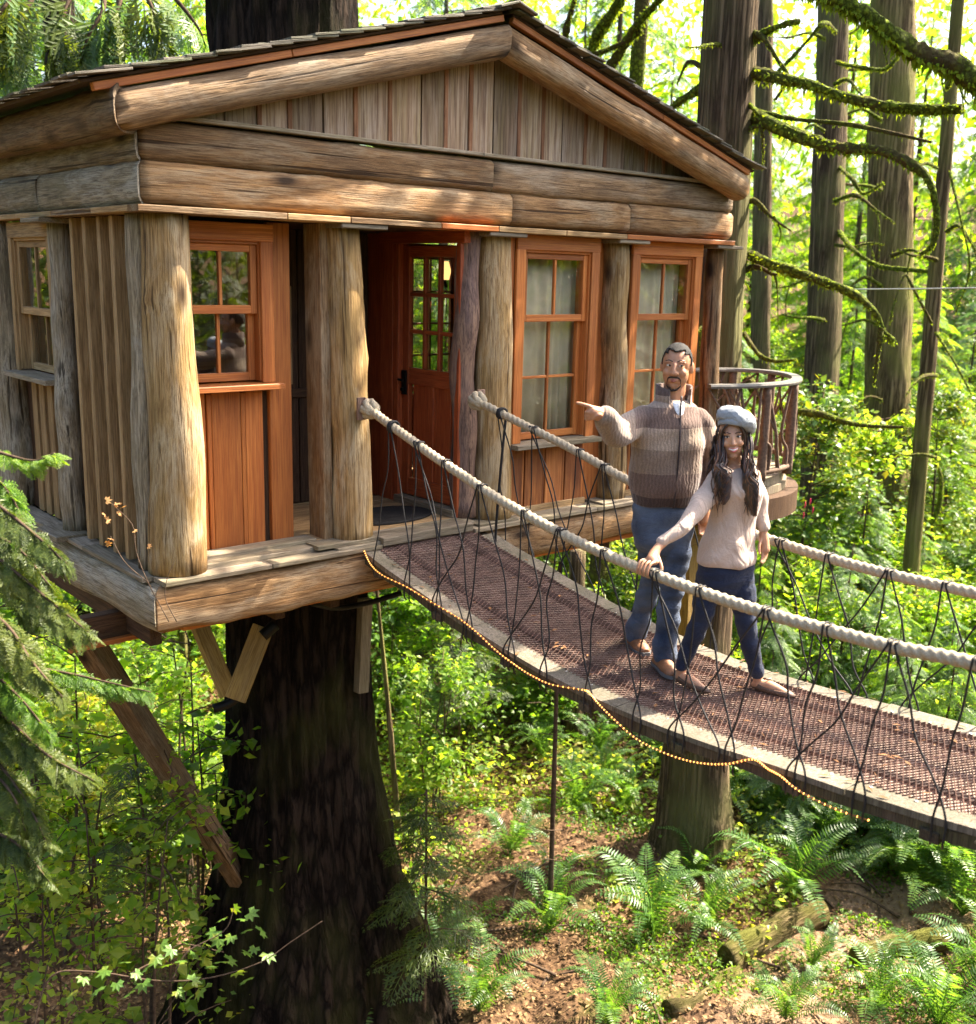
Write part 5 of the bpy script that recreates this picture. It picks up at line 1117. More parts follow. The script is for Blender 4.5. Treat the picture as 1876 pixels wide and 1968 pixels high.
# cedar boughs hanging into view at the left edge, from a cedar beside the viewpoint
CD = tag(empty('cedar_tree', (-1.75, .1, -5.2)), 'green cedar at the left edge whose feathery boughs hang before the cabin corner', 'cedar')
V, F = trunk_mesh([(-1.75, .1, -5.4), (-1.72, .12, -2), (-1.7, .15, 6)], [.2, .17, .15, .13], n=24, ridges=9, seed=3); link('trunk', mesh('trunk', V-np.array((-1.75, .1, -5.2)), F, M_BARKG), CD, Matrix.Translation((-1.75, .1, -5.2)))
cr = np.random.default_rng(9); CF = [frond_cedar(cr, True) for _ in range(4)]
def cedar_bough(tree, pts, size, nfr, mat, seed, spread=.55, r0=.012):
    r = np.random.default_rng(seed); P = [np.array(at(*p)) for p in pts]; A = []; c = catmull(P, 40)
    o = tube('bough', P, [r0, .003], M_TWIG, tree, n=5, ns=24)
    for k in range(nfr):
        t = .25+.75*(k+.5)/nfr; j = min(38, int(t*39)); tg = unit(c[j+1]-c[j]); sd = (-1)**k
        lat = unit(np.cross(tg, (0, 0, 1)))*sd; d = tg*.7+lat*spread*r.uniform(.4, 1.4)+(0, 0, -.35)+r.normal(0, .12, 3)
        A.append(place(CF[int(r.integers(4))], rotx(d, (r.normal(0, .35), r.normal(0, .35), 1)), c[j], size*r.uniform(.6, 1.2)*(1.15-.5*t)))
    link('foliage', rhomb_mesh('foliage', np.vstack(A)-np.array([*P[0], 0, 0, 0, 0, 0, 0, 0, 0]), mat), o, Matrix.Translation(P[0]))
CB = [([(-160, 860+95*i, 5.5), (-30, 905+95*i+20*(i % 2), 5.4+.05*i), (25+12*(i % 3), 960+95*i, 5.3+.05*i), (50+45*(i % 3), 1030+95*i, 5.2+.06*i)], .44, 12) for i in range(8)]
for i, (pts, s, n_) in enumerate(CB+list((([(-160, 820, 5.4), (-30, 860, 5.3), (60, 885, 5.2), (105, 870, 5.1)], .36, 9), ([(-160, 880, 5.2), (-20, 960, 5.0), (70, 1030, 4.9), (130, 1085, 4.8)], .42, 12), ([(-160, 980, 5.2), (-10, 1070, 5.0), (90, 1150, 4.9), (170, 1215, 4.8)], .46, 13),
        ([(-160, 1080, 5.4), (0, 1190, 5.2), (60, 1270, 5.1), (120, 1340, 5.0)], .46, 13), ([(-160, 1150, 5.5), (0, 1260, 5.6), (160, 1300, 5.6), (290, 1330, 5.5)], .44, 13), ([(-160, 1250, 5.6), (0, 1370, 5.6), (90, 1450, 5.5), (180, 1500, 5.4)], .46, 12), ([(-160, 920, 5.8), (-20, 1010, 5.6), (30, 1100, 5.5), (55, 1200, 5.4)], .44, 12),
        ([(-160, 1330, 5.7), (-20, 1450, 5.7), (50, 1540, 5.6), (90, 1620, 5.5)], .44, 11)))):
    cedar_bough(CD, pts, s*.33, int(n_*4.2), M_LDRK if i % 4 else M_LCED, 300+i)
# drooping spruce behind the roof at the top left
SP = tag(empty('spruce_tree', (*polar(180, 15.5), -4.5)), 'old spruce behind the roof at top left with bare drooping limbs', 'spruce'); x, y = polar(170, 15.5)
V, F = trunk_mesh([(x, y, -5), (x, y, 3), (x, y, 9)], [.22, .2, .17], n=20, ridges=7, seed=6); link('trunk', mesh('trunk', V-np.array((x, y, -5)), F, M_BARKD), SP, Matrix.Translation((x, y, -5)))
for i, (pts, s, n_) in enumerate((([(180, -60, 15.3), (140, -10, 14.8), (110, 60, 14.5), (95, 150, 14.4)], .9, 9), ([(180, -60, 15.3), (200, 10, 14.8), (170, 70, 14.6), (140, 160, 14.5)], .9, 10), ([(200, -80, 15.3), (230, -10, 14.9), (215, 40, 14.7), (160, 110, 14.6), (125, 165, 14.6)], .8, 9), ([(220, -80, 15.3), (228, 0, 15), (232, 60, 14.9), (238, 135, 14.8)], .7, 7),
        ([(240, -80, 15.3), (280, -10, 14.9), (300, 40, 14.8), (322, 125, 14.7)], .8, 7), ([(100, -60, 15.3), (60, 0, 14.9), (30, 60, 14.7), (10, 140, 14.6)], .95, 10), ([(60, -60, 15), (10, 10, 14.6), (-30, 80, 14.5)], .95, 9), ([(280, -60, 15.3), (340, 0, 15), (385, 60, 14.9), (402, 110, 14.9)], .7, 6))):
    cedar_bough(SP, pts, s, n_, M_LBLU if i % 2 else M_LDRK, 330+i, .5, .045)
# vine maple twig with lobed leaves before the big trunk
VM = tag(empty('vine_maple', at(150, 1960, 6.3)), 'vine maple spray with bright lobed leaves before the big dark trunk', 'maple')
tw = [(95, 1880, 6.4), (180, 1868, 6.3), (300, 1885, 6.15), (400, 1880, 6.05), (500, 1850, 5.95), (560, 1810, 5.9), (620, 1770, 5.85)]
stem = tube('stem', [at(60, 2000, 6.5)]+[at(*p) for p in tw], [.0055, .002], M_TWIG, VM, n=6, ns=40)
tube('stem', [at(330, 1885, 6.12), at(360, 1830, 6.1), at(430, 1790, 6.05), at(450, 1745, 6.0)], [.005, .002], M_TWIG, VM, n=5); tube('stem', [at(250, 1872, 6.2), at(310, 1840, 6.2), at(350, 1815, 6.15), at(430, 1830, 6.1)], [.005, .002], M_TWIG, VM, n=5)
def maple_leaf():
    V = []; n_ = 7
    for i in range(n_):
        a = rad(-130+260*i/(n_-1)); l = (.55, .8, .98, 1.05, .98, .8, .55)[i]
        V.append((l*math.cos(a), l*math.sin(a), -.10*l*l))
        if i < n_-1: a2 = rad(-130+260*(i+.5)/(n_-1)); V.append((.55*math.cos(a2), .55*math.sin(a2), .0))
    V = [(0, 0, .03)]+V; return mesh('leaf', V, [(0, i, i+1) for i in range(1, len(V)-1)], M_MAPLE, False)
ML = maple_leaf()
for q in ((450, 1745), (432, 1765), (462, 1768), (415, 1790), (445, 1800), (475, 1790), (425, 1822), (470, 1830), (490, 1822), (515, 1835), (440, 1845), (455, 1870), (475, 1885), (425, 1850), (500, 1790), (480, 1755), (395, 1815), (370, 1830), (350, 1810), (330, 1825), (345, 1850), (320, 1855), (300, 1840), (310, 1815), (285, 1860), (260, 1870), (240, 1850), (275, 1890), (225, 1890), (205, 1865), (190, 1905), (340, 1905), (370, 1885), (365, 1920), (405, 1860), (385, 1905), (160, 1880), (140, 1915), (250, 1910), (420, 1805)):
    p = at(q[0], q[1], 6.05+fr.normal(0, .07)); o = bpy.data.objects.new('leaf', ML); C.objects.link(o); o.parent = VM
    s = fr.uniform(.042, .06); R_ = Quaternion((0, 0, 1), fr.uniform(0, 6.28)) @ Quaternion((0, 1, 0), fr.uniform(.1, .7)) @ Quaternion((1, 0, 0), fr.normal(0, .4))
    o.matrix_local = Matrix.Translation(-VM.location) @ Matrix.Translation(p) @ R_.to_matrix().to_4x4() @ Matrix.Scale(s, 4)
# dry vine with withered leaves on the left wall
DV = tag(empty('dry_vine', at(285, 1190, 6.2)), 'dry vine with withered leaves climbing the left wall by the corner post', 'vine')
for pts in ([(325, 1195, 6.15), (285, 1120, 6.2), (262, 1060, 6.25), (255, 1010, 6.3), (222, 975, 6.35), (205, 960, 6.4)], [(340, 1195, 6.1), (318, 1150, 6.12), (322, 1110, 6.1), (335, 1080, 6.1)], [(285, 1120, 6.2), (240, 1080, 6.25), (212, 1030, 6.32)]):
    tube('stem', [at(*p) for p in pts], [.003, .0015], M_TWIG, DV, n=5)
M_DRY = leafmat('withered_leaf', [(.25, .11, .04), (.36, .20, .08), (.45, .28, .12)], .4, (1.3, 1.1, .6), .8)
DL = ML.copy(); DL.materials[0] = M_DRY
for q in ((205, 962), (222, 970), (235, 975), (228, 985), (200, 990), (205, 1000), (258, 1020), (212, 1035), (205, 1045), (285, 1050), (225, 968)):
    o = bpy.data.objects.new('leaf', DL); C.objects.link(o); o.parent = DV
    o.matrix_local = Matrix.Translation(-DV.location) @ Matrix.Translation(at(q[0], q[1], 6.28)) @ Quaternion((fr.normal(), fr.normal(), fr.normal()), 1.2).to_matrix().to_4x4() @ Matrix.Scale(fr.uniform(.022, .034), 4)
# moss on the roof edges
A = Leaves(); k = 1500; t = fr.random(k)**1.6; ye = fr.random(k)
P = np.stack([EL-.12+ (APX-EL)*t*.85+fr.normal(0, .01, k), np.where(ye < .5, -.21-fr.random(k)*.02, -.2+3.8*fr.random(k)), 0*t], -1); P[:, 2] = EZ+.20+(P[:, 0]-EL)*.278+fr.random(k)*.02
edge = np.where(ye >= .5)[0]; P[edge, 0] = EL-.16+fr.random(len(edge))*.10; P[edge, 2] = EZ+.165+fr.random(len(edge))*.03
A.add(P, unit(fr.normal(0, 1, (k, 3))-(0, .3, .3)), unit(fr.normal(0, 1, (k, 3))), fr.uniform(.02, .06, k), fr.uniform(.004, .012, k))
tag(link('roof_moss', rhomb_mesh('roof_moss', A.arr(), M_MOSS), H), kind='stuff')
# overhead cable and pink marking ribbon
tag(tube('cable', [at(1640, 556, 14), at(1760, 555, 13), at(1960, 552, 12)], .008, plain('grey_cable', (.5, .5, .48), .4), None, n=6), 'thin pale cable stretched across the wood at the right', 'cable')
RB = Bag()
for q in ((1548, 965), (1558, 958), (1563, 975), (1545, 985)):
    p = np.array(at(*q, 14)); RB.tube([p, p+(0.006, 0, -.04), p+(-.006, 0, -.08)], [.007, .012, .004], 5)
tag(RB.build('flower_spray', plain('pink_flower', (.6, .03, .10), .6), None, origin=at(1550, 970, 14)), 'hanging pink flowers on a twig behind the woman', 'flowers', kind='stuff')

# ------------------------------------------------------------------ the two people
EX, EY = Vector((.758, -.652, 0)), Vector((.652, .758, 0))     # across and away from the viewpoint
def loft(secs, n=28):
    """closed body from horizontal ellipses (x, y, z, half width, half depth, turn, squareness)"""
    V = []; th = np.linspace(0, 2*math.pi, n, endpoint=False)
    S_ = np.array([list(s)+[0, 2.2][len(s)-5:] if len(s) < 7 else list(s) for s in secs], float)
    k = np.linspace(0, len(S_)-1, (len(S_)-1)*5+1); S2 = np.stack([catmull(np.stack([np.arange(len(S_)), S_[:, c]], 1), len(k))[:, 1] for c in range(S_.shape[1])], 1)
    for x, y, z, a, b, t, e in S2:
        c, s = np.cos(th), np.sin(th); px = a*np.sign(c)*np.abs(c)**(2/e); py = b*np.sign(s)*np.abs(s)**(2/e)
        V.append(np.stack([x+px*math.cos(t)-py*math.sin(t), y+px*math.sin(t)+py*math.cos(t), np.full(n, z)], -1))
    m = len(V); V = np.vstack(V); F = [(q*n+i, q*n+(i+1) % n, q*n+n+(i+1) % n, q*n+n+i) for q in range(m-1) for i in range(n)]
    return V, F+[tuple(range(n-1, -1, -1)), tuple((m-1)*n+i for i in range(n))]
def limb(pts, r, n=14, ns=None):
    """rounded tapering limb"""
    P = catmull(pts, ns or len(pts)*9); m = len(P); R = np.interp(np.linspace(0, 1, m), np.linspace(0, 1, len(r)), r)
    d0, d1 = unit(P[0]-P[1]), unit(P[-1]-P[-2]); q = np.array((.98, .8, .45))
    P = np.vstack([[P[0]+d0*R[0]*t for t in q], P, [P[-1]+d1*R[-1]*t for t in q[::-1]]]); R = np.concatenate([R[0]*np.sqrt(1-q**2), R, R[-1]*np.sqrt(1-q[::-1]**2)])
    T, N, B = frames(P); th = np.linspace(0, 2*math.pi, n, endpoint=False)
    V = (P[:, None]+R[:, None, None]*(np.cos(th)[None, :, None]*N[:, None]+np.sin(th)[None, :, None]*B[:, None])).reshape(-1, 3); m = len(P)
    return V, [(q_*n+i, q_*n+(i+1) % n, q_*n+n+(i+1) % n, q_*n+n+i) for q_ in range(m-1) for i in range(n)]+[tuple(range(n-1, -1, -1)), tuple((m-1)*n+i for i in range(n))]
def ball(c, r, rot=None, n=20, m=14, noise=0):
    r = np.broadcast_to(np.array(r, float), 3); V = [(0, 0, 1)]
    for i in range(1, m):
        a = math.pi*i/m; V += [(math.sin(a)*math.cos(t), math.sin(a)*math.sin(t), math.cos(a)) for t in np.linspace(0, 2*math.pi, n, endpoint=False)]
    V.append((0, 0, -1)); V = np.array(V)*r
    if rot is not None: V = V @ np.array(rot.to_matrix()).T
    F = [(0, 1+i, 1+(i+1) % n) for i in range(n)]+[(1+k*n+i, 1+k*n+n+i, 1+k*n+n+(i+1) % n, 1+k*n+(i+1) % n) for k in range(m-2) for i in range(n)]
    l = len(V)-1; F += [(l, l-n+(i+1) % n, l-n+i) for i in range(n)]
    return V+np.array(c, float), F
def turn(vf, ang, c, tilt=0, roll=0):
    R = np.array((Quaternion((0, 0, 1), ang) @ Quaternion((1, 0, 0), tilt) @ Quaternion((0, 1, 0), roll)).to_matrix()); return (vf[0]-np.array(c)) @ R.T+np.array(c), vf[1]
def skin_over(name, parts, voxel, mats, smooth=6, fold=None):
    """one continuous surface around overlapping closed shapes"""
    b = Bag()
    for V, F in parts: b.add(V, F)
    me = mesh('tmp', np.vstack(b.V), b.F); o = bpy.data.objects.new('tmp', me); C.objects.link(o)
    md = o.modifiers.new('r', 'REMESH'); md.mode = 'VOXEL'; md.voxel_size = voxel; md.use_smooth_shade = True
    if smooth: s_ = o.modifiers.new('s', 'SMOOTH'); s_.iterations = smooth; s_.factor = .5
    dg = bpy.context.evaluated_depsgraph_get(); r = bpy.data.meshes.new_from_object(o.evaluated_get(dg)); r.name = name
    bpy.data.objects.remove(o); r.materials.clear()
    if fold:
        n = len(r.vertices); co = np.empty(n*3, np.float32); r.vertices.foreach_get('co', co); no = np.empty(n*3, np.float32); r.vertices.foreach_get('normal', no)
        co = co.reshape(-1, 3); co += no.reshape(-1, 3)*np.asarray(fold(co), np.float32)[:, None]; r.vertices.foreach_set('co', co.ravel())
    for m in mats: r.materials.append(m)
    r.polygons.foreach_set('use_smooth', np.ones(len(r.polygons), bool)); r.update(); return r
def skinmat(name, col, col2):
    m, n, out = newmat(name); L = n.links
    no = nd(n, 'TexNoise', ins={'Scale': 22.0, 'Detail': 4.0}); L.new(nd(n, 'TexCoord').outputs['Object'], no.inputs['Vector'])
    c = ramp(n, [(.35, col), (.7, col2)], no.outputs[0]).outputs[0]
    p = nd(n, 'BsdfPrincipled', ins={'Roughness': .48, 'Specular IOR Level': .4, 'Subsurface Weight': .15, 'Subsurface Scale': .012}); p.inputs['Subsurface Radius'].default_value = (1, .35, .2)
    L.new(c, p.inputs['Base Color']); L.new(p.outputs[0], out.inputs[0]); return m
M_SKM = skinmat('brown_skin', (.33, .155, .082), (.42, .21, .12)); M_SKW = skinmat('tan_skin', (.40, .20, .115), (.48, .26, .155))
M_EYE = plain('eye_white', (.52, .49, .46), .25, 0, 0, 5, .03, .5); M_IRIS = plain('dark_eye', (.012, .007, .005), .15, 0, 0, 5, .1, .6)
M_BEARD = plain('black_hair', (.012, .010, .009), .7, 0, .8, 260, .5, .3); M_LIPM = plain('brown_lip', (.30, .10, .075), .4); M_LIPW = plain('pink_lip', (.42, .11, .11), .35); M_TEETH = plain('teeth', (.8, .78, .73), .3, 0, 0, 5, .02)
def person(label, O):
    M = Matrix(((EX.x, EY.x, 0, O[0]), (EX.y, EY.y, 0, O[1]), (0, 0, 1, O[2]), (0, 0, 0, 1)))
    return M, label
def child(name, me, par): 
    o = bpy.data.objects.new(name, me); C.objects.link(o); o.parent = par; return o
def face_parts(c, th, tilt, roll, mans):
    """small face pieces around head centre c; returns dict name -> list of shapes"""
    T = lambda vf: turn(vf, th, c, tilt, roll); x0, y0, z0 = c
    P = lambda dx, dy, dz: (x0+dx, y0+dy, z0+dz)
    return T, P
def finger(pts, r): return limb(pts, [r, r*.95, r*.85, r*.75], 8, 16)

# ---- man
OM = (2.07, -2.2, dz(-2.2)+.010); MM, _ = person('', OM); TH = .22
hc = (-.004, .0, 1.755); thm = -.30
T, P = face_parts(hc, thm, .03, .02, True)
head = [T(ball(P(0, .012, .022), (.080, .096, .096))), T(ball(P(0, -.020, -.042), (.071, .072, .078))), T(ball(P(0, -.052, -.098), (.032, .03, .026))), T(ball(P(0, -.068, -.01), (.050, .026, .055))),
        T(limb([P(0, -.088, .018), P(0, -.101, -.012), P(0, -.106, -.028)], [.010, .013, .016], 10)), T(ball(P(.016, -.096, -.030), .010)), T(ball(P(-.016, -.096, -.030), .010)),
        T(ball(P(0, -.090, -.063), (.026, .012, .014))), T(ball(P(.034, -.075, .030), (.026, .014, .009))), T(ball(P(-.034, -.075, .030), (.026, .014, .009))), T(ball(P(.040, -.066, -.028), (.026, .024, .026))), T(ball(P(-.040, -.066, -.028), (.026, .024, .026))),
        T(ball(P(.080, .012, -.004), (.013, .022, .033), Quaternion((0, 0, 1), -.4))), T(ball(P(-.080, .012, -.004), (.013, .022, .033), Quaternion((0, 0, 1), .4)))]
neck = limb([(-.015, .02, 1.50), (-.008, .015, 1.60), (-.004, .01, 1.68)], [.072, .062, .060])
wrA = np.array((-.435, -.43, 1.525)); kn = np.array((-.500, -.455, 1.570))
def fist_hand():
    b = [limb([wrA-(-.03, -.01, -.012), wrA, (wrA+kn)/2+(0, 0, -.01), kn-(0, 0, .020)], [.028, .030, .038, .034], 12)]
    b.append(finger([kn+(.004, -.01, .000), kn+(-.030, -.012, .012), kn+(-.060, -.008, .020), kn+(-.082, -.004, .024)], .0115))
    for i, dz_ in enumerate((-.018, -.036, -.052)):
        k0 = kn+(.002, -.012+.004*i, dz_); b.append(finger([k0, k0+(-.030, -.006, -.004), k0+(-.034, .020, -.006), k0+(-.006, .026, -.004)], .0115-.0008*i))
    b.append(finger([wrA+(-.012, -.026, .0), wrA+(-.03, -.046, .012), wrA+(-.052, -.048, .006), wrA+(-.066, -.040, -.008)], .0125)); return b
hb_ = np.array((.20, -.03, .985))
def hang_hand(w, d, r=1.0, lat=(1, 0, 0), fwd=(0, -1, 0)):
    w, d, lat, fwd = (np.array(q, float) for q in (w, d, lat, fwd)); b = [limb([w-d*.02, w+d*.03, w+d*.085], [.024*r, .030*r, .032*r], 12)]
    for i in range(4):
        k0 = w+d*.085+lat*(-.024+.016*i)*r; l = (.070, .080, .075, .058)[i]*r; b.append(finger([k0, k0+d*l*.45+fwd*.006, k0+d*l*.8+fwd*.020, k0+d*l+fwd*.036], .0088*r))
    k0 = w+d*.03+lat*-.028*r; b.append(finger([k0, k0+lat*-.014+d*.03+fwd*.012, k0+lat*-.012+d*.055+fwd*.022, k0+lat*-.006+d*.072+fwd*.03], .0098*r)); return b
torso_m = loft([(-.035, 0, .88, .14, .10, TH), (-.03, 0, 1.1, .155, .105, TH), (-.025, 0, 1.35, .165, .11, TH), (-.02, .0, 1.48, .15, .085, TH), (-.012, .01, 1.54, .075, .065, TH)])
armR = limb([(-.185, .0, 1.46), (-.32, -.19, 1.385), tuple(wrA)], [.052, .043, .030]); armL = limb([(.155, .02, 1.455), (.235, .07, 1.22), tuple(hb_)], [.05, .042, .028])
legA = limb([(-.125, .02, .90), (-.055, .13, .53), (-.088, .37, .09)], [.07, .046, .036]); legB = limb([(.05, .01, .90), (.040, -.02, .50), (.030, .02, .09)], [.07, .046, .036])
body = skin_over('person', head+[neck, torso_m, armR, armL, legA, legB]+fist_hand()+hang_hand(hb_, (-.05, -.1, -.99)), .0042, [M_SKM], 3)
MAN = tag(link('person', body, None, MM), 'man in a striped knit zip sweater and jeans pointing to the left', 'person')
def knit(name, bands, sleeve=None, scale=1.0):
    m, n, out = newmat(name); L = n.links; tc = nd(n, 'TexCoord').outputs['Object']; sx = nd(n, 'SeparateXYZ'); L.new(tc, sx.inputs[0])
    wz = nd(n, 'TexNoise', ins={'Scale': 5.0}); L.new(tc, wz.inputs['Vector']); zz = nd(n, 'Math', operation='MULTIPLY_ADD', ins={1: .02, 2: -.01}); L.new(wz.outputs[0], zz.inputs[0]); za = nd(n, 'Math', operation='ADD'); L.new(zz.outputs[0], za.inputs[0]); L.new(sx.outputs[2], za.inputs[1])
    if len(bands) > 1:
        mr = nd(n, 'MapRange', ins={1: .9, 2: 1.75}); L.new(za.outputs[0], mr.inputs[0])
        c = ramp(n, [((z-.9)/.85, col) for z, col in bands], mr.outputs[0], 'CONSTANT').outputs[0]
    else: c = nd(n, 'RGB'); c.outputs[0].default_value = (*bands[0][1], 1); c = c.outputs[0]
    if sleeve:
        lt = nd(n, 'Math', operation='LESS_THAN', ins={1: sleeve[0]}); L.new(sx.outputs[0], lt.inputs[0]); c = mixc(n, lt.outputs[0], c, sleeve[1])
    # cable relief: twisted columns plus small stitches
    wv = nd(n, 'TexWave', wave_type='BANDS', bands_direction='X', ins={'Scale': 17.0*scale, 'Distortion': 6.0, 'Detail': 2.0, 'Detail Scale': 1.6}); L.new(tc, wv.inputs['Vector'])
    st = nd(n, 'TexVoronoi', ins={'Scale': 150.0*scale}); L.new(tc, st.inputs['Vector'])
    h = nd(n, 'Math', operation='MULTIPLY_ADD', ins={1: .35}); L.new(st.outputs[0], h.inputs[0]); L.new(wv.outputs[0], h.inputs[2])
    fl = nd(n, 'TexNoise', ins={'Scale': 260.0, 'Detail': 2.0}); L.new(tc, fl.inputs['Vector']); v = nd(n, 'MapRange', ins={1: .3, 2: .7, 3: .62, 4: 1.3}); L.new(fl.outputs[0], v.inputs[0])
    v2 = nd(n, 'MapRange', ins={3: .84, 4: 1.08}); L.new(wv.outputs[0], v2.inputs[0]); vm = nd(n, 'Math', operation='MULTIPLY'); L.new(v.outputs[0], vm.inputs[0]); L.new(v2.outputs[0], vm.inputs[1])
    hs = nd(n, 'HueSaturation'); L.new(c, hs.inputs['Color']); L.new(vm.outputs[0], hs.inputs['Value'])
    p = nd(n, 'BsdfPrincipled', ins={'Roughness': .95, 'Specular IOR Level': .1, 'Sheen Weight': .25}); L.new(hs.outputs[0], p.inputs['Base Color'])
    bp = nd(n, 'Bump', ins={'Strength': .28, 'Distance': .006}); L.new(h.outputs[0], bp.inputs['Height']); L.new(bp.outputs[0], p.inputs['Normal']); L.new(p.outputs[0], out.inputs[0]); return m
M_SWE = knit('striped_knit', [(.9, (.055, .034, .028)), (1.045, (.125, .080, .064)), (1.177, (.20, .14, .105)), (1.31, (.29, .215, .16)), (1.426, (.125, .082, .066)), (1.535, (.27, .20, .155)), (1.60, (.10, .066, .055))], (-.235, (.215, .16, .125)))
def folds(seed, amp, fx=9, fz=16):
    r = np.random.default_rng(seed); ph = r.uniform(0, 6.28, 8)
    return lambda co: amp*(np.sin(co[:, 2]*fz+co[:, 0]*fx+ph[0]+1.5*np.sin(co[:, 0]*fx*1.3+ph[1]))*.5+np.sin(co[:, 2]*fz*2.3-co[:, 0]*fx*1.7+co[:, 1]*14+ph[2]+2*np.sin(co[:, 2]*9+ph[3]))*.35)
sw = [loft([(-.035, 0, .985, .175, .135, TH, 2.4), (-.035, 0, 1.03, .187, .143, TH, 2.4), (-.035, -.005, 1.10, .200, .155, TH, 2.4), (-.03, -.005, 1.25, .200, .152, TH, 2.4), (-.025, 0, 1.38, .205, .145, TH, 2.4), (-.02, .0, 1.47, .200, .122, TH), (-.015, .01, 1.53, .150, .095, TH), (-.01, .015, 1.575, .086, .078, TH)]),
      limb([(-.165, .005, 1.462), (-.25, -.08, 1.432), (-.335, -.20, 1.405), (-.39, -.31, 1.455), tuple(wrA+(.004, .012, -.006))], [.080, .080, .080, .074, .062], 18), limb([(.14, .02, 1.455), (.205, .05, 1.34), (.24, .07, 1.22), (.225, .02, 1.10), tuple(hb_+(0, .01, .04))], [.078, .076, .074, .066, .055], 18)]
child('sweater', skin_over('sweater', sw, .006, [M_SWE], 8, folds(1, .009)), MAN)
# collar, open in front
V = []; F = []; nn = 30
for i in range(nn):
    a = rad(-90)+TH+rad(46)+(2*math.pi-rad(80))*i/(nn-1)
    for r_, z in ((.083, 1.530), (.080, 1.60), (.090, 1.652), (.100, 1.654), (.099, 1.60), (.102, 1.530)): V.append((-.010+r_*1.02*math.cos(a), .012+r_*.98*math.sin(a), z-.022*max(0, -math.sin(a-TH))))
for i in range(nn-1):
    for e in range(6): F.append((i*6+e, i*6+6+e, i*6+6+(e+1) % 6, i*6+(e+1) % 6))
F += [tuple(range(5, -1, -1)), tuple((nn-1)*6+e for e in range(6))]
child('collar', mesh('collar', V, F, M_SWE), MAN)
zf = lambda x, z, e=.004: None
fx, fy = math.sin(TH), -math.cos(TH)
zip_pts = [(-.012+fx*.088+.012, .012+fy*.088, 1.60)]+[(cx+fx*b_+.004, fy*b_, z) for cx, b_, z in ((-.015, .108, 1.53), (-.02, .128, 1.46), (-.025, .150, 1.38), (-.03, .158, 1.25), (-.035, .160, 1.10), (-.035, .148, 1.02), (-.035, .141, .99))]
V, F = tube_arrays(zip_pts, .0055, 6, 40); child('zip', mesh('zip', V, clean(F), plain('dark_zip', (.03, .02, .022), .5)), MAN)
child('undershirt', skin_over('undershirt', [loft([(-.008, -.03, 1.48, .05, .082, TH), (-.006, -.028, 1.54, .05, .068, TH), (-.004, -.022, 1.568, .046, .060, TH)])], .006, [plain('white_cotton', (.72, .72, .74), .8)], 2), MAN)
def denim(name, c0, c1):
    m, n, out = newmat(name); L = n.links; tc = nd(n, 'TexCoord').outputs['Object']
    a = nd(n, 'TexNoise', ins={'Scale': 6.0, 'Detail': 4.0}); L.new(tc, a.inputs['Vector']); b = nd(n, 'TexNoise', ins={'Scale': 320.0}); L.new(tc, b.inputs['Vector'])
    ad = nd(n, 'Math', operation='MULTIPLY_ADD', ins={1: .35}); L.new(b.outputs[0], ad.inputs[0]); L.new(a.outputs[0], ad.inputs[2]); c = ramp(n, [(.45, c0), (.85, c1)], ad.outputs[0]).outputs[0]
    p = nd(n, 'BsdfPrincipled', ins={'Roughness': .85, 'Specular IOR Level': .15, 'Sheen Weight': .1}); L.new(c, p.inputs['Base Color']); cz = nd(n, 'TexNoise', ins={'Scale': 1.0, 'Detail': 4.0, 'Distortion': 1.8}); L.new(coords(n, (9, 9, 22), False), cz.inputs['Vector']); hz = nd(n, 'Math', operation='MULTIPLY_ADD', ins={1: 2.2}); L.new(cz.outputs[0], hz.inputs[0]); L.new(b.outputs[0], hz.inputs[2]); bp = nd(n, 'Bump', ins={'Strength': .55, 'Distance': .012}); L.new(hz.outputs[0], bp.inputs['Height']); L.new(bp.outputs[0], p.inputs['Normal']); L.new(p.outputs[0], out.inputs[0]); return m
je = [loft([(-.030, 0, .70, .115, .085, TH), (-.031, 0, .78, .152, .112, TH), (-.032, 0, .86, .168, .122, TH), (-.032, 0, .95, .172, .122, TH), (-.032, 0, 1.03, .158, .11, TH)]), limb([(-.118, .01, .88), (-.078, .06, .70), (-.052, .13, .52), (-.072, .26, .28), (-.090, .37, .085)], [.094, .084, .068, .062, .070], 18), limb([(.050, .0, .88), (.050, -.01, .68), (.040, -.02, .50), (.032, .0, .27), (.030, .015, .085)], [.098, .088, .071, .066, .074], 18)]
child('jeans', skin_over('jeans', je, .007, [denim('faded_denim', (.014, .024, .055), (.095, .125, .19))], 6, folds(5, .0095, 8, 30)), MAN)
M_SHOE = plain('brown_leather', (.19, .085, .04), .5, 0, .2, 60, .3, .4); M_SOLE = plain('grey_sole', (.10, .10, .105), .7)
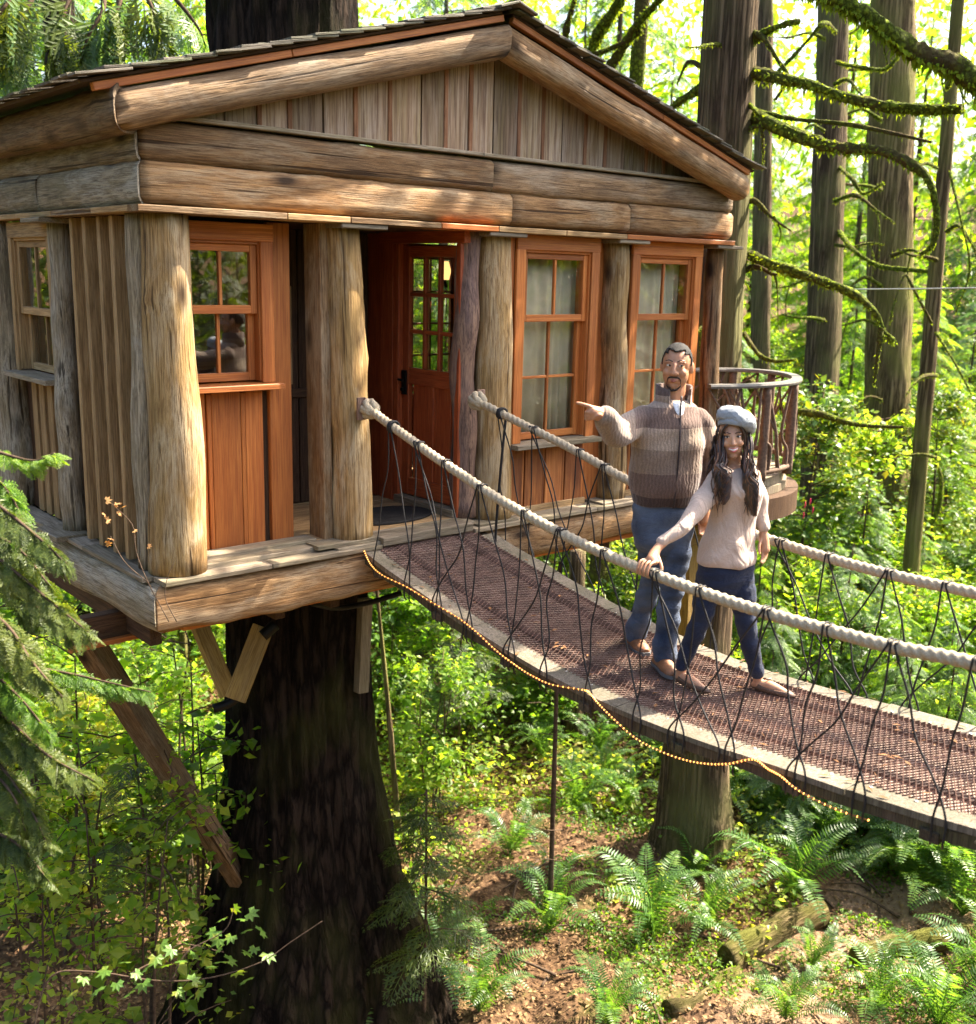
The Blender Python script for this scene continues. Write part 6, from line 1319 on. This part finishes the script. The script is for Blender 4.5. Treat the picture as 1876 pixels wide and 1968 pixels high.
def shoe(par, heel, toe, w, h, mat, sole, name='shoe', ank=None):
    h0, t0 = np.array((*heel, 0.)), np.array((*toe, 0.)); d = unit(t0-h0); l = np.linalg.norm(t0-h0); s = np.array((-d[1], d[0], 0)); V = []; S2 = []
    for t, ww, hh in ((.0, .55, .75), (.08, .82, 1.0), (.3, .80, 1.05), (.5, .86, .95), (.7, 1.0, .68), (.88, .85, .48), (1.0, .42, .32)):
        p = h0+d*l*t
        V.append([p+s*w/2*ww*math.cos(a)+np.array((0, 0, .018+h*hh*max(0, math.sin(a)) if math.sin(a) >= 0 else .018)) for a in np.linspace(-.5, math.pi+.5, 14)])
    m = len(V); VV = np.array(V).reshape(-1, 3); F = [(q*14+i, q*14+(i+1) % 14, q*14+14+(i+1) % 14, q*14+14+i) for q in range(m-1) for i in range(14)]+[tuple(range(13, -1, -1)), tuple((m-1)*14+i for i in range(14))]
    o = child(name, skin_over(name, [(VV, F)], .005, [mat], 2), par)
    V = []
    for z in (0., .020): 
        for t, ww in ((-.02, .45), (.08, .9), (.3, .86), (.5, .92), (.7, 1.06), (.88, .92), (1.03, .40)): V += [h0+d*l*t+s*w/2*ww+(0, 0, z), h0+d*l*t-s*w/2*ww+(0, 0, z)]
    F = []
    for k in range(6):
        a = 2*k; F += [(a, a+1, a+3, a+2), (14+a, 14+a+2, 14+a+3, 14+a+1), (a, a+2, a+16, a+14), (a+1, a+15, a+17, a+3)]
    F += [(0, 14, 15, 1), (12, 13, 27, 26)]
    child('sole', mesh('sole', V, F, sole, False), o); return o
shoe(MAN, (.0, .09), (.062, -.17), .105, .075, M_SHOE, M_SOLE); shoe(MAN, (-.12, .46), (-.045, .21), .105, .075, M_SHOE, M_SOLE)
def pieces(par, name, shapes, mat, kind=None):
    b = Bag()
    for V, F in shapes: b.add(V, F)
    o = b.build(name, mat, None); o.parent = par; return o
for sx in (-1, 1):
    e = pieces(MAN, 'eye', [T(ball(P(sx*.032, -.083, .014), (.0145, .0085, .0060), None, 12, 8))], M_EYE); pieces(e, 'iris', [T(ball(P(sx*.032+.0055, -.0893, .0142), (.0068, .0052, .0068), None, 10, 6))], M_IRIS)
    pieces(MAN, 'eyelid', [T(limb([P(sx*.017, -.088, .016), P(sx*.032, -.0935, .0222), P(sx*.048, -.082, .017)], [.0022, .003, .002], 6))], M_SKM)
    pieces(MAN, 'eyebrow', [T(limb([P(sx*.014, -.091, .035), P(sx*.032, -.092, .042), P(sx*.053, -.078, .036)], [.003, .0034, .0018], 6))], M_BEARD)
pieces(MAN, 'mouth', [T(limb([P(-.027, -.088, -.060), P(0, -.1025, -.0605), P(.027, -.088, -.060)], [.002, .004, .002], 8)), T(limb([P(-.023, -.090, -.0645), P(0, -.101, -.0705), P(.023, -.090, -.0645)], [.002, .005, .002], 8))], M_LIPM)
pieces(MAN, 'goatee', [T(limb([P(-.037, -.079, -.100), P(-.036, -.079, -.070), P(-.027, -.090, -.053), P(0, -.1018, -.0485), P(.027, -.090, -.053), P(.036, -.079, -.070), P(.037, -.079, -.100)], [.0015, .0022, .0036, .0026, .0036, .0022, .0015], 8, 50)), T(limb([P(-.037, -.076, -.098), P(-.02, -.082, -.116), P(0, -.085, -.122), P(.02, -.082, -.116), P(.037, -.076, -.098)], [.003, .0055, .0072, .0055, .003], 8, 40))], M_BEARD)
def hair_cap(c, r, keep, thick, mat_, seed, n=72, m=48):
    rn = np.random.default_rng(seed); V, F = ball((0, 0, 0), 1, None, n, m); V2 = V*np.array(r); k = [f for f in F if keep(*(np.mean(V2[list(f)], 0)))]
    q = 1+rn.normal(0, .010, len(V))[:, None]; VV = np.vstack([V2*1.004, V2*(1+thick)*q])+np.array(c); nv = len(V)
    ed = {}
    for f in k:
        for i in range(len(f)): ed[(f[i], f[(i+1) % len(f)])] = 1
    FF = [tuple(i+nv for i in f) for f in k]+[tuple(reversed(f)) for f in k]+[(a, b, b+nv, a+nv) for a, b in ed if (b, a) not in ed]
    return VV, FF
pieces(MAN, 'hair', [T(hair_cap(P(0, .012, .022), (.079, .098, .100), lambda x, y, z: (z > .052-.35*max(0, -y-.05)+.02*(abs(x) < .045)*(y < -.04)) if y < -.028 else z > (-.012 if y < .02 else -.05), .065, None, 3))], M_BEARD)

# ---- woman
OW = (1.98, -2.52, dz(-2.52)+.010); MW, _ = person('', OW); TW = .38
wc = (.117, .0, 1.425); thw = -.16
T, P = face_parts(wc, thw, -.02, -.10, False)
headw = [T(ball(P(0, .018, .020), (.068, .086, .090))), T(ball(P(0, -.020, -.040), (.054, .062, .070))), T(ball(P(0, -.052, -.092), (.022, .022, .020))), T(ball(P(0, -.060, -.008), (.044, .024, .05))),
         T(limb([P(0, -.078, .014), P(0, -.090, -.012), P(0, -.097, -.026)], [.007, .009, .0115], 10)), T(ball(P(.011, -.087, -.028), .0075)), T(ball(P(-.011, -.087, -.028), .0075)), T(ball(P(0, -.080, -.056), (.024, .011, .014))),
         T(ball(P(.033, -.062, -.026), (.022, .020, .020))), T(ball(P(-.033, -.062, -.026), (.022, .020, .020))), T(ball(P(.029, -.069, .026), (.020, .010, .007))), T(ball(P(-.029, -.069, .026), (.020, .010, .007)))]
neckw = limb([(.140, .02, 1.22), (.132, .016, 1.29), (.120, .012, 1.36)], [.062, .047, .045])
RP = np.array((-.327, -.387, .822)); tR = np.array((.652, -.758, 0)); nI = np.array((.758, .652, 0)); up = np.array((0, 0, 1.))
_y = -2.57; _p = Vector((rope_x(0, _y), _y, rz(_y)))-Vector(OW); RP = np.array((_p.dot(EX), _p.dot(EY), _p.z))
wrW = RP+nI*.085+up*.105-tR*.012
def grip():
    b = [limb([wrW+nI*.01+up*.01, wrW-nI*.02-up*.02, RP+nI*.030+up*.056], [.022, .027, .030], 12), limb([RP+nI*.03+up*.052-tR*.022, RP+nI*.03+up*.052+tR*.024], [.017, .017], 10)]
    for i in range(4):
        o_ = tR*(.030-.020*i); l = (.92, 1.0, .97, .82)[i]; b.append(finger([RP+o_+nI*.026+up*.052, RP+o_*1.15-nI*.014*l+up*.050, RP+o_*1.2-nI*.042*l+up*.018, RP+o_*1.2-nI*.040*l-up*.012], .0085))
    b.append(finger([wrW-nI*.02-up*.03+tR*.022, RP+nI*.050+tR*.050+up*.030, RP+nI*.040+tR*.058-up*.002, RP+nI*.024+tR*.062-up*.022], .0095)); return b
wr2 = np.array((.325, .0, .905))
torso_w = loft([(.135, 0, .70, .125, .095, TW), (.14, 0, .88, .105, .08, TW), (.155, 0, 1.02, .115, .085, TW), (.155, -.005, 1.15, .125, .10, TW), (.148, .005, 1.23, .11, .07, TW), (.140, .015, 1.28, .05, .045, TW)])
arm1 = limb([(.035, -.03, 1.215), (-.095, -.17, 1.045), tuple(wrW)], [.028, .026, .021]); arm2 = limb([(.262, .05, 1.215), (.302, .05, 1.07), tuple(wr2)], [.036, .031, .022])
lg1 = limb([(.07, .01, .72), (.030, .03, .42), (-.045, .115, .085), (-.047, .125, .035)], [.06, .038, .027, .026]); lg2 = limb([(.205, .0, .72), (.258, -.02, .43), (.362, .03, .085), (.366, .035, .035)], [.06, .038, .027, .026])
ft1 = limb([(-.052, .130, .028), (.0, .05, .036), (.05, -.025, .022)], [.026, .030, .020], 12); ft2 = limb([(.362, .045, .028), (.43, -.012, .038), (.50, -.07, .022)], [.026, .030, .020], 12)
bodyw = skin_over('person', headw+[neckw, torso_w, arm1, arm2, lg1, lg2, ft1, ft2]+grip()+hang_hand(wr2, (.12, -.12, -.98), .9, (.75, .65, 0), (-.5, -.6, 0)), .0040, [M_SKW], 3)
WOM = tag(link('person', bodyw, None, MW), 'woman in a grey knit beret and beige top walking with one hand on the rope', 'person')
m, n, out = newmat('beige_jersey'); L = n.links
cz = nd(n, 'TexNoise', ins={'Scale': 1.0, 'Detail': 3.0, 'Distortion': 2.0}); L.new(coords(n, (9, 9, 4.5), False), cz.inputs['Vector']); fn = nd(n, 'TexNoise', ins={'Scale': 340.0}); L.new(nd(n, 'TexCoord').outputs['Object'], fn.inputs['Vector'])
c = ramp(n, [(.35, (.36, .27, .22)), (.65, (.47, .36, .295))], fn.outputs[0]).outputs[0]; p = nd(n, 'BsdfPrincipled', ins={'Roughness': .85, 'Specular IOR Level': .15, 'Sheen Weight': .2}); L.new(c, p.inputs['Base Color'])
bp = nd(n, 'Bump', ins={'Strength': .6, 'Distance': .03}); L.new(cz.outputs[0], bp.inputs['Height']); L.new(bp.outputs[0], p.inputs['Normal']); L.new(p.outputs[0], out.inputs[0]); M_TOP = m
tp = [loft([(.135, 0, .735, .168, .130, TW), (.135, 0, .775, .172, .134, TW), (.140, 0, .86, .150, .116, TW), (.152, 0, .98, .128, .100, TW), (.160, -.01, 1.08, .134, .110, TW), (.160, -.016, 1.15, .142, .126, TW), (.152, 0, 1.215, .142, .098, TW), (.147, .012, 1.248, .122, .080, TW), (.144, .018, 1.262, .090, .060, TW)]),
      limb([(.06, -.02, 1.195), (-.015, -.09, 1.115), (-.095, -.17, 1.045), (-.165, -.245, .985), tuple(wrW+nI*.03+up*.035)], [.062, .060, .048, .039, .029], 18), limb([(.25, .045, 1.195), (.292, .05, 1.10), (.306, .045, 1.03), tuple(wr2+(0, 0, .035))], [.055, .048, .041, .031], 18)]
child('top', skin_over('top', tp, .006, [M_TOP], 7, folds(9, .0085, 19, 15)), WOM)
pn = [loft([(.138, 0, .56, .11, .075, TW), (.136, 0, .61, .142, .105, TW), (.135, 0, .66, .158, .118, TW), (.135, 0, .74, .158, .116, TW), (.135, 0, .82, .135, .10, TW)]), limb([(.070, .01, .68), (.046, .02, .56), (.030, .03, .42), (-.008, .075, .26), (-.045, .115, .105)], [.086, .076, .058, .052, .040], 16), limb([(.200, .0, .68), (.232, -.01, .56), (.258, -.02, .43), (.308, .005, .25), (.360, .03, .10)], [.090, .078, .058, .052, .040], 16)]
child('jeans', skin_over('jeans', pn, .006, [denim('dark_denim', (.008, .012, .030), (.024, .034, .070))], 5, folds(12, .0045, 10, 40)), WOM)
def flats(heel, toe):
    h0, t0 = np.array((*heel, 0.)), np.array((*toe, 0.)); d = unit(t0-h0); l = np.linalg.norm(t0-h0); s = np.array((-d[1], d[0], 0)); V = []; F = []; n_ = 26
    prof = lambda a: (.5*l*(1.02*math.cos(a)), .036*(1+.10*math.cos(a))*math.sin(a)*(1 if abs(math.sin(a)) > 0 else 1))
    for i in range(n_):
        a = 2*math.pi*i/n_; x, y = prof(a); c = h0+d*l*.5; toe_ = max(0, math.cos(a)); heel_ = max(0, -math.cos(a)); hgt = .030+.028*heel_**2+.006*toe_
        for sc, z in ((.90, .002), (1.0, .010), (1.03, .020), (1.0, hgt), (.93, hgt+.002), (.90, .02)): 
            ins = (.0 if z < hgt-.001 else (-.30*toe_**3)*l*.5*d)
            V.append(c+d*x*sc+s*y*sc+(0, 0, z)+ins)
    for i in range(n_):
        for e in range(5): F.append((i*6+e, ((i+1) % n_)*6+e, ((i+1) % n_)*6+e+1, i*6+e+1))
    F.append(tuple(i*6 for i in range(n_-1, -1, -1))); child('shoe', mesh('shoe', V, F, M_LEO), WOM)
m, n, out = newmat('spotted_flat_shoe'); L = n.links; vo = nd(n, 'TexVoronoi', ins={'Scale': 130.0}); L.new(nd(n, 'TexCoord').outputs['Object'], vo.inputs['Vector'])
c = ramp(n, [(.25, (.03, .015, .010)), (.42, (.17, .10, .065)), (.6, (.07, .035, .02))], vo.outputs[0]).outputs[0]; p = nd(n, 'BsdfPrincipled', ins={'Roughness': .6}); L.new(c, p.inputs['Base Color']); L.new(p.outputs[0], out.inputs[0]); M_LEO = m
flats((-.072, .158), (.082, -.062)); flats((.340, .062), (.545, -.102))
for sx in (-1, 1):
    e = pieces(WOM, 'eye', [T(ball(P(sx*.028, -.075, .010), (.0125, .008, .0052), None, 12, 8))], M_EYE); pieces(e, 'iris', [T(ball(P(sx*.028-.001, -.0805, .0105), (.0060, .0045, .0056), None, 10, 6))], M_IRIS)
    pieces(WOM, 'eyelash', [T(limb([P(sx*.015, -.079, .011), P(sx*.028, -.0835, .0165), P(sx*.043, -.072, .013)], [.0016, .0024, .0016], 6))], M_IRIS)
    pieces(WOM, 'eyebrow', [T(limb([P(sx*.013, -.082, .029), P(sx*.030, -.082, .034), P(sx*.047, -.069, .028)], [.0024, .0028, .0014], 6))], M_BEARD)
pieces(WOM, 'teeth', [T(limb([P(-.021, -.082, -.052), P(0, -.0905, -.057), P(.021, -.082, -.052)], [.0022, .0048, .0022], 8))], M_TEETH)
pieces(WOM, 'mouth', [T(limb([P(-.026, -.079, -.048), P(0, -.091, -.0505), P(.026, -.079, -.048)], [.0015, .0028, .0015], 8)), T(limb([P(-.025, -.079, -.051), P(0, -.0915, -.0655), P(.025, -.079, -.051)], [.0015, .0048, .0015], 8))], M_LIPW)
# long wavy hair, lock by lock joined in one mesh
m, n, out = newmat('brown_hair'); L = n.links; ge = nd(n, 'NewGeometry')
c = ramp(n, [(.0, (.010, .005, .004)), (.55, (.030, .013, .008)), (.85, (.085, .034, .015)), (1.0, (.17, .07, .028))], ge.outputs['Random Per Island']).outputs[0]
p = nd(n, 'BsdfPrincipled', ins={'Roughness': .38, 'Specular IOR Level': .55}); L.new(c, p.inputs['Base Color']); L.new(p.outputs[0], out.inputs[0]); M_HAIR = m
hr = np.random.default_rng(17); hb = Bag()
for i in range(420):
    side = -1 if i % 2 else 1; t = hr.random(); back = t > .62
    z_end = (1.09 if side < 0 else 1.03)+.16*hr.random()**1.6
    off_ = hr.uniform(-1, 1); u_ = hr.random(); ph = hr.uniform(-.16, .16)+off_*.35+(0 if side > 0 else 1.2); sp_ = hr.uniform(.9, 1.12); off = off_
    hp = lambda dx, dy, dz_: T((np.array([P(dx, dy, dz_)]), []))[0][0]
    if not back: pts = [hp(side*.006+.004, -.060+.02*u_, .092-.01*u_), hp(side*(.046+.006*u_), -.062+.03*u_, .052), hp(side*(.060+.012*u_), -.050+.030*u_, .004), hp(side*(.062+.020*u_), -.052+.030*u_, -.060)]
    else: pts = [hp(side*.03*u_, .07, .085), hp(side*(.066+.006*u_), .02+.03*u_, .045), hp(side*(.074+.010*u_), .01+.03*u_, -.01), hp(side*(.072+.016*u_), .0+.03*u_, -.07)]
    for k in range(1, 8):
        q = k/7; z = 1.325+(z_end-1.325)*q; w = .020*math.sin(q*8.2+ph)*sp_*min(1, q*2)
        wd = .032*(1-.5*q); x = .120+side*(.068+.012*q)+off*wd+w+(.012*q if side > 0 else .022*q)
        yb = -.030-.105*math.sin(min(1, q*1.3)*1.5)+(.02 if back else 0)*(1-q)
        pts.append(np.array((x, yb+.010*math.cos(q*8+ph)-.012*(1-off*off), z)))
    hb.tube(pts, [.0040, .0048, .0048, .0048, .0046, .0042, .0034, .001], 5, 44)
for i in range(70):
    side = -1 if i % 2 else 1; ph = hr.uniform(0, 6.28); x0 = .118+side*hr.uniform(.045, .098); z0 = hr.uniform(1.36, 1.47); z1 = hr.uniform(1.02, 1.22); bk = hr.random() < .45
    pts = [np.array((x0+(.016*math.sin(q*9+ph)+side*.020*q)*min(1, q*2), (.035 if bk else -.03)-(.02 if bk else .10)*math.sin(min(1, q*1.3)*1.5)+.012*math.cos(q*7+ph), z0+(z1-z0)*q)) for q in np.linspace(0, 1, 8)]
    hb.tube(pts, [.0035, .0045, .004, .003, .0012], 5, 44)
o = hb.build('hair', M_HAIR, None); o.parent = WOM
# knitted beret with a ribbed band
qh = Quaternion((0, 1, 0), .46) @ Quaternion((1, 0, 0), -.22); hcn = np.array((.140, .030, 1.508))
V, F = ball((0, 0, 0), (.110, .118, .070), None, 64, 34); rr = np.linalg.norm(V[:, :2], axis=1); an = np.arctan2(V[:, 1], V[:, 0])
V[:, 2] += .006*np.sin(an*5)*rr/.11; V *= (1+.018*np.sin(an*22)*(rr/.115)**2+.015*np.sin(V[:, 2]*240)*np.cos(an*11))[:, None]; V[V[:, 2] < -.035, 2] = -.035
V = V @ np.array(qh.to_matrix()).T+hcn
M_BERET = plain('grey_wool', (.27, .29, .31), .95, 0, .6, 190, .16, .1)
be = child('beret', mesh('beret', V, F, M_BERET), WOM)
V = []; F = []; n_ = 120
for i in range(n_):
    a = 2*math.pi*i/n_; rb = 1+.022*(i % 2)
    for r_, z in ((1.0, -.006), (1.05, -.004), (1.10, .012), (1.06, .028), (.98, .026)): V.append((.0735*r_*rb*math.cos(a), .0935*r_*rb*math.sin(a), z))
for i in range(n_):
    for e in range(5): F.append((i*5+e, ((i+1) % n_)*5+e, ((i+1) % n_)*5+(e+1) % 5, i*5+(e+1) % 5))
V = np.array(V) @ np.array((Quaternion((0, 1, 0), .22) @ Quaternion((1, 0, 0), -.28)).to_matrix()).T+np.array((.122, .014, 1.474))
child('band', mesh('band', V, F, M_BERET), be)

# labels shared by two or three things told apart by distance
same = {}
for o in C.objects:
    if not o.parent and o.get('label') and o.get('category'): same.setdefault(o['label'], []).append(o)
for lb, os_ in same.items():
    if 1 < len(os_) < 4 and len(lb.split()) < 15:
        os_.sort(key=lambda o: (o.location-CAM).length)
        for o, w in zip(os_, ('the nearer', 'the farther') if len(os_) == 2 else ('the nearest', 'the middle one', 'the farthest')): o['label'] = lb+', '+w
